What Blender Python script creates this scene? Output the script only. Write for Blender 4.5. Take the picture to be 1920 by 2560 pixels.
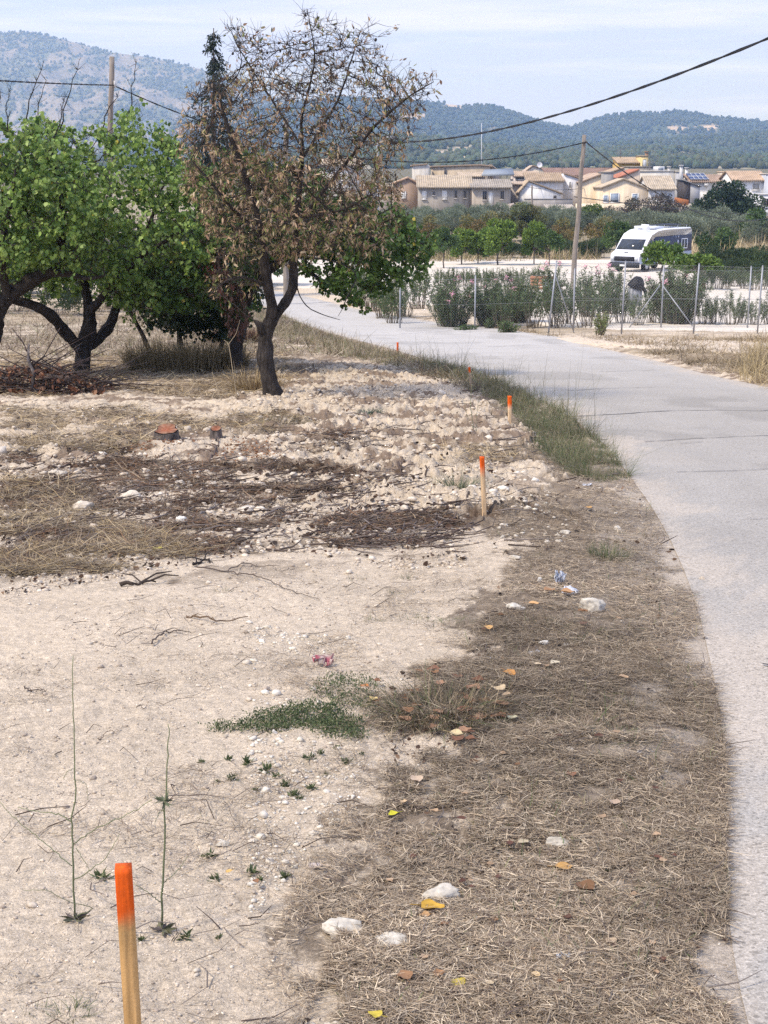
import bpy, math, random
import numpy as np
from mathutils import Vector
random.seed(7)
RNG = np.random.default_rng(11)
S = bpy.context.scene
C = S.collection
for o in list(bpy.data.objects): bpy.data.objects.remove(o)

# ---------------------------------------------------------------- camera, sky, sun, exposure
F = 3850.0; W0, H0 = 1920.0, 2560.0
PITCH = math.atan((1280 - 450) / F)
EYE = 1.6
cam_d = bpy.data.cameras.new('camera'); cam = bpy.data.objects.new('camera', cam_d); C.objects.link(cam)
cam.location = (0, 0, EYE); cam.rotation_euler = (math.pi/2 - PITCH, 0, 0)
cam_d.sensor_fit = 'VERTICAL'; cam_d.sensor_height = 24.0; cam_d.lens = 24.0 * F / H0
cam_d.clip_start = 0.05; cam_d.clip_end = 40000
S.camera = cam
S.render.resolution_x, S.render.resolution_y = 768, 1024
SUN_EL, SUN_AZ = math.radians(52), math.radians(-118)      # azimuth of the sun measured clockwise from +Y (view direction); left and a little behind
w = bpy.data.worlds.new('World'); S.world = w; w.use_nodes = True
nt = w.node_tree; nt.nodes.clear()
def wn(t, **k):
    n = nt.nodes.new(t)
    for a, b in k.items(): setattr(n, a, b)
    return n
sky = wn('ShaderNodeTexSky', sky_type='NISHITA', sun_disc=False, sun_elevation=SUN_EL, sun_rotation=SUN_AZ)
sky.air_density = 1.0; sky.dust_density = 0.6; sky.ozone_density = 3.0; sky.altitude = 600
tc = wn('ShaderNodeTexCoord'); mp = wn('ShaderNodeMapping'); mp.inputs['Scale'].default_value = (3.0, 3.0, 26.0)
nz = wn('ShaderNodeTexNoise'); nz.inputs['Scale'].default_value = 1.6; nz.inputs['Detail'].default_value = 6; nz.inputs['Roughness'].default_value = .55
rp = wn('ShaderNodeValToRGB'); rp.color_ramp.elements[0].position = .40; rp.color_ramp.elements[1].position = .64
rp.color_ramp.elements[0].color = (.55, .55, .55, 1); rp.color_ramp.elements[1].color = (.97, .97, .97, 1)
mx = wn('ShaderNodeMix', data_type='RGBA'); mx.inputs['B'].default_value = (4.9, 5.8, 9.6, 1)     # thin high cloud veil
bg = wn('ShaderNodeBackground'); bg.inputs['Strength'].default_value = 0.12
wo = wn('ShaderNodeOutputWorld')
L = nt.links.new
L(tc.outputs['Generated'], mp.inputs['Vector']); L(mp.outputs[0], nz.inputs['Vector']); L(nz.outputs['Fac'], rp.inputs[0])
L(rp.outputs[0], mx.inputs['Factor']); L(sky.outputs[0], mx.inputs['A']); mp2 = wn('ShaderNodeMapping'); mp2.inputs['Scale'].default_value = (2.2, 2.2, 30.0); mp2.inputs['Location'].default_value = (3.1, .7, 1.3)
nz2 = wn('ShaderNodeTexNoise'); nz2.inputs['Scale'].default_value = 1.3; nz2.inputs['Detail'].default_value = 7; nz2.inputs['Roughness'].default_value = .6
rp2 = wn('ShaderNodeValToRGB'); rp2.color_ramp.elements[0].position = .46; rp2.color_ramp.elements[1].position = .70; rp2.color_ramp.elements[1].color = (.75, .75, .75, 1)
mx2 = wn('ShaderNodeMix', data_type='RGBA'); mx2.inputs['B'].default_value = (8.2, 8.7, 10.0, 1)     # whiter streaks
L(tc.outputs['Generated'], mp2.inputs['Vector']); L(mp2.outputs[0], nz2.inputs['Vector']); L(nz2.outputs['Fac'], rp2.inputs[0]); L(rp2.outputs[0], mx2.inputs['Factor']); L(mx.outputs['Result'], mx2.inputs['A'])
L(mx2.outputs['Result'], bg.inputs['Color']); L(bg.outputs[0], wo.inputs[0])
sun_d = bpy.data.lights.new('sun', 'SUN'); sun = bpy.data.objects.new('sun', sun_d); C.objects.link(sun)
sun_d.energy = 3.5; sun_d.angle = math.radians(7.0); sun_d.color = (1.0, .92, .80)
sdir = Vector((math.sin(SUN_AZ)*math.cos(SUN_EL), math.cos(SUN_AZ)*math.cos(SUN_EL), math.sin(SUN_EL)))
sun.rotation_euler = sdir.to_track_quat('Z', 'Y').to_euler()
S.view_settings.view_transform = 'Standard'; S.view_settings.look = 'None'; S.view_settings.gamma = 1; S.view_settings.exposure = 0.34
S.render.engine = 'CYCLES'
cy = S.cycles; cy.use_denoising = False; cy.max_bounces = 6; cy.diffuse_bounces = 3; cy.transparent_max_bounces = 8; cy.volume_bounces = 1

# ---------------------------------------------------------------- helpers
SP, CP = math.sin(PITCH), math.cos(PITCH)
def ray(px, py):
    u = (np.asarray(px, float) - W0/2)/F; v = (H0/2 - np.asarray(py, float))/F
    return u, CP + v*SP, -SP + v*CP
def P(px, py, Y):
    u, dy, dz = ray(px, py); return (float(u/dy*Y), float(Y), float(EYE + dz/dy*Y))
def zat(py, Y):
    u, dy, dz = ray(0, py); return EYE + dz/dy*Y
def hsh(i, j, s):
    h = (i*374761393 + j*668265263 + s*974711) & 0xffffffff
    h = ((h ^ (h >> 13))*1274126177) & 0xffffffff
    return ((h ^ (h >> 16)) & 0xffffff)/float(0xffffff)
def vn(x, y, s=0):
    x = np.asarray(x, float); y = np.asarray(y, float)
    i = np.floor(x).astype(np.int64); j = np.floor(y).astype(np.int64); fx = x - i; fy = y - j
    fx = fx*fx*fx*(fx*(fx*6-15)+10); fy = fy*fy*fy*(fy*(fy*6-15)+10)
    a = hsh(i, j, s); b = hsh(i+1, j, s); c = hsh(i, j+1, s); d = hsh(i+1, j+1, s)
    return (a*(1-fx)+b*fx)*(1-fy) + (c*(1-fx)+d*fx)*fy
def fbm(x, y, s=0, o=4, g=.5):
    t = 0; a = 1; n = 0
    for k in range(o):
        t = t + a*vn(x*2**k + 17*k, y*2**k - 9*k, s+k); n += a; a *= g
    return t/n
def sstep(a, b, x):
    t = np.clip((x-a)/(b-a), 0, 1); return t*t*(3-2*t)
# macro ground profile along the view: the land falls away from the camera and rises again at the village
_ctl = [(-30, .9), (0, .12), (2.5, .0)] + [(Y, float(zat(py, Y))) for Y, py in
        ((9.2,1297),(16.3,1078),(22,983),(31,900),(45,838),(60,778),(80,722),(104,676),(130,636),(170,580),(215,527),(260,492),(330,470),(520,447),(900,424),(1500,408))]
_cy = np.array([c[0] for c in _ctl], float); _cz = np.array([c[1] for c in _ctl], float)
_h = np.diff(_cy); _d = np.diff(_cz)/_h; _m = np.zeros(len(_cy)); _m[0] = _d[0]; _m[-1] = _d[-1]
for k in range(1, len(_cy)-1):
    if _d[k-1]*_d[k] > 0:
        w1 = 2*_h[k]+_h[k-1]; w2 = _h[k]+2*_h[k-1]; _m[k] = (w1+w2)/(w1/_d[k-1]+w2/_d[k])
def zprof(Y):
    Y = np.clip(np.asarray(Y, float), -30, 1500)
    k = np.clip(np.searchsorted(_cy, Y)-1, 0, len(_cy)-2); t = (Y-_cy[k])/_h[k]
    return ((1+2*t)*(1-t)**2*_cz[k] + t*(1-t)**2*_h[k]*_m[k] + t*t*(3-2*t)*_cz[k+1] + t*t*(t-1)*_h[k]*_m[k+1])
_Yt = np.exp(np.linspace(math.log(1.7), math.log(1500), 6000))
_a = (zprof(_Yt) - EYE)/_Yt                      # slope of the ray that meets the ground there
_v = (_a*CP + SP)/(CP - _a*SP); _pyt = H0/2 - _v*F
_pyt = np.minimum.accumulate(_pyt)
def Yof(py): return np.interp(-np.asarray(py, float), -_pyt, _Yt)
def gxy(px, py):
    Y = Yof(py); u, dy, dz = ray(px, py); return u/dy*Y, Y
def wpoly(pts):
    a = np.array(pts, float); x, y = gxy(a[:,0], a[:,1]); return np.stack([x, y], 1)
def sdf(poly, x, y):
    """signed distance in metres, negative inside"""
    x = np.asarray(x, float); y = np.asarray(y, float)
    d = np.full(x.shape, 1e18); ins = np.zeros(x.shape, bool)
    n = len(poly)
    for i in range(n):
        ax, ay = poly[i]; bx, by = poly[(i+1) % n]
        ex, ey = bx-ax, by-ay; l = ex*ex+ey*ey+1e-12
        t = np.clip(((x-ax)*ex+(y-ay)*ey)/l, 0, 1)
        d = np.minimum(d, (x-ax-t*ex)**2+(y-ay-t*ey)**2)
        if ay != by:
            c = ((ay > y) != (by > y)) & (x < (bx-ax)*(y-ay)/(by-ay)+ax); ins ^= c
    d = np.sqrt(d); return np.where(ins, -d, d)
def inpix(poly, n, rng=RNG):
    """n pixel positions uniform inside a pixel polygon"""
    p = np.array(poly, float); lo = p.min(0); hi = p.max(0); out = np.zeros((0, 2))
    while len(out) < n:
        q = rng.uniform(lo, hi, (max(64, n*2), 2)); out = np.vstack([out, q[sdf(p, q[:,0], q[:,1]) < 0]])
    return out[:n]

# ---- fast mesh builder
def _c4(c, n):
    c = np.asarray(c, float)
    if c.ndim == 1: c = np.tile(c, (n, 1))
    if c.shape[1] == 3: c = np.hstack([c, np.ones((n, 1))])
    return c
class MB:
    def __init__(s): s.V = []; s.Cc = []; s.F = []; s.Mi = []; s.n = 0
    def add(s, v, f, col=(1,1,1), mi=0):
        v = np.asarray(v, float).reshape(-1, 3)
        if isinstance(f, list) and len(f) and len({len(q) for q in f}) > 1:      # mixed polygon sizes
            b = s.n; s.add(v, np.zeros((0, 4), int), col)
            for q in f: s.F.append(np.array([q])+b); s.Mi.append(np.array([mi]))
            return s
        f = np.asarray(f, np.int64)
        s.V.append(v); s.Cc.append(_c4(col, len(v))); s.F.append(f + s.n); s.Mi.append(np.full(len(f), mi)); s.n += len(v)
        return s
    def box(s, a, b, col=(1,1,1), mi=0, rot=0, piv=None):
        x0,y0,z0 = a; x1,y1,z1 = b
        v = np.array([(x0,y0,z0),(x1,y0,z0),(x1,y1,z0),(x0,y1,z0),(x0,y0,z1),(x1,y0,z1),(x1,y1,z1),(x0,y1,z1)], float)
        if rot:
            px, py = piv if piv is not None else ((x0+x1)/2, (y0+y1)/2); c_, s_ = math.cos(rot), math.sin(rot)
            dx = v[:,0]-px; dy = v[:,1]-py; v[:,0] = px+dx*c_-dy*s_; v[:,1] = py+dx*s_+dy*c_
        return s.add(v, [(0,3,2,1),(4,5,6,7),(0,1,5,4),(1,2,6,5),(2,3,7,6),(3,0,4,7)], col, mi)
    def prism(s, pts, a, b, axis='y', col=(1,1,1), mi=0):
        """polygon pts (2D) extruded from a to b along the axis"""
        n = len(pts); v = []
        for t in (a, b):
            for p, q in pts:
                v.append((p, t, q) if axis == 'y' else ((t, p, q) if axis == 'x' else (p, q, t)))
        v = np.array(v, float); base = s.n
        s.add(v, np.zeros((0, 4), int), col)
        s.F.append(np.array([list(range(n))]) + base); s.Mi.append(np.array([mi]))
        s.F.append(np.array([list(range(2*n-1, n-1, -1))]) + base); s.Mi.append(np.array([mi]))
        s.F.append(np.array([(i, i+n, (i+1) % n+n, (i+1) % n) for i in range(n)]) + base); s.Mi.append(np.full(n, mi))
        return s
    def tube(s, pts, rad, sides=6, col=(1,1,1), cap=True, mi=0):
        p = np.asarray(pts, float); n = len(p); r = np.broadcast_to(np.asarray(rad, float), (n,))
        t = np.gradient(p, axis=0); t /= np.linalg.norm(t, axis=1)[:,None]+1e-9
        u = np.cross(t[0], (0,0,1.)); 
        if np.linalg.norm(u) < .1: u = np.cross(t[0], (0,1.,0))
        rings = []
        ang = np.linspace(0, 2*math.pi, sides, endpoint=False)
        for i in range(n):
            u = u - t[i]*np.dot(u, t[i]); u /= np.linalg.norm(u)+1e-9; v_ = np.cross(t[i], u)
            rings.append(p[i] + r[i]*(np.cos(ang)[:,None]*u + np.sin(ang)[:,None]*v_))
        V = np.vstack(rings); k = np.arange(sides); f = []
        for i in range(n-1):
            a = i*sides+k; b = i*sides+(k+1) % sides; f.append(np.stack([a, b, b+sides, a+sides], 1))
        cc = _c4(col, n); cc = np.repeat(cc, sides, 0) if np.asarray(col).ndim > 1 else col
        base = s.n; s.add(V, np.vstack(f), cc, mi)
        if cap:
            s.F.append(np.array([k[::-1]])+base); s.Mi.append(np.array([mi]))
            s.F.append(np.array([k])+base+(n-1)*sides); s.Mi.append(np.array([mi]))
        return s
    def build(s, name, mats, parent=None, smooth=False, off=None):
        V = np.vstack(s.V); Cc = np.vstack(s.Cc)
        if off is not None: V = V - np.asarray(off)
        elif parent is not None: V = V - np.asarray(parent.location)
        me = bpy.data.meshes.new(name)
        me.vertices.add(len(V)); me.vertices.foreach_set('co', V.astype(np.float32).ravel())
        fl = [f for f in s.F if len(f)]; mi = np.concatenate([m for f, m in zip(s.F, s.Mi) if len(f)])
        loops = np.concatenate([f.ravel() for f in fl]); sizes = np.concatenate([np.full(len(f), f.shape[1]) for f in fl])
        me.loops.add(len(loops)); me.loops.foreach_set('vertex_index', loops.astype(np.int32))
        me.polygons.add(len(sizes)); st = np.concatenate([[0], np.cumsum(sizes)[:-1]])
        me.polygons.foreach_set('loop_start', st.astype(np.int32)); me.polygons.foreach_set('loop_total', sizes.astype(np.int32))
        me.polygons.foreach_set('material_index', mi.astype(np.int32))
        if smooth: me.polygons.foreach_set('use_smooth', np.ones(len(sizes), bool))
        ca = me.color_attributes.new('Col', 'FLOAT_COLOR', 'POINT'); ca.data.foreach_set('color', Cc.astype(np.float32).ravel())
        me.update(calc_edges=True)
        for m in (mats if isinstance(mats, (list, tuple)) else [mats]): me.materials.append(m)
        o = bpy.data.objects.new(name, me); C.objects.link(o)
        if parent is not None: o.parent = parent
        return o
def tag(o, label=None, cat=None, group=None, kind=None):
    for k, v in (('label', label), ('category', cat), ('group', group), ('kind', kind)):
        if v: o[k] = v
    return o
def thing(name, label, cat, loc=(0,0,0), group=None, rz=0):
    o = bpy.data.objects.new(name, None); C.objects.link(o); o.location = loc; o.rotation_euler = (0,0,rz)
    o.empty_display_size = .1
    return tag(o, label, cat, group)
def dup(root, loc, rz=0, sc=1, label=None, group=None):
    r = root.copy(); C.objects.link(r); r.location = loc; r.rotation_euler = (0,0,rz); r.scale = (sc,)*3 if np.isscalar(sc) else sc
    if label: r['label'] = label
    if group: r['group'] = group
    for ch in list(root.children):
        c = ch.copy(); C.objects.link(c); c.parent = r
        for g in list(ch.children):
            d = g.copy(); C.objects.link(d); d.parent = c
    return r

# ---- materials
def mat(name, col=None, rough=.85, noise=(), bump=None, spec=.25, trans=0, metal=0, coat=0):
    m = bpy.data.materials.new(name); m.use_nodes = True; t = m.node_tree; t.nodes.clear(); lk = t.links.new
    out = t.nodes.new('ShaderNodeOutputMaterial'); b = t.nodes.new('ShaderNodeBsdfPrincipled')
    b.inputs['Roughness'].default_value = rough; b.inputs['Specular IOR Level'].default_value = spec; b.inputs['Metallic'].default_value = metal
    if coat: b.inputs['Coat Weight'].default_value = coat
    if col is None:
        a = t.nodes.new('ShaderNodeVertexColor'); a.layer_name = 'Col'; cur = a.outputs['Color']
    else:
        a = t.nodes.new('ShaderNodeRGB'); a.outputs[0].default_value = (*col, 1); cur = a.outputs[0]
    g = t.nodes.new('ShaderNodeTexCoord')
    for sc, amt in noise:
        n = t.nodes.new('ShaderNodeTexNoise'); n.inputs['Detail'].default_value = 5; n.inputs['Scale'].default_value = sc if np.isscalar(sc) else 1
        if np.isscalar(sc): lk(g.outputs['Object'], n.inputs['Vector'])
        else:
            q = t.nodes.new('ShaderNodeMapping'); q.inputs['Scale'].default_value = sc; lk(g.outputs['Object'], q.inputs[0]); lk(q.outputs[0], n.inputs['Vector'])
        r = t.nodes.new('ShaderNodeMapRange'); r.inputs['From Min'].default_value = .28; r.inputs['From Max'].default_value = .72
        r.inputs['To Min'].default_value = 1-amt; r.inputs['To Max'].default_value = 1+amt; lk(n.outputs['Fac'], r.inputs['Value'])
        v = t.nodes.new('ShaderNodeVectorMath'); v.operation = 'SCALE'; lk(cur, v.inputs[0]); lk(r.outputs[0], v.inputs['Scale']); cur = v.outputs[0]
    lk(cur, b.inputs['Base Color'])
    if bump:
        n = t.nodes.new('ShaderNodeTexNoise'); n.inputs['Detail'].default_value = 6; n.inputs['Roughness'].default_value = .65
        if np.isscalar(bump[0]): n.inputs['Scale'].default_value = bump[0]; lk(g.outputs['Object'], n.inputs['Vector'])
        else:
            q = t.nodes.new('ShaderNodeMapping'); q.inputs['Scale'].default_value = bump[0]; n.inputs['Scale'].default_value = 1; lk(g.outputs['Object'], q.inputs[0]); lk(q.outputs[0], n.inputs['Vector'])
        u = t.nodes.new('ShaderNodeBump'); u.inputs['Strength'].default_value = bump[1]; u.inputs['Distance'].default_value = bump[2]
        lk(n.outputs['Fac'], u.inputs['Height']); lk(u.outputs[0], b.inputs['Normal'])
    if trans:
        tr = t.nodes.new('ShaderNodeBsdfTranslucent'); lk(cur, tr.inputs['Color']); ms = t.nodes.new('ShaderNodeMixShader'); ms.inputs[0].default_value = trans
        lk(b.outputs[0], ms.inputs[1]); lk(tr.outputs[0], ms.inputs[2]); lk(ms.outputs[0], out.inputs[0])
    else: lk(b.outputs[0], out.inputs[0])
    return m
MAT = dict(
    straw=mat('straw', rough=.8, spec=.15), leaf=mat('leaf', rough=.5, spec=.35, trans=.38), dead=mat('dead_leaf', rough=.75, spec=.2, trans=.15),
    grass=mat('grass_blade', rough=.6, trans=.2), bark=mat('bark', rough=.95, noise=((9, .45), ((45,45,8), .5)), bump=((45,45,9), 1.0, .03)),
    twig=mat('twig', rough=.9), stone=mat('limestone', rough=.95, noise=((14, .26),(60, .22)), bump=(30, .5, .01)),
    far=mat('far_foliage', rough=.7, trans=.15), farwood=mat('far_wood', rough=.9),
    wall=mat('render_wall', rough=.92, noise=((.5, .16), ((2.2,2.2,.35), .20), (7, .07))), tile=mat('roof_tile', rough=.9, noise=((1.1,.16),(5, .25))),
    plain=mat('painted_part', rough=.6), glass=mat('dark_window_glass', col=(.03,.035,.04), rough=.12, spec=.6),
    metal=mat('galvanised_steel', col=(.34,.35,.37), rough=.5, metal=.3, noise=((9,.15),)),
    pole=mat('weathered_pole', rough=.95, noise=(((14,14,1.2), .3),(4,.15)), bump=((40,40,3), .6, .01)),
    cable=mat('black_cable', col=(.02,.02,.022), rough=.6),
    paint=mat('vehicle_paint', rough=.45, spec=.3), rubber=mat('rubber', col=(.02,.02,.02), rough=.85),
    plastic=mat('thin_plastic', rough=.35, spec=.5, trans=.3),
)
# ---------------------------------------------------------------- layout outlines (traced once, turned into metres on the ground)
ROAD_L = [(1812,2560),(1818,2400),(1812,2200),(1818,2050),(1822,1900),(1802,1780),(1775,1650),(1745,1520),(1700,1400),(1655,1310),(1612,1245),(1570,1185),(1520,1118),(1440,1050),(1350,1000),(1250,960),(1160,925),(1060,899),(990,876),(937,862),(888,849),(819,831),(771,816),(729,797),(690,778),(640,758),(560,742),(430,728),(250,716)]
ROAD_R = [(1920,967),(1800,945),(1650,905),(1500,870),(1400,842),(1250,822),(1130,809),(1060,801),(1000,790),(913,777),(831,757),(783,745),(690,727),(590,713),(450,705),(250,698)]
rl = wpoly(ROAD_L); rl = np.vstack([[(rl[0,0]-.1, -12), (rl[0,0], 1)], rl])
rr = wpoly(ROAD_R); rr = np.vstack([[(5.2, -12), (4.9, 4), (5.1, 10), (5.6, 17)], rr])
def resamp(p, n):
    s_ = np.concatenate([[0], np.cumsum(np.linalg.norm(np.diff(p, axis=0), axis=1))]); t = np.linspace(0, s_[-1], n)
    return np.stack([np.interp(t, s_, p[:,0]), np.interp(t, s_, p[:,1])], 1)
RN = 900
def smoothp(p, k):
    q = np.pad(p, ((k, k), (0, 0)), 'edge'); ker = np.ones(2*k+1)/(2*k+1)
    return np.stack([np.convolve(q[:,i], ker, 'valid') for i in (0, 1)], 1)
RL = smoothp(resamp(rl, RN), 7); RR = smoothp(resamp(rr, RN), 10)
ROADP = np.vstack([resamp(RL, 70), resamp(RR, 60)[::-1]])
Z_VERGE = [(740,2620),(745,2546),(870,2303),(955,2141),(950,2025),(975,1875),(930,1790),(1018,1690),(1150,1643),(1215,1539),(1255,1435),(1215,1354),(1240,1300),(1300,1250),(1340,1190),(1307,1134),(1284,1076),(1226,1007),(1157,960),(1041,914),(926,879),(810,856),(648,810),(500,790),(300,760),(250,730),(560,742),(690,778),(771,816),(888,849),(1060,899),(1250,960),(1440,1050),(1570,1185),(1655,1310),(1745,1520),(1802,1780),(1822,1900),(1818,2100),(1818,2620)]
Z_DARK = [[(0,1330),(0,1165),(200,1140),(450,1160),(640,1180),(960,1200),(970,1245),(800,1290),(620,1330),(560,1385),(420,1410),(200,1400),(0,1445)],
          [(760,1300),(900,1270),(1100,1290),(1190,1330),(1050,1370),(820,1372)], [(690,1130),(780,1110),(960,1112),(940,1150),(760,1160)],
          [(640,1165),(700,1180),(960,1215),(980,1262),(780,1268),(640,1250)], [(0,1545),(120,1520),(90,1560),(0,1580)], [(560,1390),(720,1395),(740,1440),(600,1470)]]
Z_STRAW = [[(0,1030),(330,1040),(560,1075),(420,1130),(300,1150),(0,1160)], [(0,1200),(160,1215),(280,1300),(420,1340),(520,1385),(250,1430),(0,1445)],
           [(160,900),(520,850),(720,880),(760,960),(560,1010),(300,985),(150,960)], [(0,890),(170,900),(150,1000),(0,1000)], [(560,1060),(700,1060),(820,1075),(700,1110),(560,1100)],
           [(1090,1140),(1300,1160),(1250,1200),(1110,1190)]]
Z_CLOD = [(560,1060),(640,900),(760,905),(1000,930),(1180,1000),(1260,1080),(1280,1180),(1340,1300),(1100,1290),(900,1270),(780,1180)]
Z_GREENROAD = [(1040,895),(1160,920),(1290,970),(1440,1045),(1545,1145),(1580,1195),(1500,1210),(1420,1190),(1340,1125),(1280,1040),(1190,975),(1080,925)]
Z_FARV = [(2100,1050),(2100,870),(1750,868),(1560,872),(1700,905),(1920,962)]
WD = [wpoly(p) for p in Z_DARK]; WS = [wpoly(p) for p in Z_STRAW]; WV = wpoly(Z_VERGE); WC = wpoly(Z_CLOD); WG = wpoly(Z_GREENROAD); WF = wpoly(Z_FARV)
WB = wpoly([(-100,960),(-100,760),(300,750),(600,760),(760,800),(1000,880),(960,915),(820,930),(640,1010),(400,990),(250,1000)]); Z_TUFT = [(940,1760),(1000,1690),(1150,1660),(1250,1560),(1330,1560),(1340,1720),(1300,1880),(1150,1950),(1000,1960),(940,1860)]; WT = wpoly(Z_TUFT)

def masks(x, y):
    x = np.asarray(x, float); y = np.asarray(y, float)
    sc = np.clip(y, 3, 60)*.02
    wob = (fbm(x*2.2, y*1.1, 5, 4)-.5); wob2 = fbm(x*9, y*5, 9, 3)-.5
    rd = sdf(ROADP, x, y)
    m = {'road': rd}
    m['verge'] = sstep(.07, -.05, (fbm(x*24, y*17, 19, 4, .7)-.5)*.42 + (sdf(WV, x, y) + .03 + wob*.75 + wob2*.40)/(1+sc))
    m['dark'] = 0*x
    for p in WD: m['dark'] = np.maximum(m['dark'], sstep(.12, -.12, sdf(p, x, y) + wob*1.1 + wob2*.5))
    m['dark'] = m['dark']*sstep(.45, .54, fbm(x*1.2, y*2.8, 11, 5, .66))
    m['straw'] = 0*x
    for p in WS: m['straw'] = np.maximum(m['straw'], sstep(.15, -.15, sdf(p, x, y) + wob*1.2 + wob2*.5))
    m['straw'] = m['straw']*sstep(.40, .50, fbm(x*1.6, y*3.4, 14, 5, .66))
    m['clod'] = sstep(.6, -.6, sdf(WC, x, y) + wob)
    m['farv'] = sstep(.3, -.3, sdf(WF, x, y) + wob*1.6)
    return m
def relief(x, y, m):
    soil = sstep(0, .25, m['road'])
    near = sstep(58, 38, y)
    far = 1-near
    h = (fbm(x*.9, y*.9, 31, 3)-.5)*.05
    h = h + (fbm(x*14, y*14, 33, 4, .6)-.5)*.018 + (fbm(x*45, y*45, 35, 2)-.5)*.006
    b = np.abs(fbm(x*2.6+3, y*3.4, 41, 5, .62)*2-1); clod = (.5-b)*.20 + (fbm(x*7, y*8, 43, 5, .78)-.5)*.24
    mid = sstep(8.5, 12, y)*(1-m['verge'])
    furrow = (np.abs(((y + (fbm(x*.6, y*.4, 50, 3)-.5)*2.2)/1.15) % 1.0 - .5)*2)**1.5
    fur = sstep(11.2, 13, y)*sstep(21, 17, y)*sstep(-6, -5, x)*(1-m['verge'])*sstep(3.2, 2.2, x)
    h = h + clod*(m['clod']*.9 + .45*mid*(1-m['clod'])) + fur*furrow*.085
    h = h + m['verge']*(fbm(x*3.1, y*3.1, 47, 4)-.5)*.05
    return near*soil*h + far*soil*(fbm(x*.5, y*.5, 49, 3)-.5)*.12*sstep(1500,300,y)
def H(x, y, m=None):
    x = np.asarray(x, float); y = np.asarray(y, float)
    if m is None: m = masks(x, y)
    inroad = sstep(-.03, -.35, m['road'])
    return zprof(y) + relief(x, y, m) - inroad*(.02 + .0009*np.clip(y, 0, 80))
def gp(px, py, dz=0):
    x, y = gxy(px, py); return (float(x), float(y), float(H(np.array([x]), np.array([y]))[0])+dz)
def gpv(q):
    x, y = gxy(q[:,0], q[:,1]); return np.stack([x, y, H(x, y)], 1)
def onY(px, Y):
    """ground point at pixel column px and distance Y"""
    py = float(np.interp(Y, _Yt, _pyt)); u, dy, dz = ray(px, py); x = float(u/dy*Y); return (x, Y, float(H(np.array([x]), np.array([Y]))[0]))

# ---------------------------------------------------------------- ground sheet
def build_ground():
    ys = np.concatenate([np.linspace(-25, 2.0, 14), np.exp(np.linspace(math.log(2.08), math.log(26), 880)), np.exp(np.linspace(math.log(26.1), math.log(90), 260)), np.exp(np.linspace(math.log(92), math.log(1500), 60)), [2500, 5000, 9000, 14000]])
    ss = np.concatenate([-np.geomspace(3, .31, 22), np.linspace(-.30, .30, 620), np.geomspace(.31, 3, 22)])
    YY, SS = np.meshgrid(ys, ss, indexing='ij'); XX = SS*(np.maximum(YY, 0)+1.0)
    XX = np.where(YY < 0, SS*8 + 0*XX, XX)
    x = XX.ravel(); y = YY.ravel(); m = masks(x, y); z = H(x, y, m)
    base = np.array([.59, .49, .365]); 
    n1 = fbm(x*1.3, y*1.3, 61, 4)[:,None]; n2 = fbm(x*22, y*22, 63, 3)[:,None]
    col = base*(1 + (n1-.5)*.22 + (n2-.5)*.22)
    col = col*(1 - .10*m['clod'][:,None]*(fbm(x*5, y*5, 66, 3)[:,None] > .56))
    # fallen bark and leaf crumbs lying in the hollows of the tilled strip
    cr = sstep(.53, .62, fbm(x*2.1, y*3.4, 69, 5, .6))*(1-m['verge'])*sstep(9, 12, y)*sstep(50, 40, y)
    def mixc(c, k, t): k = k[:,None]; return c*(1-k) + np.array(t)*k
    col = mixc(col, cr*.8, (.17, .115, .08))
    bkf = sstep(.3, -.3, sdf(WB, x, y)+(fbm(x*1.4, y*1.2, 85, 3)-.5)*2)*(1-m['verge']); col = mixc(col, bkf*np.clip(sstep(.42, .58, fbm(x*1.8, y*2.6, 84, 5, .6)), 0, 1)*.75, (.21, .155, .105))
    col = mixc(col, m['verge']*(.60+.4*fbm(x*6, y*6, 71, 3)), (.135, .10, .07))
    vd = sstep(.25, -.35, sdf(WT, x, y)+(fbm(x*3, y*3, 86, 3)-.5)*.5)*m['verge']; col = mixc(col, vd*.8, (.085, .06, .045))
    col = mixc(col, m['straw']*(.3+.6*fbm(x*5, y*8, 73, 4)), (.17, .125, .08))
    col = mixc(col, m['dark']*np.clip(.35+1.2*fbm(x*4, y*7, 75, 4), 0, 1)*sstep(6, 9.5, y), (.095, .063, .042))
    col = mixc(col, m['farv']*.7, (.27, .21, .14))
    # dust strip beside the road
    dust = sstep(.55, .0, np.abs(m['road'])+(fbm(x*4, y*4, 87, 3)-.5)*.5)*sstep(16, 8, y)
    col = mixc(col, dust*.75, (.44, .38, .31))
    # scrub beyond the car park and round the village
    g = sstep(112, 135, y); col = mixc(col, g*.8*(.5+.5*fbm(x*.08, y*.05, 81, 4)), (.17, .15, .085))
    g2 = sstep(270, 330, y); col = mixc(col, g2*.85, (.13, .12, .07))
    bk = sstep(30, 36, y)*sstep(66, 56, y)*sstep(.55, .48, fbm(x*.35, y*.35, 83, 4))*(m['road'] > .1); col = mixc(col, bk*.5, (.30, .23, .14))
    nr, nc = YY.shape; i = np.arange(nr-1)[:,None]*nc + np.arange(nc-1)[None,:]; i = i.ravel()
    mb = MB(); mb.add(np.stack([x, y, z], 1), np.stack([i, i+1, i+1+nc, i+nc], 1), col)
    gm = mat('dry_marl_soil', rough=.97, spec=.1, noise=((38, .18),(130, .30),(420, .26)), bump=(150, 1.0, .009))
    tag(mb.build('ground', gm, smooth=True), kind='structure')
build_ground()

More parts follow.
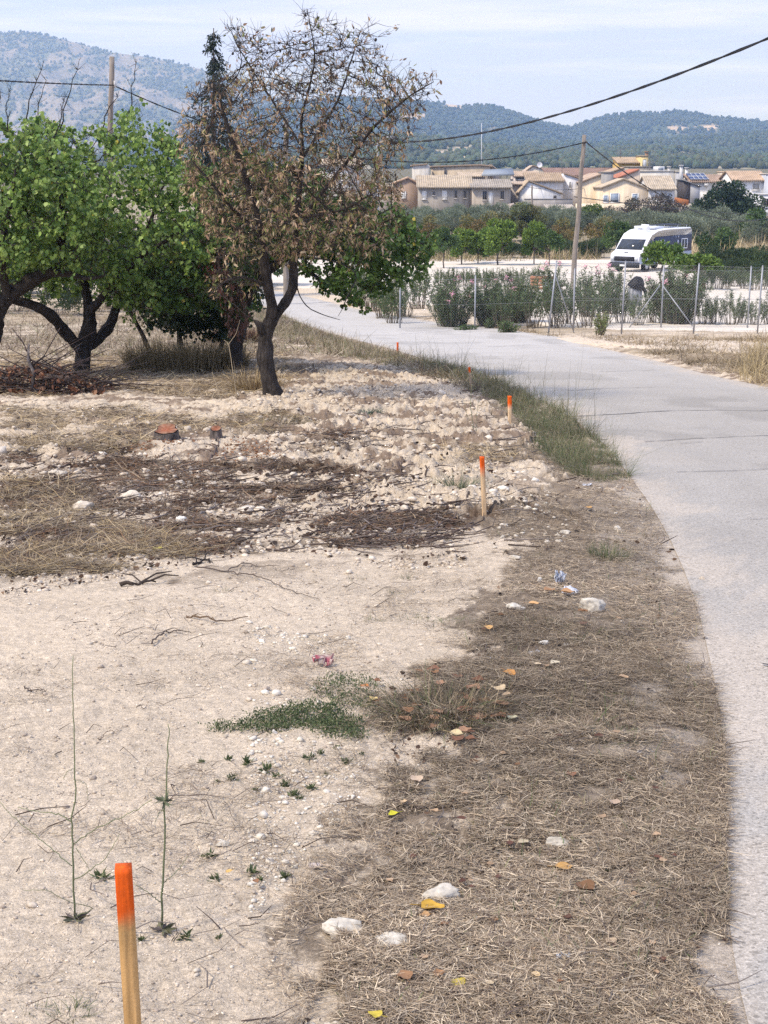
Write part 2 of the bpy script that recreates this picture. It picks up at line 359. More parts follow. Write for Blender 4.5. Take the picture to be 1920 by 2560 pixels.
# ---------------------------------------------------------------- road and car park sheets
def build_road():
    nc = 60; t = np.linspace(0, 1, nc)
    X = RL[:,None,0]*(1-t) + RR[:,None,0]*t; Y = RL[:,None,1]*(1-t) + RR[:,None,1]*t
    wid = np.linalg.norm(RR-RL, axis=1)[:,None]
    x = X.ravel(); y = Y.ravel(); z = zprof(y) + .004 + (fbm(x*.7, y*.7, 91, 3)-.5)*.012
    e = np.minimum(t[None]*wid, (1-t[None])*wid).ravel()
    ed = sstep(.42, .1, e + (fbm(x*1.6, y*1.1, 93, 5)-.5)*1.3 + (fbm(x*16, y*13, 94, 4, .7)-.5)*.8)
    far = sstep(18, 40, y)
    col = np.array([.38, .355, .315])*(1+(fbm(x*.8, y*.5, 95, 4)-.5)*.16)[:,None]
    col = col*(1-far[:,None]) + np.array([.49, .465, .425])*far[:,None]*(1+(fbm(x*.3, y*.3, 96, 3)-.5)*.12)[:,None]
    dd = sstep(.52, .68, fbm(x*1.3, y*.6, 97, 5))*.45*sstep(2.2, .3, e); tr = np.exp(-((e-1.1)/.28)**2)*.06; col = col*(1-tr*(.5+fbm(x*1.2, y*.3, 99, 3)))[:,None]; col = col*(1-.14*sstep(.60, .68, fbm(x*.9+40, y*.5, 98, 4)))[:,None]
    k = np.clip(ed*.8 + dd*.5, 0, 1)[:,None]; col = col*(1-k) + np.array([.47, .415, .345])*k
    i = (np.arange(RN-1)[:,None]*nc + np.arange(nc-1)).ravel()
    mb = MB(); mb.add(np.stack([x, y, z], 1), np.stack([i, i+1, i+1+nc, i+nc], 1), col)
    m = mat('worn_concrete_road', rough=.95, spec=.08, noise=((1.1, .05),(90, .16),(230, .30)), bump=(240, .6, .004))
    t_ = m.node_tree; b = [n for n in t_.nodes if n.type == 'BSDF_PRINCIPLED'][0]; src = b.inputs['Base Color'].links[0].from_socket   # aggregate: pale and dark chips
    vo = t_.nodes.new('ShaderNodeTexVoronoi'); vo.inputs['Scale'].default_value = 120; tc_ = t_.nodes.new('ShaderNodeTexCoord'); t_.links.new(tc_.outputs['Object'], vo.inputs['Vector'])
    cr = t_.nodes.new('ShaderNodeValToRGB'); el = cr.color_ramp.elements; el[0].position = .0; el[0].color = (.6,.6,.6,1); el[1].position = 1; el[1].color = (1.18,1.18,1.18,1)
    e1 = el.new(.2); e1.color = (.92,.92,.92,1); e2 = el.new(.8); e2.color = (1.06,1.06,1.06,1)
    sx = t_.nodes.new('ShaderNodeSeparateColor'); t_.links.new(vo.outputs['Color'], sx.inputs[0]); t_.links.new(sx.outputs[0], cr.inputs[0])
    mu = t_.nodes.new('ShaderNodeMix'); mu.data_type = 'RGBA'; mu.blend_type = 'MULTIPLY'; mu.inputs['Factor'].default_value = 1
    t_.links.new(src, mu.inputs['A']); t_.links.new(cr.outputs[0], mu.inputs['B']); t_.links.new(mu.outputs['Result'], b.inputs['Base Color'])
    tag(mb.build('road', m, smooth=True), kind='structure')
    # hairline cracks and worn joints across the slab
    mb = MB()
    for pts, w_, c_ in ([(1610,1106),(1700,1100),(1800,1096),(1990,1088)], .011, .17), ([(1690,1182),(1800,1180),(1930,1174),(2050,1170)], .007, .2), ([(1440,1042),(1560,1036),(1650,1030),(1790,1027),(1900,1029),(2050,1022)], .014, .16), \
        ([(1420,978),(1520,972),(1640,970)], .012, .24), ([(1500,930),(1640,926)], .012, .3), ([(1700,1110),(1760,1106)], .006, .2), ([(1000,835),(1130,826),(1250,823)], .03, .68), ([(1220,868),(1330,862)], .02, .35), ([(1380,1001),(1500,995)], .01, .3),\
        ([(1907,1668),(1921,1671),(1945,1669)], .006, .08), ([(1870,1300),(1960,1295)], .004, .25):
        q = wpoly(pts); q = resamp(q, 60); q[:,1] += (fbm(q[:,0]*5, q[:,1]*0, 7, 3)-.5)*.10; d = np.gradient(q, axis=0); d /= np.linalg.norm(d, axis=1)[:,None]
        nrm = np.stack([-d[:,1], d[:,0]], 1)*(w_*(.4+1.1*vn(np.arange(60)*.4, 0*d[:,0], 3)))[:,None]
        z = zprof(q[:,1]) + .012; a = np.hstack([q-nrm, z[:,None]]); b_ = np.hstack([q+nrm, z[:,None]]); i = np.arange(59)
        mb.add(np.vstack([a, b_]), np.stack([i, i+1, i+61, i+60], 1), (c_, c_*.95, c_*.9))
    tag(mb.build('road_cracks', MAT['twig']), kind='structure')
build_road()
def strip_sheet(name, top, bot, px0, px1, n, k, col, dz, m):
    xs = np.linspace(px0, px1, n); tp = np.interp(xs, *zip(*top)); bt = np.interp(xs, *zip(*bot)); t = np.linspace(0, 1, k)
    py = tp[:,None]*(1-t) + bt[:,None]*t; x, y = gxy(np.repeat(xs, k), py.ravel())
    tt = np.tile(t, n); z = H(x, y) + np.where((tt < .001) | (tt > .999), -.15, dz); c = np.array(col)*(1+(fbm(x*.5, y*.35, 101, 4)-.5)*.2+(fbm(x*2.5, y*1.5, 102, 3)-.5)*.12)[:,None]
    i = (np.arange(n-1)[:,None]*k + np.arange(k-1)).ravel(); mb = MB(); mb.add(np.stack([x, y, z], 1), np.stack([i, i+k, i+k+1, i+1], 1), c)
    return tag(mb.build(name, m, smooth=True), kind='structure')
GR = mat('pale_gravel', rough=.95, noise=((3, .08),(30, .1)), bump=(60, .4, .01))
strip_sheet('car_park', [(500,640),(1100,648),(1500,648),(2300,652)], [(500,712),(800,722),(960,748),(1187,778),(1370,818),(1553,828),(1900,834),(2300,840)], 560, 2250, 260, 60, (.66,.59,.49), .05, GR)
strip_sheet('dirt_track', [(1270,834),(1400,846),(1700,852),(2100,868)], [(1270,836),(1400,854),(1560,872),(1750,884),(2100,905)], 1270, 2050, 260, 26, (.60,.50,.38), .03, GR)

# ---------------------------------------------------------------- hills
ICO = None
def ico():
    t = (1+5**.5)/2; v = np.array([(-1,t,0),(1,t,0),(-1,-t,0),(1,-t,0),(0,-1,t),(0,1,t),(0,-1,-t),(0,1,-t),(t,0,-1),(t,0,1),(-t,0,-1),(-t,0,1)], float)
    f = np.array([(0,11,5),(0,5,1),(0,1,7),(0,7,10),(0,10,11),(1,5,9),(5,11,4),(11,10,2),(10,7,6),(7,1,8),(3,9,4),(3,4,2),(3,2,6),(3,6,8),(3,8,9),(4,9,5),(2,4,11),(6,2,10),(8,6,7),(9,8,1)])
    return v/np.linalg.norm(v[0]), f
ICV, ICF = ico()
def blobs(mb, c, r, col, jit=.25, flat=(1,1,1), rng=RNG):
    """many low stones / clumps in one mesh: c (N,3) r (N,) col (N,3)"""
    N = len(c); v = ICV[None]*(1+rng.uniform(-jit, jit, (N, 12, 1)))*np.asarray(flat); a = rng.uniform(0, 6.28, N); ca, sa = np.cos(a)[:,None], np.sin(a)[:,None]
    st = rng.uniform(.75, 1.3, (N, 1)); vx = v[:,:,0]*st; v = np.stack([vx*ca-v[:,:,1]*sa, vx*sa+v[:,:,1]*ca, v[:,:,2]], 2)
    v = v*np.asarray(r).reshape(N,1,1) + np.asarray(c)[:,None]
    f = (ICF[None] + (np.arange(N)*12)[:,None,None]).reshape(-1, 3)
    mb.add(v.reshape(-1, 3), f, np.repeat(_c4(col, N), 12, 0))
def hill(name, ridge, Yr, depth, zfoot, cols, seed, trees, px0=-500, px1=2500, nx=420, ny=70, tsize=3.2, rough=1.0, patches=()):
    rx = np.array([r[0] for r in ridge], float); ry = np.array([r[1] for r in ridge], float)
    pxs = np.linspace(px0, px1, nx); zr = zat(np.interp(pxs, rx, ry), Yr); X = (pxs-960)/F*Yr*1.0
    t = np.linspace(0, 1.25, ny)
    def hz(x, t_):
        zz = np.interp(x, X, zr)
        y = Yr - depth*(1-t_)
        g = fbm(x/(Yr*.045), y/(Yr*.09), seed, 5, .55)-.5; g2 = np.abs(fbm(x/(Yr*.022)+5, y/(Yr*.06), seed+9, 4, .55)-.5)
        prof = np.where(t_ <= 1, t_**1.25, 1-(t_-1)**1.2*1.6)
        env = np.sin(np.clip(t_, 0, 1)*math.pi)**.8
        return zfoot + (zz-zfoot)*prof + (zz-zfoot)*env*(g*.75 - g2*.55)*rough, y
    T, XX = np.meshgrid(t, X, indexing='ij'); z, y = hz(XX.ravel(), T.ravel()); x = XX.ravel()
    n1 = fbm(x/(Yr*.02), y/(Yr*.06), seed+20, 5, .6); n2 = fbm(x/(Yr*.004), y/(Yr*.02), seed+22, 4, .6)
    k = np.clip(sstep(cols[2]-.06, cols[2]+.06, n1*.65+n2*.35), 0, 1)[:,None]
    col = np.array(cols[0])*(1-k) + np.array(cols[1])*k; col = col*(1+(n2[:,None]-.5)*.35)
    def bare(xx, yy, zz):
        px = 960+xx/yy*F; py = 450-(zz-EYE)/yy*F; k_ = 0*xx
        for a_, b_, w_, h_ in patches: k_ = np.maximum(k_, sstep(1.1, .7, np.hypot((px-a_)/w_, (py-b_)/h_)+(fbm(px*.12, py*.3, 4, 3)-.5)*1.1))
        return k_
    k = bare(x, y, z)[:,None]; col = col*(1-k)+np.array((.50,.41,.31))*k
    i = (np.arange(ny-1)[:,None]*nx + np.arange(nx-1)).ravel(); mb = MB(); mb.add(np.stack([x, y, z], 1), np.stack([i, i+1, i+1+nx, i+nx], 1), col)
    hm = mat(name+'_slope', rough=1, spec=0, noise=((.03, .2),(.12, .25),(.4, .2)))
    tag(mb.build(name, hm, smooth=True), kind='structure')
    rng = np.random.default_rng(seed); N = trees*3
    q = rng.uniform(0, 1, (N, 2)); q = q[:trees*3]; tx = np.interp(q[:,0], [0, 1], [X[0], X[-1]]); tt = q[:,1]**.85*1.04
    # more along what the picture can see
    z_, y_ = hz(tx, tt); n1 = fbm(tx/(Yr*.02), y_/(Yr*.06), seed+20, 5, .6); n2 = fbm(tx/(Yr*.004), y_/(Yr*.02), seed+22, 4, .6)
    keep = rng.uniform(0, 1, N) < np.clip(1.15 - 1.1*sstep(cols[2]-.1, cols[2]+.1, n1*.65+n2*.35), .12, 1)
    keep &= bare(tx, y_, z_) < .3
    sel = np.where(keep)[0][:trees]; r = rng.uniform(.6, 1.35, len(sel))*tsize
    c = np.stack([tx[sel], y_[sel], z_[sel]+r*.75], 1)
    gc = np.array(cols[3])*rng.uniform(.65, 1.35, (len(sel), 1))*np.array([1, 1, 1]); gc[:,0] *= rng.uniform(.85, 1.25, len(sel))
    mb = MB(); blobs(mb, c, r, gc, .3, (1, 1, 1.15), rng)
    tag(mb.build('pine_wood', MAT['far'], smooth=False), 'scattered dark pines covering the '+name.replace('_', ' '), 'wood', kind='stuff')
hill('near_hill', [(-500,440),(300,430),(700,410),(860,352),(940,342),(1040,344),(1150,356),(1260,372),(1350,378),(1450,382),(1560,374),(1650,376),(1720,388),(1800,398),(1900,392),(2000,382),(2500,370)], 1500, 560, 8, ((.13,.15,.085),(.34,.30,.22),.57,(.08,.105,.058)), 3, 13000, -300, 2300, 420, 70, 2.3, .8, [(1690,395,60,5),(1010,372,30,7),(1090,385,40,5),(1780,402,60,4)])
hill('middle_hill', [(-500,400),(500,395),(800,372),(960,338),(1200,352),(1330,358),(1500,362),(1640,352),(1800,340),(1920,332),(2500,320)], 2300, 700, 20, ((.10,.125,.07),(.30,.26,.19),.60,(.065,.09,.05)), 5, 12000, 300, 2350, 380, 60, 2.9, .7)
hill('far_hill', [(-500,330),(500,300),(700,262),(860,246),(960,250),(1010,252),(1060,256),(1130,262),(1170,266),(1210,265),(1240,270),(1290,290),(1340,308),(1395,321),(1440,310),(1500,292),(1530,286),(1570,282),(1610,284),(1660,279),(1690,280),(1750,292),(1800,296),(1860,302),(1920,312),(2100,322),(2500,300)], 3600, 1300, 25, ((.075,.095,.06),(.28,.22,.16),.66,(.055,.075,.045)), 8, 17000, 500, 2350, 460, 70, 3.4, .8, [(1675,327,30,5),(1745,325,34,6),(1030,300,40,9),(1130,275,30,8)])
hill('left_mountain', [(-500,170),(-200,120),(0,88),(40,82),(80,79),(130,84),(170,92),(230,110),(300,130),(380,140),(440,152),(520,172),(620,212),(740,262),(860,300),(1000,345),(1300,420),(2500,430)], 5200, 2400, 20, ((.15,.165,.115),(.26,.235,.20),.50,(.11,.125,.085)), 12, 15000, -500, 1300, 460, 110, 3.6, .5)

# ---------------------------------------------------------------- village
def tiles(mb, x0, x1, ya, za, yb, zb, col, pitch=.28, amp=.05, alongx=True, seed=1):
    """corrugated tile slope: eave edge (ya,za) to ridge edge (yb,zb) over x0..x1 (roles of x and y swap when alongx is False)"""
    n = max(8, int((x1-x0)/pitch*4)); k = 9; u = np.linspace(x0, x1, n); t = np.linspace(0, 1, k)
    U, T = np.meshgrid(u, t, indexing='ij'); a = ya+(yb-ya)*T; z = za+(zb-za)*T + amp*np.sin(U/pitch*2*math.pi)
    c = np.array(col)*(1+(fbm(U*1.5, a*2.0, seed, 3)-.5)*.55 + np.sin(U/pitch*2*math.pi)*.22)[...,None]
    V = np.stack([U, a, z], -1) if alongx else np.stack([a, U, z], -1)
    i = (np.arange(n-1)[:,None]*k + np.arange(k-1)).ravel(); q = np.stack([i, i+1, i+1+k, i+k], 1)
    mb.add(V.reshape(-1, 3), q if alongx else q[:,::-1], c.reshape(-1, 3))
    lo = V.reshape(-1, 3)-np.array([0, 0, .14]); mb.add(lo, q[:,::-1], np.array(col)*.6)
    # rim
    e = np.concatenate([np.arange(n)*k]); top = V.reshape(-1,3)[e]; bt = lo[e]; j = np.arange(n-1); mb.add(np.vstack([top, bt]), np.stack([j, j+n, j+n+1, j+1], 1), np.array(col)*.75)
    for e in (np.arange(k), (n-1)*k+np.arange(k)):
        top = V.reshape(-1,3)[e]; bt = lo[e]; j = np.arange(k-1); mb.add(np.vstack([top, bt]), np.stack([j, j+k, j+k+1, j+1], 1), np.array(col)*.8)
def window(root, px0, px1, py0, py1, Y, kind='dark', frame=(.75,.74,.72), door=False, yoff=0):
    x0 = P(px0, py0, Y)[0]; x1 = P(px1, py0, Y)[0]; z1 = zat(py0, Y); z0 = zat(py1, Y); yw = Y+yoff
    f = MB(); t = .07 if kind != 'dark' else .035
    if kind == 'dark' and frame == (.75,.74,.72): frame = (.26,.24,.22)
    f.box((x0-t, yw-.05, z0-t), (x0+.03, yw+.05, z1+t), frame).box((x1-.03, yw-.05, z0-t), (x1+t, yw+.05, z1+t), frame)
    f.box((x0+.03, yw-.05, z1-.02), (x1-.03, yw+.05, z1+t), frame).box((x0+.03, yw-.05, z0-t), (x1-.03, yw+.05, z0+.02), frame)
    wo_ = f.build('door' if door else 'window', MAT['plain'], root); wo_c = wo_
    c = {'dark': (.03,.03,.035), 'white': (.78,.78,.76), 'blue': (.42,.50,.60), 'grey': (.36,.35,.33), 'pale': (.62,.62,.62)}[kind]
    g = MB()
    if kind == 'dark':
        g.box((x0+.03, yw-.02, z0+.02), (x1-.03, yw+.03, z1-.02), c); g.box(((x0+x1)/2-.03, yw-.035, z0+.02), ((x0+x1)/2+.03, yw-.02, z1-.02), frame)
        o = g.build('pane', MAT['plain'], off=root.location)
    else:
        zm = z0 + (z1-z0)*(.0 if door or kind != 'blue' else .22)
        g.box((x0+.03, yw-.02, zm+.02), (x1-.03, yw+.03, z1-.02), c)
        for k in range(int((z1-zm)/.14)): g.box((x0+.03, yw-.028, zm+.05+k*.14), (x1-.03, yw-.0201, zm+.09+k*.14), np.array(c)*.85)
        if zm > z0: g.box((x0+.03, yw-.015, z0+.02), (x1-.03, yw+.03, zm+.019), (.05,.06,.07))
        o = g.build('shutter' if not door else 'door_leaf', MAT['plain'], off=root.location)
    o.parent = wo_c
    if not door:
        o = MB().box((x0-.12, yw-.14, z0-t-.07), (x1+.12, yw+.02, z0-t-.003), (.62,.59,.54)).build('sill', MAT['wall'], off=root.location); o.parent = wo_c
def house(label, cat, x0, x1, yb, ye, Y, dep, wall, roof=None, wins=(), name='house', group=None, skirt=1.5):
    X0 = P(x0, ye, Y)[0]; X1 = P(x1, ye, Y)[0]; zb = zat(yb, Y)-skirt; ze = zat(ye, Y)
    root = thing(name, label, cat, ((X0+X1)/2, Y, zb), group)
    kind = roof[0] if roof else 'flat'
    mb = MB()
    if kind == 'gable':            # gable end faces the viewer: ('gable', px_peak, py_peak, colour[, py_right])
        Xp = P(roof[1], roof[2], Y)[0]; zp = zat(roof[2], Y); zr = zat(roof[4], Y) if len(roof) > 4 else ze
        mb.prism([(X0, zb), (X1, zb), (X1, zr), (Xp, zp), (X0, ze)], Y, Y+dep, 'y', wall)
        mb.build('wall', MAT['wall'], root)
        r = MB(); o = .25
        sl = (zp-ze)/(Xp-X0) if Xp > X0 else 0; sr = (zp-zr)/(X1-Xp) if X1 > Xp else 0
        if Xp-X0 > .5: tiles(r, Y-.2, Y+dep+.2, X0-o, ze+.1-sl*o, Xp, zp+.1, roof[3], alongx=False)
        if X1-Xp > .5: tiles(r, Y-.2, Y+dep+.2, X1+o, zr+.1-sr*o, Xp, zp+.1, roof[3], alongx=False)
        r.build('roof', MAT['tile'], root)
    elif kind == 'eave':           # eave faces the viewer: ('eave', py_ridge, colour, ridge inset left px, right px, run)
        run = roof[5] if len(roof) > 5 else dep/2
        zr = zat(roof[1], Y+run)
        mb.prism([(Y, zb), (Y+dep, zb), (Y+dep, ze), (Y+run, zr), (Y, ze)], X0, X1, 'x', wall); mb.build('wall', MAT['wall'], root)
        r = MB(); s_ = (zr-ze)/run
        tiles(r, X0-.25, X1+.25, Y-.45, ze+.12-s_*.45, Y+run, zr+.12, roof[2]); 
        if dep-run > .5: tiles(r, X0-.25, X1+.25, Y+dep+.3, ze+.1, Y+run, zr+.12, roof[2])
        r.build('roof', MAT['tile'], root)
    else:
        mb.box((X0, Y, zb), (X1, Y+dep, ze), wall)
        mb.build('wall', MAT['wall'], root)
        if kind == 'flat':
            c = roof[1] if roof and len(roof) > 1 else np.array(wall)*.85
            r = MB().box((X0-.08, Y-.08, ze+.003), (X1+.08, Y+dep+.08, ze+.16), c); r.build('parapet', MAT['wall'], root)
        elif kind == 'shed':       # ('shed', py_back, colour): low edge towards the viewer
            zr = zat(roof[1], Y+dep); r = MB()
            mb2 = MB().prism([(Y+.01, ze-.01), (Y+dep-.01, ze-.01), (Y+dep-.01, zr-.05)], X0+.02, X1-.02, 'x', wall); mb2.build('gable_wall', MAT['wall'], root)
            tiles(r, X0-.2, X1+.2, Y-.4, ze+.08, Y+dep, zr+.1, roof[2]); r.build('roof', MAT['tile'], root)
    for w_ in wins: window(root, *w_[:4], Y-.02, *(w_[4:] if len(w_) > 4 else ()))
    return root
TAN, BROWN, RED = (.42,.345,.25), (.26,.175,.125), (.34,.16,.10)
LIME = (.80,.77,.71)
def block(root, name, px0, px1, py0, py1, Y, dep, col, m=None):
    a = P(px0, py0, Y); b = P(px1, py1, Y); return MB().box((a[0], Y, b[2]), (b[0], Y+dep, a[2]), col).build(name, m or MAT['wall'], root)
def chimney(root, px, pyt, pyb, Y, wpx=6, col=(.66,.62,.55)):
    a = P(px-wpx/2, pyt, Y); b = P(px+wpx/2, pyb, Y); w_ = b[0]-a[0]
    m = MB().box((a[0], Y, b[2]-.6), (b[0], Y+w_, a[2]), col).box((a[0]-.12, Y-.12, a[2]+.18), (b[0]+.12, Y+w_+.12, a[2]+.3), np.array(col)*.8)
    for sx in (0, 1):
        for sy in (0, 1): m.box((a[0]+sx*(w_-.1), Y+sy*(w_-.1), a[2]+.002), (a[0]+.1+sx*(w_-.1), Y+.1+sy*(w_-.1), a[2]+.179), col)
    m.build('chimney', MAT['wall'], root)

h = house('low grey beige farm building with pale tiled roof at the left end of the village', 'house', 1046, 1179, 530, 467, 205, 9, (.34,.31,.27), ('eave', 440, TAN), [(1056,1065,479,497,'white'),(1082,1087,479,488,'dark'),(1107,1116,478,497,'white'),(1137,1143,476,495,'dark'),(1160,1166,476,495,'dark')])
m = MB(); a = P(1178, 468, 204.6); m.tube([(a[0], 204.7, a[2]), (a[0], 204.7, a[2]-3.4)], .07, 6, (.12,.1,.09)); m.build('drainpipe', MAT['plain'], h)
h = house('low beige building with flat grey-brown roof and white door joined to the farm building', 'house', 1180, 1277, 530, 468, 204.4, 8, (.40,.35,.29), ('eave', 450, (.33,.29,.24)), [(1207,1217,478,499,'dark'),(1252,1260,478,498,'dark'),(1222,1232,480,514,'white',(.5,.48,.45),True)])
house('small pale grey block with slanted top behind the left tiled roof', 'house', 1032, 1074, 470, 414, 236, 7, (.52,.49,.44), ('gable', 1068, 411, (.45,.35,.26), 413))
house('long sand coloured windowless building with a dark door slit', 'house', 1082, 1226, 470, 417, 240, 9, (.46,.38,.28), ('gable', 1200, 413, (.40,.30,.21), 416), [(1111,1116,420,436,'dark')])
house('sand coloured end wall sloping down to the right behind the metal canopy', 'house', 1227, 1250, 470, 415, 241, 8, (.44,.38,.31), ('gable', 1228, 413, (.38,.30,.22), 430))
house('wide low terrace with pale orange roof behind the farm building', 'house', 1150, 1212, 470, 442, 226, 8, (.50,.40,.31), ('shed', 432, (.46,.37,.27)))
# metal canopy on posts
Y = 218; root = thing('metal_canopy', 'dark open shed under a blue grey sheet metal canopy', 'shed', (P(1225,452,Y)[0], Y, zat(470,Y)))
a = P(1204, 438, Y); b = P(1286, 430, Y); m = MB(); m.prism([(a[0], a[2]), (b[0], a[2]+.1), (b[0], a[2]+.2), (a[0], a[2]+.1)], Y, Y+.1, 'y', (.3,.33,.36))
v = np.array([(a[0], Y, a[2]), (b[0], Y, a[2]+.1), (b[0]+.3, Y+7, a[2]+1.0), (a[0]+.8, Y+7, a[2]+.8)]); m.add(np.vstack([v, v-[0,0,.12]]), [(0,1,2,3),(7,6,5,4),(0,4,5,1),(1,5,6,2),(2,6,7,3),(3,7,4,0)], (.27,.30,.33)); m.build('roof', MAT['plain'], root)
for q in np.linspace(a[0]+.1, b[0]-.2, 6): MB().box((q, Y+.12, a[2]-2.0), (q+.09, Y+.21, a[2]+.0), (.06,.06,.065)).build('post', MAT['plain'], root)
MB().box((a[0]-1.6, Y+.4, a[2]-1.6), (b[0]-.1, Y+6.5, a[2]-.55), (.045,.042,.045)).build('canopy_shade_block', MAT['plain'], root)  # solid near-black block, painting the shade under the canopy
MB().box((b[0]-1.9, Y-.3, a[2]-1.9), (b[0]+.3, Y+.06, a[2]-.75), (.50,.45,.38)).build('parapet', MAT['wall'], root)
house('pink-white house with long tan roof and a dark strip window', 'house', 1288, 1352, 475, 441, 230, 8, (.62,.54,.48), ('shed', 429, (.42,.32,.23)), [(1290,1316,444,448,'dark')])
house('white walled yard building of patched grey stone', 'outbuilding', 1278, 1313, 512, 461, 212, 5, (.40,.35,.30), ('shed', 455, (.42,.33,.25)))
h = house('white house with one steep tan tiled slope facing the fields', 'house', 1318, 1408, 500, 453, 216, 5, (.72,.70,.67), ('shed', 433, (.36,.27,.18)))
house('tall white gable wall with a single tiny window', 'house', 1408, 1456, 520, 442, 217, 7, (.66,.65,.65), ('gable', 1409, 434, (.45,.33,.24), 448), [(1423,1428,455,470,'grey')])
house('small bright white house with tan roof falling to the right', 'house', 1300, 1402, 520, 478, 208, 6, (.74,.73,.71), ('gable', 1322, 453, (.42,.33,.23), 483), [(1384,1391,489,496,'dark')])
# yard walls
Y = 204; root = thing('yard_wall', 'grey concrete yard wall below the small white house', 'wall', P(1370, 519, Y)); block(root, 'masonry', 1311, 1431, 498, 526, Y, .3, (.36,.33,.30)); block(root, 'coping', 1310, 1432, 496.5, 497.9, Y-.05, .4, (.30,.28,.26))
root = thing('yard_wall', 'low pinkish wall rising towards the concrete yard wall', 'wall', P(1280, 519, Y)); a, b = P(1235, 516, Y), P(1310, 503, Y)
MB().prism([(a[0], a[2]-1.5), (b[0]-.02, a[2]-1.5), (b[0]-.02, b[2]), (a[0], a[2])], Y, Y+.3, 'y', (.50,.42,.36)).build('masonry', MAT['wall'], root)
house('low shed with grey sheet roof behind the olive trees, right of the yard wall', 'shed', 1375, 1440, 545, 526, 192, 6, (.52,.50,.46), ('shed', 513, (.40,.35,.29)))
# cream houses
h = house('big plain cream wall under a long brown corrugated roof', 'house', 1452, 1509, 540, 455, 214, 14, (.72,.60,.43), ('gable', 1508, 434, (.40,.30,.22), 435))
house('long brown sheet roofed hall behind the cream wall', 'hall', 1370, 1545, 470, 440, 236, 8, (.62,.52,.41), ('shed', 421, (.24,.155,.12)))
house('white gabled house end with a satellite dish behind the tan tiled slope', 'house', 1312, 1370, 470, 430, 245, 6, (.62,.56,.47), ('gable', 1332, 415, (.42,.33,.25), 424))
root = thing('satellite_dish', 'small white satellite dish on the roof of the white gabled house end', 'satellite dish', P(1349, 416, 244)); cx, cy_, cz = P(1349, 412, 244); m = MB()
ang = np.linspace(0, 2*math.pi, 15)[:-1]; rim = np.stack([cx+.42*np.cos(ang), 0*ang+cy_-.1, cz+.42*np.sin(ang)], 1); m.add(np.vstack([rim, [(cx, cy_+.06, cz)], rim+[0,.03,0], [(cx, cy_+.09, cz)]]), [(i, (i+1)%14, 14) for i in range(14)]+[((i+1)%14+15, i+15, 29) for i in range(14)], (.8,.8,.8)); m.build('dish', MAT['plain'], root)
MB().tube([(cx, cy_+.1, cz), (cx, cy_+.15, cz-1.2)], .03, 5, (.4,.4,.4)).build('mast', MAT['plain'], root)
# corner house: cream gable to the left front, side wall to the right front, its shade painted as grey
Y = 206
h = house('cream house with white framed windows and pale tiled roof', 'house', 1507, 1621, 545, 468, Y, 9, (.74,.61,.44), ('gable', 1559, 448, (.44,.36,.26), 471), [(1509,1520,489,505,'blue',(.82,.82,.8)),(1527,1547,484,505,'blue',(.82,.82,.8)),(1581,1595,485,504,'blue',(.82,.82,.8))])
MB().tube([P(1563,495,Y-.1), P(1570,490,Y-1.1), P(1572,493,Y-1.2)], .03, 5, (.2,.15,.1)).build('wall_lamp', MAT['plain'], h)
h = house('shuttered side of the cream house under tan tiles, its shade put in as pale grey', 'house', 1622, 1687, 545, 471, Y-.3, 8.8, (.56,.55,.54), ('eave', 441, (.42,.35,.26)), [(1633,1637,484,502,'pale'),(1650,1659,481,502,'grey'),(1668,1679,481,506,'blue')])
block(h, 'air_conditioner', 1639, 1643, 500, 506, Y-.85, .5, (.7,.7,.7), MAT['plain'])
root = thing('yard_wall', 'long cream garden wall at the foot of the cream house', 'wall', P(1560, 530, 201)); block(root, 'masonry', 1440, 1735, 509, 545, 201, .35, (.70,.60,.45))
house('grey weather-stained block between the two cream walls', 'outbuilding', 1509, 1534, 500, 432, 211.5, 5, (.30,.29,.28), ('flat', (.26,.25,.24)))
h = house('flat roofed off-white building with a rooftop box behind the cream house', 'house', 1598, 1690, 500, 429, 222, 10, (.62,.59,.53), ('flat', (.56,.53,.48)))
block(h, 'rooftop_box', 1642, 1661, 416, 427, 223, 3, (.70,.69,.66)); block(h, 'hatch', 1646, 1658, 418.5, 426, 222.9, .1, (.25,.28,.32), MAT['plain']); chimney(h, 1673, 421, 428, 224, 6)
h = house('narrow grey house side with two tall windows and a tall white chimney', 'house', 1690, 1708, 520, 430, 221.5, 8, (.42,.42,.43), ('flat', (.5,.47,.4)), [(1692,1696,452,472,'dark'),(1703,1706,455,470,'dark')])
chimney(h, 1703, 418, 450, 219, 5, (.7,.69,.66)); 
h = house('small red roofed house with a white chimney beside the solar panels', 'house', 1708, 1732, 500, 447, 226, 7, (.55,.50,.45), ('shed', 437, RED)); chimney(h, 1717, 424, 446, 225, 6, (.7,.69,.66))
house('orange-red roof behind the cream gable', 'house', 1540, 1600, 480, 446, 214, 9, (.62,.50,.38), ('gable', 1598, 424, (.38,.16,.10), 426))
house('tan roofed house stepping down left of the ochre tower', 'house', 1510, 1562, 460, 436, 226, 9, (.55,.48,.38), ('gable', 1560, 420, (.38,.28,.19), 422))
h = house('ochre yellow upper storey with a tan roof standing above the village', 'house', 1546, 1603, 450, 408, 238, 6, (.56,.38,.12), ('shed', 394, (.40,.30,.20)))
h = house('yellow stair tower with a white door and crooked chimney', 'tower', 1603, 1621, 450, 391, 237, 5, (.64,.50,.24), ('flat', (.35,.28,.2)), [(1607,1616,399,418,'white',(.5,.45,.3),True)]); chimney(h, 1617, 383, 391, 238, 7, (.35,.22,.14))
house('low grey block below the yellow tower', 'outbuilding', 1570, 1628, 450, 418, 232, 5, (.38,.33,.27), ('flat', (.3,.27,.23)))
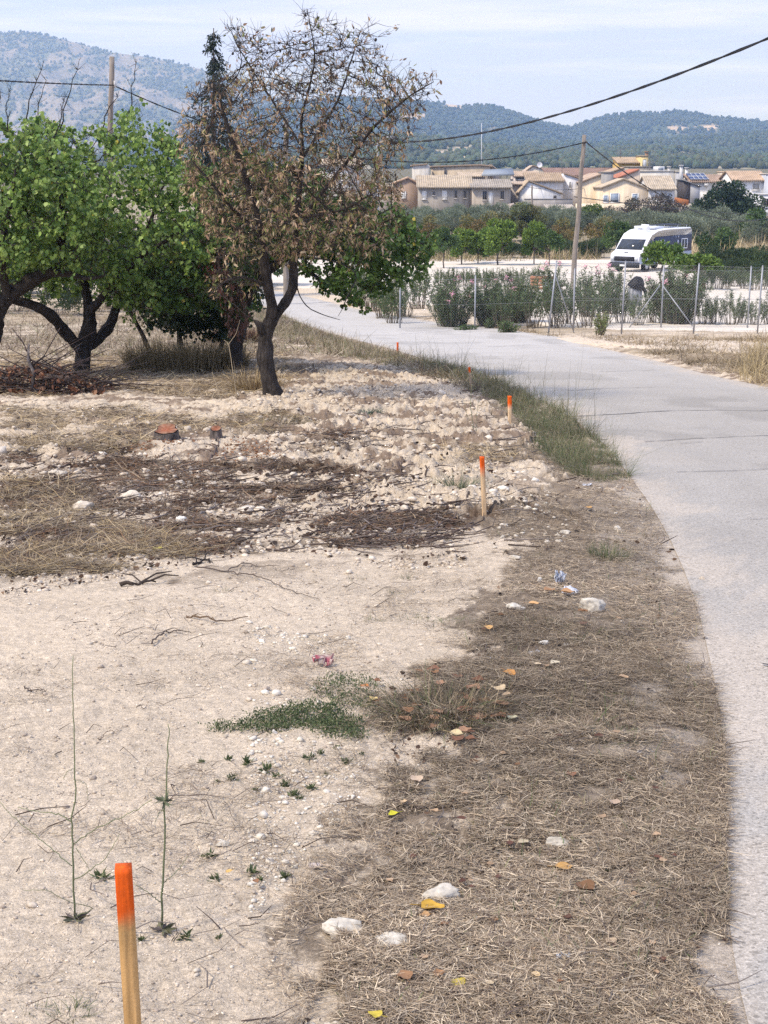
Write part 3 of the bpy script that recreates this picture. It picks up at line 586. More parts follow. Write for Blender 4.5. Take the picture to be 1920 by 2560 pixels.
# lean-to
Y = 212; root = thing('lean_to', 'dark open lean-to with grey sheet walls right of the tall chimney', 'shed', P(1730, 500, Y)); a, b = P(1708, 452, Y), P(1750, 468, Y); zb_ = zat(515, Y)
MB().prism([(a[0], zb_), (a[0]+1.0, zb_), (a[0]+1.0, a[2]-.3), (a[0], a[2])], Y, Y+4, 'y', (.07,.06,.06)).build('shade_fill', MAT['plain'], root)  # solid dark fill, shade of the open bay put into its colour
MB().prism([(a[0]+1.01, zb_), (b[0], zb_), (b[0], b[2]), (a[0]+1.01, a[2]-.35)], Y, Y+4, 'y', (.36,.36,.37)).build('sheet_wall', MAT['wall'], root)
MB().prism([(a[0]-.2, a[2]+.1), (b[0]+.2, b[2]), (b[0]+.2, b[2]+.12), (a[0]-.2, a[2]+.22)], Y-.2, Y+4.2, 'y', (.2,.2,.2)).build('roof', MAT['plain'], root)
root = thing('screen_panel', 'rusty orange sheet fence beside the big round tree', 'fence', P(1703, 510, 200)); a, b = P(1687, 493, 200), P(1722, 500, 200)
MB().prism([(a[0], zat(512,200)), (b[0], zat(512,200)), (b[0], b[2]), (a[0], a[2])], 200, 200.08, 'y', (.42,.16,.06)).build('sheet', MAT['wall'], root)
# solar panel house and right house
h = house('white house with a ribbed brown roof carrying solar panels', 'house', 1724, 1832, 520, 454, 221, 8, (.76,.75,.72), ('eave', 438, (.33,.24,.18)), [(1781,1800,464,478,'grey')])
pr = MB(); zr = zat(437, 225)
for k in range(4):
    for j in range(2):
        a = P(1727+k*11.5, 453, 220.8)[0]; b = P(1727+k*11.5+10.9, 453, 220.8)[0]; y0 = 221.0+j*1.9; y1 = y0+1.8; s_ = (zat(438,225)-zat(454,221))/4
        z0 = zat(454,221)+.32+(y0-221)*s_; z1 = zat(454,221)+.32+(y1-221)*s_; v = np.array([(a,y0,z0),(b,y0,z0),(b,y1,z1),(a,y1,z1)])
        g = MB().add(np.vstack([v, v-[0,0,.06]]), [(0,1,2,3),(7,6,5,4),(0,4,5,1),(1,5,6,2),(2,6,7,3),(3,7,4,0)], (.055,.085,.19))
        g.tube([v[0]+[0,0,.02], v[1]+[0,0,.02], v[2]+[0,0,.02], v[3]+[0,0,.02]], .04, 4, (.6,.62,.65)); g.build('solar_panel', MAT['plain'], h)
block(h, 'air_conditioner', 1762, 1771, 459, 465, 220.4, .5, (.62,.62,.62), MAT['plain'])
h = house('white two storey house with ribbed tan roof at the right edge', 'house', 1832, 1914, 560, 450, 214, 8, (.78,.76,.72), ('eave', 429, (.44,.32,.22)), [(1845,1862,459,474,'pale'),(1882,1899,458,474,'grey')])
block(h, 'balcony', 1874, 1913, 483.5, 485, 213.0, .95, (.6,.6,.6)); block(h, 'drainpipe', 1834, 1836, 453, 463, 213.7, .25, (.3,.3,.3))
house('grey-blue narrow wall at the far right edge', 'house', 1914.5, 1990, 560, 436, 213, 8, (.48,.50,.55), ('flat', (.5,.46,.40)))
house('low white garage with dark openings below the right house', 'garage', 1898, 1985, 560, 487, 203, 6, (.62,.63,.66), ('flat', (.55,.55,.55)), [(1905,1908,492,510,'dark'),(1910,1922,497,514,'dark')])
house('low cream parapet house between the two ribbed roofs', 'house', 1811, 1833, 470, 431, 232, 5, (.66,.58,.46), ('flat', (.6,.45,.33)))
# houses glimpsed through the almond branches
house('pale house glimpsed through the branches of the withered tree', 'house', 800, 900, 500, 412, 240, 8, (.66,.62,.55), ('eave', 398, TAN), [(836,846,430,446,'grey'),(870,880,430,446,'grey')])
house('orange brick house end behind the right side of the withered tree', 'house', 985, 1046, 530, 458, 209, 8, (.36,.26,.19), ('gable', 1020, 444, (.48,.33,.22)), [(1005,1014,480,494,'white')])
house('low white sheds left of the brick house end', 'house', 905, 980, 530, 470, 214, 7, (.64,.60,.54), ('shed', 460, TAN), [(925,933,482,494,'dark')])
# thin masts
root = thing('radio_mast', 'hair thin radio mast rising in front of the hills', 'mast', P(1204, 425, 260)); MB().tube([P(1204,425,260), P(1204,366,260), P(1204,308,260)], [.09,.07,.04], 5, (.62,.64,.66)).build('pole', MAT['plain'], root)
for k in (.3, .6): a = np.array(P(1204, 425-117*k, 260)); MB().tube([a, a+[1.6,0,-3.2]], .015, 3, (.5,.5,.5)).build('guy_wire', MAT['plain'], root)
def antenna(px, pyt, pyb, Y, label):
    root = thing('tv_antenna', label, 'antenna', P(px, pyb, Y)); a = np.array(P(px, pyt, Y)); MB().tube([P(px,pyb,Y), a], .04, 4, (.15,.13,.12)).build('mast', MAT['plain'], root)
    m = MB().tube([a-[.7,0,.2], a+[.7,0,-.2]], .025, 4, (.3,.3,.3))
    for t in np.linspace(-.6, .6, 6): m.tube([a+[t,-.3,-.2], a+[t,.3,-.2]], .018, 4, (.3,.3,.3))
    m.build('array', MAT['plain'], root)
antenna(1551, 372, 395, 240, 'thin television antenna on the ochre yellow storey'); antenna(1405, 402, 440, 226, 'thin television antenna above the white gable wall'); antenna(1624, 402, 440, 225, 'television antenna pole beside the yellow stair tower')
# ---------------------------------------------------------------- foliage builders for the middle distance
def leafquads(mb, c, d, ln, wd, col, rng, fold=.25):
    """diamond leaves: c (N,3) base, d (N,3) unit direction"""
    N = len(c); s_ = np.cross(d, rng.normal(size=(N, 3))); s_ /= np.linalg.norm(s_, axis=1)[:,None]+1e-9; n = np.cross(d, s_)
    ln = np.broadcast_to(ln, (N,))[:,None]; wd = np.broadcast_to(wd, (N,))[:,None]
    m = c + d*ln*.5; v = np.stack([c, m+s_*wd/2+n*wd*fold, c+d*ln, m-s_*wd/2+n*wd*fold], 1).reshape(-1, 3)
    i = np.arange(N)*4; mb.add(v, np.vstack([np.stack([i, i+1, i+2], 1), np.stack([i, i+2, i+3], 1)]), np.repeat(_c4(col, N), 4, 0))
def unit(v): return v/(np.linalg.norm(v, axis=-1, keepdims=True)+1e-9)
def ftree(name, h, wdt, nleaf, ls, cols, seed, up=.4, trunk=.25, base=.15, lobes=16, asp=2.2, wood=(.13,.105,.085), stems=1, flat=1.0, gap=.35):
    rng = np.random.default_rng(seed); root = thing(name, None, None); W = MB(); Lf = MB()
    zc = h*(base+1)/2; hz = h*(1-base)/2; lc = []
    for k in range(lobes):
        a = rng.uniform(0, 6.28); e = math.asin(rng.uniform(-.75, 1)); r = rng.uniform(.45, .82)
        lc.append((math.cos(a)*math.cos(e)*r*wdt/2, math.sin(a)*math.cos(e)*r*wdt/2, zc+math.sin(e)*hz*.78*flat, rng.uniform(.24, .42)*min(wdt/2, hz)*1.25))
    lc = np.array(lc)
    for s_ in range(stems):
        a = rng.uniform(0, 6.28); rr_ = 0 if stems == 1 else rng.uniform(.05, .2)*wdt; b = np.array([math.cos(a)*rr_*.3, math.sin(a)*rr_*.3, -.1])
        fork = np.array([math.cos(a)*rr_, math.sin(a)*rr_, h*max(base, .12)+.1*h])
        tr = trunk*(.5 if stems > 1 else 1); W.tube([b, (b+fork)/2+rng.normal(size=3)*.03*h, fork], [tr*.5, tr*.42, tr*.36], 6, wood)
        for q in lc[s_::stems]:
            m = (fork+q[:3])/2+rng.normal(size=3)*.05*h; W.tube([fork, m, q[:3]], [tr*.3, tr*.18, tr*.06], 4, wood)
    pick = rng.choice(lobes, nleaf, p=lc[:,3]**2/np.sum(lc[:,3]**2)); q = lc[pick]; dr = unit(rng.normal(size=(nleaf, 3)))
    rad = q[:,3]*rng.uniform(.35, 1.12, nleaf)**.6; c = q[:,:3] + dr*rad[:,None]*np.array([1, 1, .85])
    d = unit(dr*.8 + rng.normal(size=(nleaf, 3))*.6 + np.array([0, 0, up])); cols = np.array(cols)
    lob = rng.uniform(.72, 1.25, lobes)[pick]; hue = cols[rng.integers(0, len(cols), lobes)][pick]*.6 + cols[rng.integers(0, len(cols), nleaf)]*.4
    leafquads(Lf, c, d, ls*rng.uniform(.6, 1.4, nleaf), ls/asp*rng.uniform(.7, 1.3, nleaf), hue*(lob*rng.uniform(.75, 1.25, nleaf))[:,None], rng)
    W.build('trunk', MAT['farwood'], root); Lf.build('crown', MAT['far'], root); return root
def place(root, px, Y, label, cat, group=None, sc=1, rz=None, first=False, rng=random):
    loc = onY(px, Y); rz = rng.uniform(0, 6.28) if rz is None else rz
    if first: root.location = loc; root.rotation_euler = (0,0,rz); root.scale = (sc,)*3 if np.isscalar(sc) else sc; r = root
    else: r = dup(root, loc, rz, sc)
    r['label'] = label; r['category'] = cat
    if group: r['group'] = group
    elif 'group' in r: del r['group']
    return r
OL = [(.20,.235,.155),(.25,.28,.195),(.15,.185,.12)]; 
olives = [ftree('olive_tree', 4.2, 4.6, 5200, .26, OL, 100+k, up=1.1, base=.05, lobes=20, asp=3.2) for k in range(3)]
rng = random.Random(5); n_ol = 0; used = [False]*3
rows = [(186, 1000, 1480, 14, .54, 'olive tree in the back row right under the low farm buildings'), (172, 960, 1470, 14, .60, 'olive tree in the second row below the low farm buildings'), (160, 930, 1920, 26, .62, 'silver-green olive tree in the long middle row of the grove'), (150, 1540, 1940, 13, .68, 'olive tree in the row behind the camper van'), (141, 1640, 1960, 10, .62, 'small olive tree in the front row at the right, beside the dry field'), (172, 1560, 1960, 11, .62, 'olive tree below the big dark round tree'), (178, 600, 930, 9, .8, 'olive tree hidden behind the withered tree')]
for (Y, a, b, n, sc, olab) in rows:
    for i in range(n):
        k = rng.randrange(3); px = a+(b-a)*(i+rng.uniform(.1,.9))/n
        place(olives[k], px, Y+rng.uniform(-4, 4), olab, 'olive tree', 'grove: '+olab, sc*rng.uniform(.82, 1.12), first=not used[k], rng=rng); used[k] = True
YG = [(.17,.21,.05),(.25,.26,.06),(.12,.165,.045)]
t = ftree('carob_tree', 4.6, 6.2, 6500, .26, [(.12,.13,.045),(.17,.16,.055),(.09,.11,.04)], 120, base=.05, lobes=24, asp=1.6); place(t, 1308, 152, 'wide olive-yellow rounded tree in front of the grey yard wall', 'tree', first=True, sc=(.92,.92,.74))
t = ftree('fig_tree', 6.2, 8.6, 9000, .36, [(.035,.06,.028),(.05,.085,.035),(.028,.045,.024)], 121, base=.02, lobes=30, asp=1.4); place(t, 1812, 172, 'big dark green round tree before the white houses on the right', 'tree', first=True, sc=(.88,.88,.82))
t = ftree('bare_thicket', 3.6, 4.6, 2600, .2, [(.10,.075,.065),(.13,.10,.075),(.08,.085,.05)], 122, base=.05, lobes=18, stems=5, trunk=.2, asp=2); place(t, 1590, 168, 'dark purplish half-bare thicket below the cream house', 'shrub', first=True)
place(t, 1655, 164, 'second purplish half-bare thicket, right below the rusty orange sheet fence', 'shrub', sc=1.15, rz=2); place(t, 1530, 165, 'low half-bare thicket left of the purplish thicket', 'shrub', sc=.8, rz=4)
t = ftree('bushy_tree', 4.0, 4.2, 4200, .26, [(.12,.17,.05),(.17,.22,.06),(.08,.12,.04)], 123, base=.05, lobes=18, asp=1.7); place(t, 1478, 165, 'leafy mid-green tree at the foot of the big cream wall', 'tree', first=True, sc=.8)
t['label'] = 'leafy mid-green tree at the foot of the big cream wall'
# almond and mulberry trees of the car park edge
ALM = [(.26,.19,.07),(.20,.19,.06),(.30,.20,.09),(.15,.17,.055)]
t = ftree('rusty_tree', 3.6, 3.6, 3600, .22, ALM, 130, base=.18, lobes=18, asp=2); place(t, 1412, 136, 'rust-yellow small tree left of the utility pole', 'tree', first=True, sc=.78)
place(t, 1500, 138, 'rust-brown small tree right of the utility pole', 'tree', sc=.8, rz=2.2); place(t, 1085, 138, 'rust-green small tree behind the first fence posts', 'tree', sc=.85, rz=4)
place(t, 1000, 134, 'rust-green tree seen just right of the withered tree', 'tree', sc=.85, rz=1); place(t, 1180, 142, 'brownish small tree between the two bright mulberries', 'tree', sc=.8, rz=5); place(t, 1225, 140, 'low brownish tree behind the bright mulberries', 'tree', sc=.9, rz=3)
MUL = [(.17,.25,.045),(.22,.30,.06),(.11,.18,.04)]
t = ftree('mulberry_tree', 3.4, 3.4, 3400, .24, MUL, 131, base=.25, lobes=15, trunk=.16, asp=1.4); place(t, 1155, 112, 'bright yellow-green mulberry, the left one by the car park', 'mulberry tree', first=True, sc=.72)
place(t, 1245, 111, 'bright yellow-green mulberry, the right and taller one by the car park', 'mulberry tree', sc=.9, rz=2.4); place(t, 1195, 114, 'yellowish mulberry wedged between the two bright ones', 'mulberry tree', sc=.62, rz=4.4)
place(t, 1335, 112, 'pale yellow-green sapling left of the rust-yellow tree', 'mulberry tree', sc=(.62,.62,.85), rz=1.4)
GRN = [(.08,.13,.04),(.11,.17,.05),(.06,.10,.035)]
t = ftree('young_tree', 3.2, 2.4, 2200, .2, GRN, 132, base=.35, lobes=12, trunk=.12, asp=1.5); place(t, 1372, 109, 'young dark green tree on a thin stem left of the utility pole', 'young tree', first=True, sc=.78)
place(t, 1547, 112, 'young green tree on a thin stem left of the camper van', 'young tree', sc=.95, rz=2); place(t, 1110, 106, 'young green tree on a thin stem behind the pink oleanders', 'young tree', sc=.85, rz=3)
t = ftree('young_mulberry', 3.3, 3.2, 1500, .25, [(.11,.18,.04),(.16,.24,.05),(.075,.13,.035)], 133, base=.42, lobes=13, trunk=.14, asp=1.4, flat=.9)
for k, (px, Y, sc, lb) in enumerate([(1655, 80, (.78,.78,.74), 'young mulberry hiding the middle of the camper van'), (1735, 78, (.85,.85,.55), 'spreading young mulberry hiding the tail of the camper van'), (1555, 0, 0, '')][:2]): place(t, px, Y, lb, 'young mulberry', first=(k == 0), sc=sc, rz=k*2.0)
t = lowt = ftree('low_tree', 2.6, 3.0, 2200, .22, GRN, 134, base=.1, lobes=13, trunk=.12, asp=1.5); place(t, 1790, 118, 'small round green tree in the dry field right of the camper van', 'tree', first=True); place(t, 1905, 140, 'larger green tree at the right edge before the garage', 'tree', sc=1.4, rz=2)
# dark hedge rows beyond the car park
HG = [(.05,.085,.035),(.075,.115,.045),(.04,.065,.03),(.11,.13,.055)]
hs = [ftree('oleander_bush', 1.5, 2.2, 1500, .2, HG, 140+k, up=1.3, base=0, lobes=12, trunk=.06, asp=4, stems=6) for k in range(2)]; used = [False]*2
for (a, b, n, Y, sc, lb, g) in [(1745, 1960, 16, 100, .95, 'dark green oleander in the dense hedge right of the camper van', 'hedge oleanders right of the van'), (1010, 1520, 30, 124, .9, 'dark bush in the hedge along the far side of the car park', 'far hedge bushes'),
                                (1760, 1940, 12, 92, .7, 'grey-green bush in the lower hedge row right of the camper van', 'lower hedge bushes'), (560, 1000, 22, 122, 1.1, 'dark bush behind the withered tree beyond the road', 'bushes beyond the road')]:
    for i in range(n): k = rng.randrange(2); place(hs[k], a+(b-a)*(i+rng.uniform(.2,.8))/n, Y+rng.uniform(-1.5, 1.5), lb, 'bush', g, sc*rng.uniform(.75, 1.15), first=not used[k], rng=rng); used[k] = True

# ---------------------------------------------------------------- oleanders: many stems with long narrow leaves
OLE = [(.08,.125,.055),(.115,.165,.07),(.06,.09,.042),(.15,.20,.08)]
def oleander(h, wdt, stems, seed, flowers=0, bare=.3, cols=OLE, lpn=34, ll=.15):
    rng = np.random.default_rng(seed); root = thing('oleander_bush', None, None); W = MB(); Lf = MB(); Fl = MB(); cols = np.array(cols)
    for s_ in range(stems):
        a = rng.uniform(0, 6.28); sp = rng.uniform(0, 1)**.6*wdt/2; hh = h*rng.uniform(.62, 1.0)*(1-.25*(sp/(wdt/2))**2); t = np.linspace(0, 1, 7)
        p = np.stack([math.cos(a)*(.42*sp+.58*sp*t**1.1)+rng.normal(0,.02,7), math.sin(a)*(.42*sp+.58*sp*t**1.1)+rng.normal(0,.02,7), hh*t-.03], 1)
        W.tube(p, np.linspace(.014, .005, 7), 4, (.17,.14,.10))
        nl = lpn; tt = bare+(1-bare)*rng.uniform(0, 1, nl)**.75; b = np.stack([np.interp(tt, t, p[:,k]) for k in range(3)], 1)
        az = rng.uniform(0, 6.28, nl); el = rng.uniform(-.1, 1.25, nl); d = np.stack([np.cos(az)*np.cos(el), np.sin(az)*np.cos(el), np.sin(el)], 1)
        c = cols[rng.integers(0, len(cols), nl)]*rng.uniform(.7, 1.3, (nl, 1)); leafquads(Lf, b, d, ll*rng.uniform(.7, 1.3, nl), .026*rng.uniform(.8, 1.3, nl), c, rng)
        if s_ < flowers:
            q = p[-1]+rng.normal(0, .05, (26, 3))+[0, 0, .04]; dd = unit(rng.normal(size=(26, 3))+[0, 0, .5]); leafquads(Fl, q, dd, .05, .05, np.array([.80,.42,.50])*rng.uniform(.75, 1.2, (26, 1)), rng); Fl.build('flower_head', MAT['plain'], root); Fl = MB()
    W.build('stems', MAT['farwood'], root); Lf.build('leaves', MAT['far'], root)
    return root
dense = [oleander(2.0, 2.3, 130, 200+k, flowers=fl*2, bare=.08, lpn=56) for k, fl in enumerate((3, 2))]
loose = [oleander(1.75, 1.6, 26, 210+k, flowers=0, bare=.36, lpn=44) for k in range(3)]
pinkie = oleander(2.0, 1.7, 44, 220, flowers=3, bare=.25, lpn=44)
seen = {}
def pole_(o, px, Y, lb, sc=1, g=None, rz=None):
    f = id(o) not in seen; seen[id(o)] = 1; return place(o, px, Y, lb, 'oleander', g, sc, first=f, rz=rz, rng=rng)
pole_(dense[0], 1128, 50, 'tall dense oleander with pink flowers behind the leftmost fence post', .86, rz=.5); pole_(dense[1], 1225, 50.5, 'dense oleander with pink flowers right of the leftmost fence post', .80, rz=1)
pole_(dense[0], 1290, 52, 'dense oleander whose lower stems show bare gaps, left of the slanting post', .8, rz=3); pole_(dense[1], 1690, 50.5, 'dense dark oleander inside the braced fence corner, pink flowers on top', 1.0, rz=4)
for px, Y, sc, k in [(1255,49,.8,0),(1330,49,.84,1),(1388,49.5,.92,2),(1424,51,.95,0),(1468,49,.86,1),(1508,50.5,.92,2),(1556,51,.74,0),(1592,49.6,.62,1),(1632,51,.72,2),(1760,50,.62,0),(1788,50.4,.58,1),(1824,50,.68,2),(1850,51,.56,0),(1884,50,.55,1),(1925,50.4,.66,2)]:
    pole_(loose[k], px, Y, 'leggy oleander with bare lower stems in the row behind the wire fence', sc, 'leggy oleanders behind the fence')
pole_(pinkie, 1470, 55, 'oleander with two pink flower heads right behind the utility pole', .95, rz=1); pole_(pinkie, 1535, 57, 'oleander with a lone pink flower head left of the black waste bin', .95, rz=3); pole_(pinkie, 1372, 60, 'oleander with a pink flower head left of the utility pole', 1.0, rz=5)
for px, Y, sc, k in [(1010,56,1.0,0),(955,55,1.0,1),(985,52,.8,2),(1050,62,1.1,1),(930,60,1.15,2),(900,64,1.2,0)]: pole_(loose[k], px, Y, 'thin oleander beyond the road just right of the withered tree', sc, 'thin oleanders by the road bend')
for i in range(14):
    px = 1100+i*19+rng.uniform(-5, 5); pole_(loose[i % 3], px, 82+rng.uniform(-1, 1), 'small oleander in the planted row across the car park behind the pink oleanders', .62, 'oleanders planted across the car park')
for i, px in enumerate([1755,1775,1797,1815,1832,1848,1866,1884,1902,1918]): pole_(loose[i % 3], px+rng.uniform(-3,3), 80+rng.uniform(-2.5, 2.5), 'small oleander in the sparse row across the right of the car park', .62+.1*rng.random(), 'sparse oleander row at the right of the car park')
# pale green weed clump in front of the fence
wd = oleander(.9, .5, 22, 230, bare=.05, cols=[(.20,.25,.10),(.26,.30,.12)], lpn=30, ll=.09); wd.name = 'weed_clump'; place(wd, 1500, 44.4, 'bright yellow-green weed clump standing before the fence', 'weed', first=True, sc=.9)
wd = oleander(.5, .8, 26, 231, bare=.02, cols=[(.08,.13,.05),(.11,.17,.06)], lpn=26, ll=.09); wd.name = 'weed_clump'; place(wd, 1268, 46.5, 'low dark green weed clump at the far road edge', 'weed', first=True)
place(wd, 1165, 48, 'flat green weed patch at the far road edge left of the others', 'weed', sc=(1.2,.8,.5)); place(wd, 1225, 49, 'small grey-green weed under the dense oleander', 'weed', sc=.7)

# ---------------------------------------------------------------- wire fences
def fence(label, posts, mesh_top, braces, gname):
    """posts: (px, Y, height, lean) left to right"""
    b = [np.array(onY(p[0], p[1])) for p in posts]; root = thing('wire_fence', label, 'fence', tuple(b[0]), gname)
    tops = []
    for q, p in zip(b, posts):
        tp = q+np.array([p[3], 0, p[2]]); tops.append(tp); MB().tube([q-[0,0,.1], tp], .024, 8, (1,1,1)).tube([tp-[0,0,.0], tp+[0,0,.02]], [.028,.015], 8).build('post', MAT['metal'], root)
    m = MB()
    for i in range(len(b)-1):
        A, B, At, Bt = b[i], b[i+1], b[i]+(tops[i]-b[i])*mesh_top, b[i+1]+(tops[i+1]-b[i+1])*mesh_top
        Ln = np.linalg.norm(B-A); hgt = np.linalg.norm(At-A); n = int((Ln+hgt)/.085); ew = .0008
        def pt(s_, z_): s_ = s_/Ln; lo = A+(B-A)*s_; hi = At+(Bt-At)*s_; return lo+(hi-lo)*(z_/hgt)+[0,0,.04]
        for k in range(n+1):
            s0 = k*.085
            for sg in (1, -1):
                a0 = max(0, s0-hgt); a1 = min(Ln, s0)
                if a1-a0 < .02: continue
                z0, z1 = (s0-a0, s0-a1); 
                if sg < 0: z0, z1 = hgt-z0, hgt-z1
                pa, pb = pt(a0, z0), pt(a1, z1); dv = unit(pb-pa); sd = np.cross(dv, (0, 1, 0)); sd = unit(sd)*ew
                m.add([pa-sd, pb-sd, pb+sd, pa+sd, pa+[0,ew*2,0], pb+[0,ew*2,0]], [(0,1,2,3),(0,4,5,1),(3,2,5,4)], (1,1,1))
        for z_ in (.02, .5, .99): m.tube([pt(0, hgt*z_), pt(Ln, hgt*z_)], .003, 3)
    m.build('wire_mesh', MAT['metal'], root)
    for (pa, pb) in braces:
        MB().tube([np.array(P(*pa)), np.array(P(*pb))], .017, 7).build('brace', MAT['metal'], root)
FY = 45.2
fence('nearer chain-link fence on grey posts between the road and the oleanders', [(1370,FY,2.12,.2),(1553,FY,2.12,.06),(1733,FY,2.03,.09),(1893,FY,1.95,.06),(2060,FY,1.95,.02)], .96, [((1387,683,FY+.05),(1437,838,FY+1.2))], None)
fence('farther chain-link fence with the two-legged braced post', [(1000,49,1.7,0),(1187,48.5,1.72,.0),(1433,48,1.9,.0),(1652,48,1.95,.02),(1868,48,1.92,.03),(2080,48,1.95,.0)], .92, [((1650,713,47.9),(1571,822,47.9)),((1656,713,47.9),(1731,815,47.0))], None)

# ---------------------------------------------------------------- poles, lamp and cables
def pole(label, base, top, r0, r1, gname=None, nm='utility_pole'):
    base = np.array(base); top = np.array(top); root = thing(nm, label, 'pole', tuple(base), gname); n = 12; t = np.linspace(0, 1, n)[:,None]
    p = base*(1-t)+top*t; p[1:-1,0] += .02*np.sin(np.arange(1, n-1)*1.3); MB().tube(p-np.array([0,0,.2])*(1-t), np.linspace(r0, r1, n), 10, (.25,.215,.18)).build('shaft', MAT['pole'], root, smooth=True); return root
YP = 68; bp = np.array(onY(1428, YP)); tp = np.array(P(1461, 337, YP)); r = pole('leaning grey wooden utility pole rising from the oleanders', bp, tp, .12, .085)
MB().tube([tp+[.02,-.12,-.33], tp+[.12,-.16,-.30]], .035, 6, (.08,.07,.07)).tube([tp+[-.1,-.12,-.36], tp+[.02,-.12,-.36]], .03, 6, (.08,.07,.07)).build('insulator', MAT['twig'], r)
YQ = 62; tq = np.array(P(280, 142, YQ)); bq = np.array(onY(268, YQ)); r = pole('grey wooden utility pole standing behind the left apricot trees', bq, tq, .13, .10)
MB().tube([tq+[.1,-.12,-.9], tq+[.1,-.13,-1.15]], .05, 6, (.5,.5,.5)).build('insulator', MAT['twig'], r)
tz = np.array(P(715, 296, 66)); r = pole('utility pole hidden in the crown of the withered tree', onY(715, 66), tz, .14, .1)
def cable(label, a, b, sag, r=.017):
    a = np.array(a); b = np.array(b); t = np.linspace(0, 1, 90)[:,None]; p = a*(1-t)+b*t; p[:,2] -= (4*sag*t*(1-t))[:,0]; root = p.mean(0)
    o = MB(); wv = np.arange(90)*1.1*max(1, np.linalg.norm(b-a)/40)
    for s_ in (0, math.pi): q = p+np.stack([0*wv, np.cos(wv+s_)*r*.7, np.sin(wv+s_)*r*.7], 1); o.tube(q, r, 5)
    o = o.build('overhead_cable', MAT['cable'], off=a); o.location = a; tag(o, label, 'cable')
att = tp+np.array([.05,-.17,-.3]); atq = np.array(P(283, 213, YQ-.15))
def sagthrough(a, b, px, py):
    """sag that makes the hanging cable pass through the sight line px,py"""
    a = np.array(a); b = np.array(b); best = None
    for t in np.linspace(.02, .98, 400):
        q = a*(1-t)+b*t; x = P(px, py, q[1]); e = abs(x[0]-q[0])
        if best is None or e < best[0]: best = (e, (q[2]-x[2])/(4*t*(1-t)))
    return best[1]
aL = P(-260, 185, 40); cable('black cable from the left edge of the picture to the left utility pole', aL, atq, sagthrough(aL, atq, 60, 205))
cable('black cable sagging between the two visible utility poles', atq, att, sagthrough(atq, att, 1120, 405))
aR = P(2000, 62, 24); cable('thick black cable coming down from the upper right corner', aR, tz+[.1,-.14,-.1], sagthrough(aR, tz, 1330, 300))
cR = P(1960, 531, 120); cable('black cable dropping from the leaning pole towards the round tree', att, cR, sagthrough(att, cR, 1700, 513), .022)
a1 = P(1436, 492, YP); b1 = P(1990, 535, 180); cable('thin grey service wire crossing low in front of the cream house', a1, b1, sagthrough(a1, b1, 1690, 522), .018)
a2 = P(1278, 458, 204); b2 = P(1460, 470, 214); cable('thin wire strung across the white house fronts', a2, b2, .5, .022)
r = pole('short dark pole before the small white house', onY(1330, 196), P(1330, 462, 196), .12, .1)
# street lamp behind the withered tree
Y = 75; b_ = np.array(onY(944, Y)); tp_ = np.array(P(944, 352, Y)); root = thing('street_lamp', 'grey street lamp behind the right branches of the withered tree', 'street lamp', tuple(b_))
MB().tube([b_, tp_], [.08,.05], 8, (1,1,1)).tube([tp_, tp_+[.4,0,.12]], .035, 6).build('pole', MAT['metal'], root)
lh = MB().prism([(0,0),(.62,.02),(.66,.10),(.5,.17),(.05,.14)], -.14, .14, 'y', (.25,.27,.3)).build('lamp_head', MAT['plain']); lh.parent = root; lh.location = tuple(tp_+[.25,0,.06]-b_)

# ---------------------------------------------------------------- waste bin, notice board
o = onY(1585, 56); root = thing('waste_bin', 'black lidded waste bin in a grey cage on the gravel', 'bin', o); t = np.linspace(0, 1, 9)
MB().tube([np.array(o)+[0,0,.4], np.array(o)+[0,0,1.02]], [.22,.24], 14, (.28,.29,.31)).build('basket', MAT['plain'], root); m = MB()
for k in range(12): a = k*math.pi/6; m.tube([np.array(o)+[.25*math.cos(a),.25*math.sin(a),.38], np.array(o)+[.26*math.cos(a),.26*math.sin(a),1.04]], .012, 4)
m.build('cage', MAT['metal'], root)
z = np.linspace(0, 1, 8); MB().tube(np.array(o)+np.stack([.05*np.sin(z*3), 0*z, 1.0+.42*z], 1), .30*np.sqrt(np.clip(1.02-z**2.2, 0, 1))+.01, 12, (.012,.012,.015)).build('lid', MAT['plain'], root, smooth=True)
MB().add(np.array(o)+np.array([(.2,-.2,1.2),(.42,-.1,.9),(.40,.1,.62),(.25,-.05,1.0),(.22,-.17,1.2),(.44,-.07,.9),(.42,.13,.62),(.27,-.02,1.0)]), [(0,1,3),(1,2,3),(7,5,4),(7,6,5),(0,4,5,1),(1,5,6,2)], (.015,.015,.018)).build('bag_flap', MAT['plain'], root)
MB().tube([np.array(o), np.array(o)+[0,0,.4]], .04, 8).build('post', MAT['metal'], root)
o = onY(1357, 66); root = thing('notice_board', 'small reddish slatted wooden board with a blue and white sheet, behind the oleanders', 'board', o); o = np.array(o); zt = zat(688, 66)-o[2]
for k in range(4): MB().box(tuple(o+[-.55,0,zt-.16-k*.15]), tuple(o+[.5,.04,zt-.04-k*.15]), (.36,.17,.10)).build('slat', MAT['plain'], root)
for sx in (-.5, .42): MB().box(tuple(o+[sx,.041,0]), tuple(o+[sx+.07,.1,zt]), (.28,.17,.11)).build('post', MAT['plain'], root)
MB().box(tuple(o+[.02,-.012,zt-.75]), tuple(o+[.36,-.002,zt-.2]), (.55,.66,.80)).build('sheet', MAT['plain'], root)

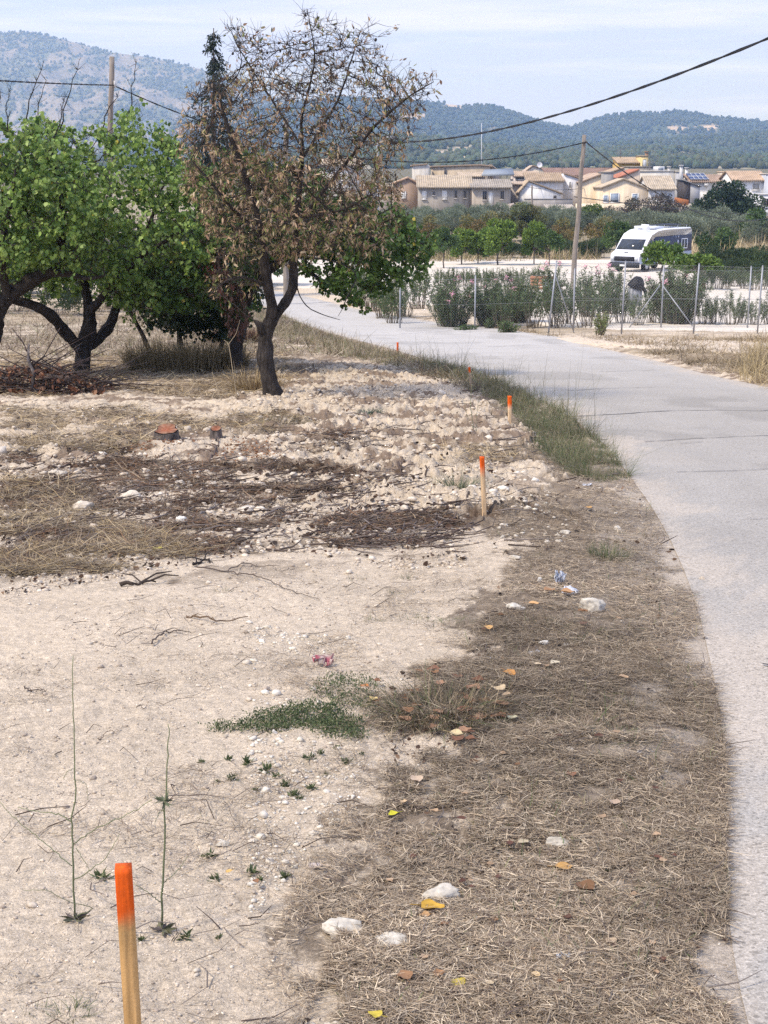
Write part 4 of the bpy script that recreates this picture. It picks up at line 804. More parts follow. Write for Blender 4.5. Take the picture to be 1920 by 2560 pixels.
# ---------------------------------------------------------------- camper van
def camper():
    root = thing('camper_van', 'white and navy camper van parked on the pale gravel behind the young mulberries', 'camper van', onY(1628, 104)); A = math.radians(40); root.rotation_euler = (0, 0, math.atan2(-math.cos(A), -math.sin(A)))
    def B(mb, name, m, par=root, smooth=False): o = mb.build(name, m); o.parent = par; return o
    W = 1.08; WHT = (.80,.82,.86); NAVY = (.028,.035,.07)
    prof = [(3.42,.55),(3.48,.95),(3.40,1.18),(2.98,1.38),(2.30,2.12),(1.95,2.42),(1.2,2.66),(.2,2.74),(-3.25,2.76),(-3.42,2.62),(-3.48,.50)]
    def shell(y0, y1, shrink): return [(x*(1-shrink*.02), z if z < 1 else z-shrink*.05) for x, z in prof]
    m = MB(); n = len(prof); lay = [(-W,.06,1),(-W+.07,0,0),(W-.07,0,0),(W,.06,1)]; V = []
    for y, ins, s_ in lay: V += [(x-np.sign(x)*ins, y, z-(ins if z > 1.3 else 0)) for x, z in prof]
    V = np.array(V, float); m.add(V, [(k*n+i, k*n+(i+1)%n, (k+1)*n+(i+1)%n, (k+1)*n+i) for k in range(3) for i in range(n)], WHT); b0 = m.n-len(V)
    m.F.append(np.array([list(range(n))])+b0); m.Mi.append(np.array([0])); m.F.append(np.array([list(range(4*n-1, 3*n-1, -1))])+b0); m.Mi.append(np.array([0])); B(m, 'body', MAT['paint'])
    for sy in (1, -1):
        y0, y1 = sorted((sy*(W-.0005), sy*(W+.014)))
        B(MB().prism([(-3.36,1.22),(1.35,1.22),(1.55,1.5),(1.7,2.05),(1.45,2.22),(-3.36,2.30)], y0, y1, 'y', NAVY), 'side_band', MAT['paint'])
        B(MB().prism([(2.55,1.36),(1.72,1.36),(1.80,2.0),(2.02,2.1)], *sorted((sy*(W-.001), sy*(W+.012))), 'y', (.03,.035,.045)), 'cab_window', MAT['glass'])
        B(MB().prism([(-3.36,.62),(2.3,.62),(2.3,.78),(-3.36,.78)], *sorted((sy*(W-.001), sy*(W+.012))), 'y', NAVY), 'lower_stripe', MAT['paint'])
        g = MB(); rg = random.Random(3)
        for k in range(26):          # swirling white-and-dark livery on the lower side
            x = -3.1+k*.2+rg.uniform(-.05,.05); z = .88+rg.uniform(0,.18); a = rg.uniform(-.8,.8); ca, sa = math.cos(a), math.sin(a); l_, h_ = rg.uniform(.12,.26), rg.uniform(.03,.06)
            g.prism([(x+ca*u_-sa*v_, z+sa*u_+ca*v_) for u_, v_ in ((-l_/2,-h_/2),(0,-h_),(l_/2,-h_/3),(l_/2,h_/3),(0,h_/2),(-l_/2,h_/2))], *sorted((sy*(W-.001), sy*(W+.010+.0004*k))), 'y', NAVY if k % 2 else (.25,.3,.4))
        B(g, 'livery_marks', MAT['paint'])
        for (xa, xb, za, zb_) in ((-2.75,-1.95,1.38,2.05),(.3,1.15,1.38,2.0)):
            f = MB(); y0, y1 = sorted((sy*(W+.0142), sy*(W+.04))); t = .05
            f.box((xa,y0,za),(xa+t,y1,zb_),WHT).box((xb-t,y0,za),(xb,y1,zb_),WHT).box((xa+t,y0,za),(xb-t,y1,za+t),WHT).box((xa+t,y0,zb_-t),(xb-t,y1,zb_),WHT).box(((xa+xb)/2-.02,y0,za+t),((xa+xb)/2+.02,y1,zb_-t),WHT)
            fo = B(f, 'side_window', MAT['plain']); B(MB().box((xa+t+.001, sorted((sy*(W+.0143), sy*(W+.025)))[0], za+t+.001),(xb-t-.001, sorted((sy*(W+.0143), sy*(W+.025)))[1], zb_-t-.001),(.03,.03,.04)), 'pane', MAT['glass'], fo)
        g = MB()
        for (x, z, r_) in ((-1.55,2.18,.07),(-1.5,1.86,.12),(-1.62,1.5,.13),(-1.2,2.2,.04)):
            a = np.linspace(0, 6.28, 13)[:-1]; g.prism([(x+r_*.7*math.cos(q), z+r_*math.sin(q)) for q in a], *sorted((sy*(W+.0141), sy*(W+.02))), 'y', (.55,.6,.72))
        B(g, 'service_caps', MAT['plain'])
        for x in (2.45, -2.0):
            a = B(MB().tube([(x, sy*(W-.22), .38), (x, sy*(W+.01), .38)], .38, 20, (.02,.02,.02)), 'wheel', MAT['rubber']); B(MB().tube([(x, sy*(W-.05), .38), (x, sy*(W+.025), .38)], .2, 14, (.6,.6,.62)), 'rim', MAT['plain'], a)
        B(MB().box((2.2, sorted((sy*(W+.08), sy*(W+.3)))[0], 1.45), (2.3, sorted((sy*(W+.08), sy*(W+.3)))[1], 1.8), (.03,.03,.03)).tube([(2.25, sy*W, 1.5), (2.25, sy*(W+.1), 1.6)], .02, 5, (.05,.05,.05)), 'mirror', MAT['plain'])
    def slope(x0, z0, x1, z1, y0, y1, off, col, name, mt):
        d = np.array([x1-x0, z1-z0]); nn = np.array([d[1], -d[0]]); nn = nn/np.linalg.norm(nn); nn = nn if nn[0] > 0 else -nn; q = []
        for o_ in (off, -.02): q += [(x0+nn[0]*o_, y0, z0+nn[1]*o_), (x0+nn[0]*o_, y1, z0+nn[1]*o_), (x1+nn[0]*o_, y1*.94, z1+nn[1]*o_), (x1+nn[0]*o_, y0*.94, z1+nn[1]*o_)]
        return B(MB().add(q, [(0,1,2,3),(7,6,5,4),(0,4,5,1),(1,5,6,2),(2,6,7,3),(3,7,4,0)], col), name, mt)
    slope(2.93,1.43,2.33,2.09,-W+.12,W-.12,.012,(.1,.12,.14),'windscreen',MAT['glass'])
    B(MB().box((3.455,-.75,.72),(3.50,.75,1.02),(.03,.03,.035)), 'grille', MAT['plain'])
    for sy in (1,-1): B(MB().box((3.45,min(sy*.78,sy*1.0),.76),(3.497,max(sy*.78,sy*1.0),1.0),(.55,.58,.6)), 'headlight', MAT['glass'] if 0 else MAT['plain'])
    B(MB().box((3.36,-W-.01,.30),(3.62,W+.01,.62),(.035,.038,.045)), 'bumper', MAT['plain']); B(MB().box((3.622,-.3,.38),(3.635,.22,.5),(.75,.75,.72)), 'number_plate', MAT['plain'])
    B(MB().prism([(3.26,1.27),(3.34,1.235),(3.34,1.25),(3.26,1.285)], -.12, .16, 'y', (.02,.02,.02)), 'hood_vent', MAT['plain'])
    B(MB().box((-.1,-.75,2.735),(1.1,.75,2.9),WHT), 'roof_box', MAT['paint']); B(MB().prism([(1.55,2.62),(1.75,3.02),(1.70,3.04),(1.49,2.66)], .15, .7, 'y', WHT), 'roof_hatch', MAT['paint'])
    for sy in (-.85, .85):
        g = MB().tube([(-3.2,sy,2.93),(-.3,sy,2.93)], .025, 6, (.12,.12,.13))
        for x in (-3.0,-1.8,-.5): g.tube([(x,sy,2.7),(x,sy,2.93)], .02, 5, (.6,.6,.6))
        B(g, 'roof_rail', MAT['plain'])
    B(MB().box((-2.9,-.5,2.945),(-1.0,.5,2.98),(.05,.06,.1)), 'roof_solar_panel', MAT['plain'])
camper()
# ---------------------------------------------------------------- near trees: limbs traced, branches grown towards points spread through the crown's volume
def crown_points(poly, Y0, half, n, rng, ycen=None, dens=None):
    q = inpix(poly, n, rng); p = np.array(poly, float); c = p.mean(0); e = np.clip(-sdf(p, q[:,0], q[:,1])/ (.5*np.ptp(p[:,0])), 0, 1)
    dy = rng.uniform(-1, 1, n)*half*(.35+.65*np.clip(e*2.4, 0, 1)**.5); Y = Y0+dy; u, a, b = ray(q[:,0], q[:,1]); return np.stack([u/a*Y, Y, EYE+b/a*Y], 1)
def grow(limbs, att, step, di, dk, iters, rng, bias=(0,0,.05)):
    """limbs: list of (polyline (n,3), radii, parent node index or None). Returns node positions, parents, fixed radii"""
    pos = []; par = []; fr = []
    for pl, rad, pi in limbs:
        pl = np.array(pl, float); s_ = np.concatenate([[0], np.cumsum(np.linalg.norm(np.diff(pl, axis=0), axis=1))]); n = max(3, int(s_[-1]/(step*.8))); t = np.linspace(0, s_[-1], n)
        k = np.linspace(0, 1, n)
        # smooth the corners
        q = np.stack([np.interp(t, s_, pl[:,i]) for i in range(3)], 1); q0 = q.copy()
        for _ in range(3): q[1:-1] = (q[:-2]+q[1:-1]*2+q[2:])/4
        r = np.interp(t, s_, rad)
        if pi is not None:
            P0 = np.array(pos); par0 = int(np.argmin(np.linalg.norm(P0-q[0], axis=1))); q = q[1:]; r = r[1:]
        else: par0 = -1
        for i in range(len(q)): pos.append(q[i]); par.append(par0 if i == 0 else len(pos)-2); fr.append(r[i])
    nfix = len(pos); pos = list(map(np.array, pos)); act = att.copy(); nd = np.full(len(act), 1e9); ni = np.zeros(len(act), int)
    def upd(i0):
        nonlocal nd, ni
        Q = np.array(pos[i0:]); 
        for a in range(0, len(Q), 256):
            D = np.linalg.norm(act[:,None]-Q[None,a:a+256], axis=2); m = D.argmin(1); dm = D[np.arange(len(act)), m]; b = dm < nd; nd[b] = dm[b]; ni[b] = m[b]+i0+a
    upd(0)
    for it in range(iters):
        if not len(act): break
        sel = nd < di
        if not sel.any(): di *= 1.5; continue
        g = {}
        idx = ni[sel]; dirs = unit(act[sel]-np.array(pos)[idx]); u_, inv = np.unique(idx, return_inverse=True); acc = np.zeros((len(u_), 3)); np.add.at(acc, inv, dirs)
        acc = unit(unit(acc)+rng.normal(0, .18, acc.shape)+np.array(bias)); i0 = len(pos)
        for k, i in enumerate(u_): pos.append(pos[i]+acc[k]*step*rng.uniform(.8, 1.15)); par.append(int(i)); fr.append(0)
        upd(i0); keep = nd > dk; act = act[keep]; nd = nd[keep]; ni = ni[keep]
    return np.array(pos), np.array(par), np.array(fr), nfix
def finish(pos, par, fr, tip, ex=2.4):
    n = len(pos); acc = np.zeros(n); r = np.zeros(n)
    for i in range(n-1, -1, -1):
        r[i] = max(tip, acc[i]**(1/ex))
        if fr[i] > 0: r[i] = fr[i]
        if par[i] >= 0: acc[par[i]] += min(r[i], .05)**ex
    for i in range(n):
        if par[i] >= 0 and fr[i] == 0: r[i] = min(r[i], r[par[i]]*.92)
    return r
def skin(mb, pos, par, r, col, big=.03):
    """tapered branch surface joined along every parent-child edge"""
    n = len(pos); frame = [None]*n; kids = [[] for _ in range(n)]
    for i in range(n):
        if par[i] >= 0: kids[par[i]].append(i)
    done = set()
    for i in range(n):
        if i in done: continue
        # follow the thickest child chain
        ch = [i]
        if par[i] >= 0: ch = [par[i], i]
        done.add(i); j = i
        while kids[j]:
            c = [k for k in kids[j] if k not in done]
            if not c: break
            k = max(c, key=lambda q: r[q])
            ch.append(k); done.add(k); j = k
        if len(ch) < 2: continue
        p = pos[ch]; rr_ = r[ch].copy()
        if par[i] >= 0: rr_[0] = min(rr_[0], rr_[1]*1.25)
        mx_ = rr_.max(); sd = 14 if mx_ > .07 else (8 if mx_ > .03 else (5 if mx_ > .01 else 4))
        if mx_ > .05:      # refine thick limbs and give them knots
            t = np.arange(len(ch)); tt = np.linspace(0, len(ch)-1, (len(ch)-1)*6+1); p = np.stack([np.interp(tt, t, p[:,k]) for k in range(3)], 1); rr_ = np.interp(tt, t, rr_)
            for _ in range(2): p[1:-1] = (p[:-2]+p[1:-1]*2+p[2:])/4
            rr_ = rr_*(1+(fbm(tt*.35, tt*0+i, 5, 3)-.5)*.35)
        if mx_ > .05: sd = 22
        mb.tube(p, rr_, sd, col, cap=True)
        if mx_ > .05:      # bark: lengthwise ridges and lumps
            v = mb.V[-1].reshape(len(p), sd, 3); c_ = p[:,None]; an = np.arange(sd)[None]*2*math.pi/sd; ln_ = np.concatenate([[0], np.cumsum(np.linalg.norm(np.diff(p, axis=0), axis=1))])[:,None]
            g = (vn(8+3.2*np.cos(an)+ln_*.8, 8+3.2*np.sin(an)+ln_*2.2+i, 3)-.5)*.34+(vn(9+8*np.cos(an)+ln_*1.5, 9+8*np.sin(an)+ln_*9, 5)-.5)*.20+(vn(5+1.4*np.cos(an)+ln_*3, 5+1.4*np.sin(an)+ln_*3, 9)-.5)*.30
            mb.V[-1] = (c_+(v-c_)*(1+g[...,None])).reshape(-1, 3)
    return mb
def gnarl(mb, amp=.02, sc=7):
    """push the bark in and out so that thick limbs are not smooth pipes"""
    for k in range(len(mb.V)):
        v = mb.V[k]; c = v.mean(0)
        if np.ptp(v, axis=0).max() < .3: continue
        nrm = fbm(v[:,0]*sc+v[:,2]*2, v[:,1]*sc+v[:,2]*3, 3, 3)-.5; mb.V[k] = v+np.stack([nrm, np.roll(nrm, 3), 0*nrm], 1)*amp
def twiglets(mb, pos, par, idx, n, ln, rad, rng, col, down=0):
    """short bare side shoots; returns their points for leaves"""
    out = []; dr = []
    for _ in range(n):
        i = idx[rng.integers(len(idx))]; a = pos[i]; b = pos[par[i]] if par[i] >= 0 else a-[0,0,.1]; d = unit(unit(a-b)*.6+rng.normal(0, .7, 3)+np.array([0, 0, .25-down])); l = ln*rng.uniform(.4, 1.3)
        p = np.array([a, a+d*l*.5+rng.normal(0, .015, 3), a+d*l+np.array([0,0,-down*.1*l])]); mb.tube(p, [rad, rad*.8, rad*.5], 3, col, cap=False); out += [p[1], p[2], (p[1]+p[2])/2]; dr += [d]*3
    return np.array(out), np.array(dr)
def apleaf(mb, c, d, size, col, rng):
    """broad pointed leaf, folded along its midrib; c base, d unit direction of the blade"""
    N = len(c); up = unit(rng.normal(0, .45, (N, 3))+np.array([0, -.45, .8])); s_ = unit(np.cross(d, up)); n = np.cross(s_, d); L_ = size[:,None]; W_ = L_*rng.uniform(.38, .5, (N,1)); f = rng.uniform(.1, .45, (N,1)); cu = rng.uniform(-.05, .25, (N,1))
    def pt(t, w_, ff): return c+d*L_*t+s_*W_*w_-n*L_*cu*t*t+n*W_*ff*abs(w_)
    v = np.stack([pt(0,0,0), pt(.14,.8,f), pt(.5,1,f), pt(1,0,0), pt(.5,-1,f), pt(.14,-.8,f), pt(.5,0,0)], 1).reshape(-1, 3); i = (np.arange(N)*7)[:,None]
    mb.add(v, np.vstack([i+np.array([[0,1,2,6]]), i+np.array([[6,2,3,3]])[:,:4]*1])[:N], np.repeat(_c4(col, N), 7, 0)) if 0 else mb.add(v, np.vstack([i+np.array([[0,1,2,6]]), i+np.array([[0,6,4,5]])]), np.repeat(_c4(col, N), 7, 0))
    b = mb.n-len(v); j = (np.arange(N)*7+b)[:,None]; mb.F.append(np.vstack([j+np.array([[6,2,3]]), j+np.array([[6,3,4]])])); mb.Mi.append(np.zeros(2*N))
def slimleaf(mb, c, d, size, col, rng, wr=.13):
    N = len(c); s_ = unit(np.cross(d, rng.normal(size=(N, 3)))); n = np.cross(s_, d); L_ = size[:,None]; W_ = L_*rng.uniform(.7, 1.5, (N,1))*wr; cu = rng.uniform(-.35, .35, (N,1)); f = rng.uniform(.2, .9, (N,1))
    def pt(t, w_, ff): return c+d*L_*t+s_*W_*w_+n*L_*cu*t*t+n*W_*ff*abs(w_)
    v = np.stack([pt(0,0,0), pt(.3,1,f), pt(.68,.8,f), pt(1,0,0), pt(.68,-.8,f), pt(.3,-1,f), pt(.3,0,0), pt(.68,0,0)], 1).reshape(-1, 3); i = (np.arange(N)*8)[:,None]
    mb.add(v, np.vstack([i+np.array([[6,1,2,7]]), i+np.array([[6,7,4,5]])]), np.repeat(_c4(col, N), 8, 0)); b = mb.n-len(v); j = (np.arange(N)*8+b)[:,None]
    mb.F.append(np.vstack([j+np.array([[0,1,6]]), j+np.array([[0,6,5]]), j+np.array([[7,2,3]]), j+np.array([[7,3,4]])])); mb.Mi.append(np.zeros(4*N))
def pick(cols, n, rng, lo=.75, hi=1.25): cols = np.array(cols); return cols[rng.integers(0, len(cols), n)]*rng.uniform(lo, hi, (n, 1))
def PL(pts): return [P(*p) for p in pts]
BARK = (.048,.040,.034)

# --- the withered almond tree
rng = np.random.default_rng(42); YA = 20.6; base = gp(694, 1003); YA = base[1]
limbs = [([ (base[0]+.03, YA, base[2]-.15), P(684,985,YA), P(668,940,YA), P(664,880,YA), P(662,835,YA), P(672,805,YA), P(690,788,YA), P(712,760,YA+.05), P(726,735,YA+.1), P(733,700,YA+.15), P(735,640,YA+.2), P(742,560,YA+.2), P(750,470,YA+.15), P(756,370,YA+.1), P(752,290,YA)], [.17,.145,.118,.108,.108,.112,.085,.074,.066,.060,.055,.046,.038,.028,.016], None),
    ([P(672,805,YA), P(682,785,YA-.05), P(678,760,YA-.1), P(668,715,YA-.15), P(660,650,YA-.2), P(652,590,YA-.25), P(640,520,YA-.3), P(610,430,YA-.35), P(575,340,YA-.4), P(548,250,YA-.4)], [.10,.09,.078,.07,.064,.052,.042,.034,.026,.013], 0),
    ([P(662,835,YA), P(652,822,YA-.06), P(650,812,YA-.08)], [.10,.085,.05], 0),
    ([P(742,560,YA+.2), P(800,490,YA+.1), P(870,400,YA), P(950,300,YA-.1), P(1030,235,YA-.2), P(1085,205,YA-.2)], [.05,.045,.036,.028,.018,.008], 0), ([P(752,400,YA+.1), P(800,330,YA+.5), P(850,240,YA+.6), P(880,150,YA+.6), P(900,80,YA+.6)], [.035,.03,.024,.016,.007], 0),
    ([P(752,300,YA), P(775,220,YA-.3), P(790,140,YA-.4), P(775,60,YA-.4), P(765,20,YA-.4)], [.024,.02,.016,.01,.005], 0), ([P(756,370,YA+.1), P(700,280,YA+.6), P(640,190,YA+.8), P(590,110,YA+.8), P(568,60,YA+.8)], [.03,.026,.02,.012,.006], 0),
    ([P(652,590,YA-.25), P(590,530,YA-.8), P(530,460,YA-1.1), P(480,400,YA-1.2)], [.045,.036,.026,.012], 0), ([P(735,640,YA+.2), P(810,600,YA+.7), P(900,560,YA+1.0), P(980,520,YA+1.0)], [.045,.035,.025,.01], 0), ([P(742,540,YA+.2), P(800,540,YA-.8), P(870,520,YA-1.2), P(940,480,YA-1.3)], [.04,.03,.02,.01], 0),
    ([P(668,715,YA-.15), P(610,690,YA-.6), P(560,700,YA-.9), P(520,740,YA-1.0)], [.035,.025,.016,.008], 0), ([P(733,700,YA+.15), P(760,765,YA-.2), P(810,790,YA-.3), P(850,800,YA-.3)], [.016,.012,.010,.005], 0), ([P(735,640,YA+.2), P(830,650,YA-.3), P(900,680,YA-.5), P(870,740,YA-.6), P(845,790,YA-.6)], [.02,.016,.014,.012,.005], 0)]
CR = [(445,330),(470,225),(560,190),(600,120),(640,95),(760,130),(830,90),(960,130),(985,200),(1060,230),(1040,330),(985,420),(1010,500),(1020,560),(960,610),(880,640),(800,660),(700,670),(560,660),(500,560),(450,450)]
TOP = [[(590,200),(560,60),(640,70),(700,130),(745,40),(770,20),(800,70),(880,60),(955,55),(960,130),(1000,180),(1090,200),(1075,290),(1000,260),(850,230),(700,240)]]
att = np.vstack([crown_points(CR, YA, 1.5, 2000, rng), crown_points(TOP[0], YA, 1.0, 420, rng), crown_points([(600,420),(900,400),(940,560),(860,640),(620,650)], YA, 1.6, 500, rng), crown_points([(540,640),(600,640),(640,700),(560,760),(500,740)], YA, .9, 90, rng)])
limbs = [(p_, [q*(.9 if i_ < 3 else .62) for q in r_], a_) for i_, (p_, r_, a_) in enumerate(limbs)]
pos, par, fr, nf = grow(limbs, att, .11, .9, .13, 90, rng, (0,0,.06)); r = finish(pos, par, fr, .0034, 2.5)
root = thing('almond_tree', 'tall almond tree with withered brown leaves, the central tree of the picture', 'tree', base); W = MB(); skin(W, pos, par, r, BARK); gnarl(W, .035)
idx = np.where((r < .009) & (np.arange(len(pos)) >= nf))[0]; tw, td = twiglets(W, pos, par, idx, 7500, .19, .0030, rng, (.075,.058,.05)); print('almond nodes', len(pos))
W.build('trunk', MAT['bark'], root, smooth=True)
u, a_, b_ = ray(0, 0)
N = 16500; cl = rng.integers(0, len(tw), 3800); k = cl[rng.integers(0, len(cl), N)]; c = tw[k]+rng.normal(0, .022, (N, 3))
hgt = c[:,2]-base[2]; keep = rng.uniform(0, 1, N) < np.interp(hgt, [1.2, 1.8, 2.3, 3.2, 3.7, 4.3, 5], [.25, .5, .85, .8, .5, .27, .18])*sstep(.22, .46, fbm(c[:,0]*1.7, c[:,2]*1.7+c[:,1], 6, 3))*1.15; c = c[keep]; N = len(c)
d = unit(rng.normal(0, .55, (N, 3))+np.array([0, 0, -.75])+td[k][keep]*.25); top = (c[:,2]-base[2] > 4.3)[:,None]; d = np.where(top, unit(td[k][keep]+rng.normal(0, .5, (N, 3))), d)
col = pick([(.36,.24,.15),(.46,.33,.21),(.27,.17,.11),(.52,.41,.27),(.28,.24,.11)], N, rng); lo = (rng.uniform(0, 1, N) < np.interp(c[:,2]-base[2], [1.5, 2.6, 4, 5.5], [.35, .18, .08, .3]))[:,None]; col = np.where(lo, pick([(.14,.16,.05),(.18,.19,.06)], N, rng), col)
Lf = MB(); slimleaf(Lf, c, d, rng.uniform(.05, .095, N), col, rng); Lf.build('crown', MAT['dead'], root)
k = rng.integers(0, len(tw), 260); m = MB(); blobs(m, tw[k]-[0,0,.02], rng.uniform(.013, .02, 260), pick([(.05,.04,.035),(.09,.07,.05)], 260, rng), .15, (1,.8,1.35), rng); tag(m.build('dried_nuts', MAT['twig'], root), kind='stuff')

# --- apricot trees
APR = [(.19,.29,.06),(.24,.34,.075),(.12,.20,.04),(.31,.41,.11),(.08,.145,.035)]
def apricot(label, base, limbs, atts, seed, nleaf, cols=APR, step=.12, size=(.05,.09), bare=None, tipup=True, name='apricot_tree', shoots=260, dark=None):
    rng = np.random.default_rng(seed); pos, par, fr, nf = grow(limbs, atts, step, .9, .15, 80, rng, (0,0,.03)); r = finish(pos, par, fr, .0036, 2.4)
    root = thing(name, label, 'apricot tree' if name == 'apricot_tree' else 'tree', base); W = MB(); skin(W, pos, par, r, BARK); gnarl(W, .04)
    idx = np.where((r < .010) & (np.arange(len(pos)) >= nf))[0]; tw, td = twiglets(W, pos, par, idx, nleaf//6, .16, .0028, rng, (.10,.075,.06))
    if bare:
        for pts in bare:                  # long bare shoots standing out of the crown
            p = np.array(PL(pts)); t = np.linspace(0, 1, 8); q = np.stack([np.interp(t, np.linspace(0, 1, len(p)), p[:,k]) for k in range(3)], 1)+rng.normal(0, .012, (8, 3)); W.tube(q, np.linspace(.013, .004, 8), 5, BARK)
            for _ in range(14): a = q[rng.integers(2, 8)]; e = a+unit(rng.normal(0, .6, 3)+[0,0,.6])*rng.uniform(.05, .2); W.tube([a, e], [.004, .002], 3, BARK, cap=False)
    W.build('trunk', MAT['bark'], root, smooth=True)
    cl = rng.integers(0, len(tw), nleaf//5); k = cl[rng.integers(0, len(cl), nleaf)]; c = tw[k]+rng.normal(0, .045, (nleaf, 3)); d = unit(rng.normal(0, .6, (nleaf, 3))+np.array([0,-.15,-.75])); sz = rng.uniform(*size, nleaf); gk = fbm(c[:,0]*2.6+c[:,1], c[:,2]*2.6-c[:,1], seed+3, 3) > rng.uniform(.26, .44, nleaf); c, d, sz = c[gk], d[gk], sz[gk]; nleaf = len(c)
    shade = fbm(c[:,0]*2.1+9, c[:,2]*2.1+c[:,1]*1.3, seed, 3); col = pick(cols, nleaf, rng, .75, 1.3)*(.78+.5*shade)[:,None]; yl = rng.uniform(0, 1, nleaf) < .006; col[yl] = (.55,.45,.08)
    Lf = MB(); apleaf(Lf, c, d, sz, col, rng); Lf.build('crown', MAT['leaf'], root); print(label[:30], len(pos)); return root
b = gp(206, 935); Yb = b[1]
limbs = [([(b[0], Yb, b[2]-.15), P(206,915,Yb), P(207,880,Yb), P(214,850,Yb), P(226,810,Yb), P(226,775,Yb), P(216,740,Yb), P(205,690,Yb), P(190,620,Yb), P(190,520,Yb), P(200,420,Yb)], [.16,.145,.135,.13,.115,.10,.085,.07,.055,.035,.015], None),
    ([P(207,885,Yb), P(190,858,Yb-.15), P(150,815,Yb-.5), P(115,775,Yb-.9), P(75,758,Yb-1.1), P(30,750,Yb-1.2), P(-25,735,Yb-1.2), P(-60,700,Yb-1.2)], [.10,.095,.09,.085,.075,.06,.045,.03], 0),
    ([P(212,868,Yb), P(245,848,Yb+.2), P(272,820,Yb+.35), P(290,780,Yb+.4), P(305,735,Yb+.5), P(330,660,Yb+.6), P(370,580,Yb+.5), P(400,480,Yb+.4)], [.10,.10,.095,.08,.065,.05,.035,.015], 0),
    ([P(226,775,Yb), P(255,745,Yb-.3), P(290,700,Yb-.6), P(350,640,Yb-.9), P(420,600,Yb-1.0), P(480,560,Yb-1.0)], [.08,.075,.06,.045,.03,.012], 0), ([P(205,690,Yb), P(140,630,Yb-.7), P(80,560,Yb-1), P(40,480,Yb-1)], [.06,.045,.03,.012], 0)]
rg = np.random.default_rng(77)
A1 = [(60,360),(115,285),(150,315),(225,325),(290,300),(335,235),(365,315),(440,330),(470,385),(520,420),(560,520),(580,600),(540,670),(450,680),(400,760),(330,785),(250,720),(180,725),(60,690),(20,520)]
att = np.vstack([crown_points(A1, Yb-.3, 1.9, 1900, rg), crown_points([(250,640),(420,640),(540,560),(560,670),(420,720),(330,790),(280,740)], Yb-.4, 1.1, 260, rg), crown_points([(240,690),(420,690),(410,780),(330,800),(270,745)], Yb-.7, .7, 150, rg), crown_points([(60,660),(230,670),(240,735),(150,730),(60,700)], Yb+.6, .6, 110, rg)])
apricot('green apricot tree with a three-forked dark trunk left of the central tree', b, limbs, att, 51, 17500, bare=[[(330,300,Yb),(330,230,Yb),(340,160,Yb)],[(150,330,Yb),(170,240,Yb),(200,150,Yb)],[(255,330,Yb),(270,270,Yb),(300,230,Yb)],[(100,330,Yb),(95,270,Yb),(115,200,Yb)]])
bx = onY(-30, Yb-1.5); Yc = Yb-1.5
limbs = [([(bx[0], Yc, bx[2]-.1), P(-30,900,Yc), P(-25,830,Yc), P(-8,775,Yc), P(20,735,Yc), P(70,705,Yc), P(125,680,Yc), P(150,650,Yc+.2), P(160,560,Yc+.3), P(150,450,Yc+.3)], [.17,.16,.15,.14,.125,.11,.09,.07,.045,.02], None), ([P(125,680,Yc), P(170,680,Yc-.1), P(215,700,Yc-.2), P(260,690,Yc-.3)], [.07,.06,.04,.015], 0), ([P(-8,775,Yc), P(-60,690,Yc), P(-90,560,Yc), P(-80,440,Yc)], [.1,.08,.05,.02], 0), ([P(20,735,Yc), P(0,640,Yc-.6), P(20,540,Yc-.8), P(40,430,Yc-.8)], [.08,.06,.04,.015], 0)]
A2 = [(-160,420),(-80,330),(0,280),(45,335),(90,290),(130,320),(180,390),(230,480),(280,560),(270,650),(200,690),(100,680),(0,700),(-120,680),(-170,560)]
att = crown_points(A2, Yc-.1, 1.5, 1500, rg)
apricot('green apricot tree cut by the left edge of the picture, with a heavy arching limb', bx, limbs, att, 52, 12500, bare=[[(20,330,Yc),(15,270,Yc),(25,215,Yc)],[(60,320,Yc),(75,240,Yc),(110,150,Yc)],[(130,360,Yc),(150,300,Yc),(165,240,Yc)],[(0,330,Yc),(-6,280,Yc),(2,230,Yc)]])
# tree beyond the almond whose low dark boughs hang over the road side
bz = onY(590, 27.0); Yd = 27.0
limbs = [([(bz[0], Yd, bz[2]-.1), P(592,840,Yd), P(600,780,Yd), P(640,700,Yd-.3), P(720,640,Yd-.6), P(800,610,Yd-.8), P(900,600,Yd-1.0), P(990,600,Yd-1.0), P(1060,610,Yd-1.0)], [.13,.12,.11,.09,.07,.055,.04,.025,.01], None), ([P(600,780,Yd), P(560,700,Yd), P(540,600,Yd), P(560,500,Yd)], [.08,.06,.04,.015], 0), ([P(720,640,Yd-.6), P(790,690,Yd-1), P(850,730,Yd-1.1), P(900,750,Yd-1.2)], [.04,.03,.02,.01], 0), ([P(640,700,Yd-.3), P(560,720,Yd-.8), P(480,740,Yd-1.0), P(420,730,Yd-1.0)], [.06,.045,.03,.012], 0)]
A3 = [[(700,600),(800,520),(920,500),(1030,540),(1080,600),(1060,690),(1000,700),(960,720),(920,735),(900,785),(860,760),(800,735),(740,690)], [(380,620),(480,600),(620,600),(640,700),(620,800),(560,760),(470,790),(400,760),(340,740)], [(480,420),(600,380),(760,420),(860,480),(900,560),(700,620),(520,620)]]
att = np.vstack([crown_points(A3[0], Yd-1.0, 1.0, 900, rg), crown_points(A3[1], Yd-.6, 1.1, 560, rg), crown_points(A3[2], Yd, 1.2, 520, rg)])
apricot('dark green apricot tree behind the withered tree, its low boughs hanging over the road edge', bz, limbs, att, 53, 20000, cols=[(.07,.13,.03),(.10,.17,.035),(.05,.095,.025),(.13,.20,.045)])
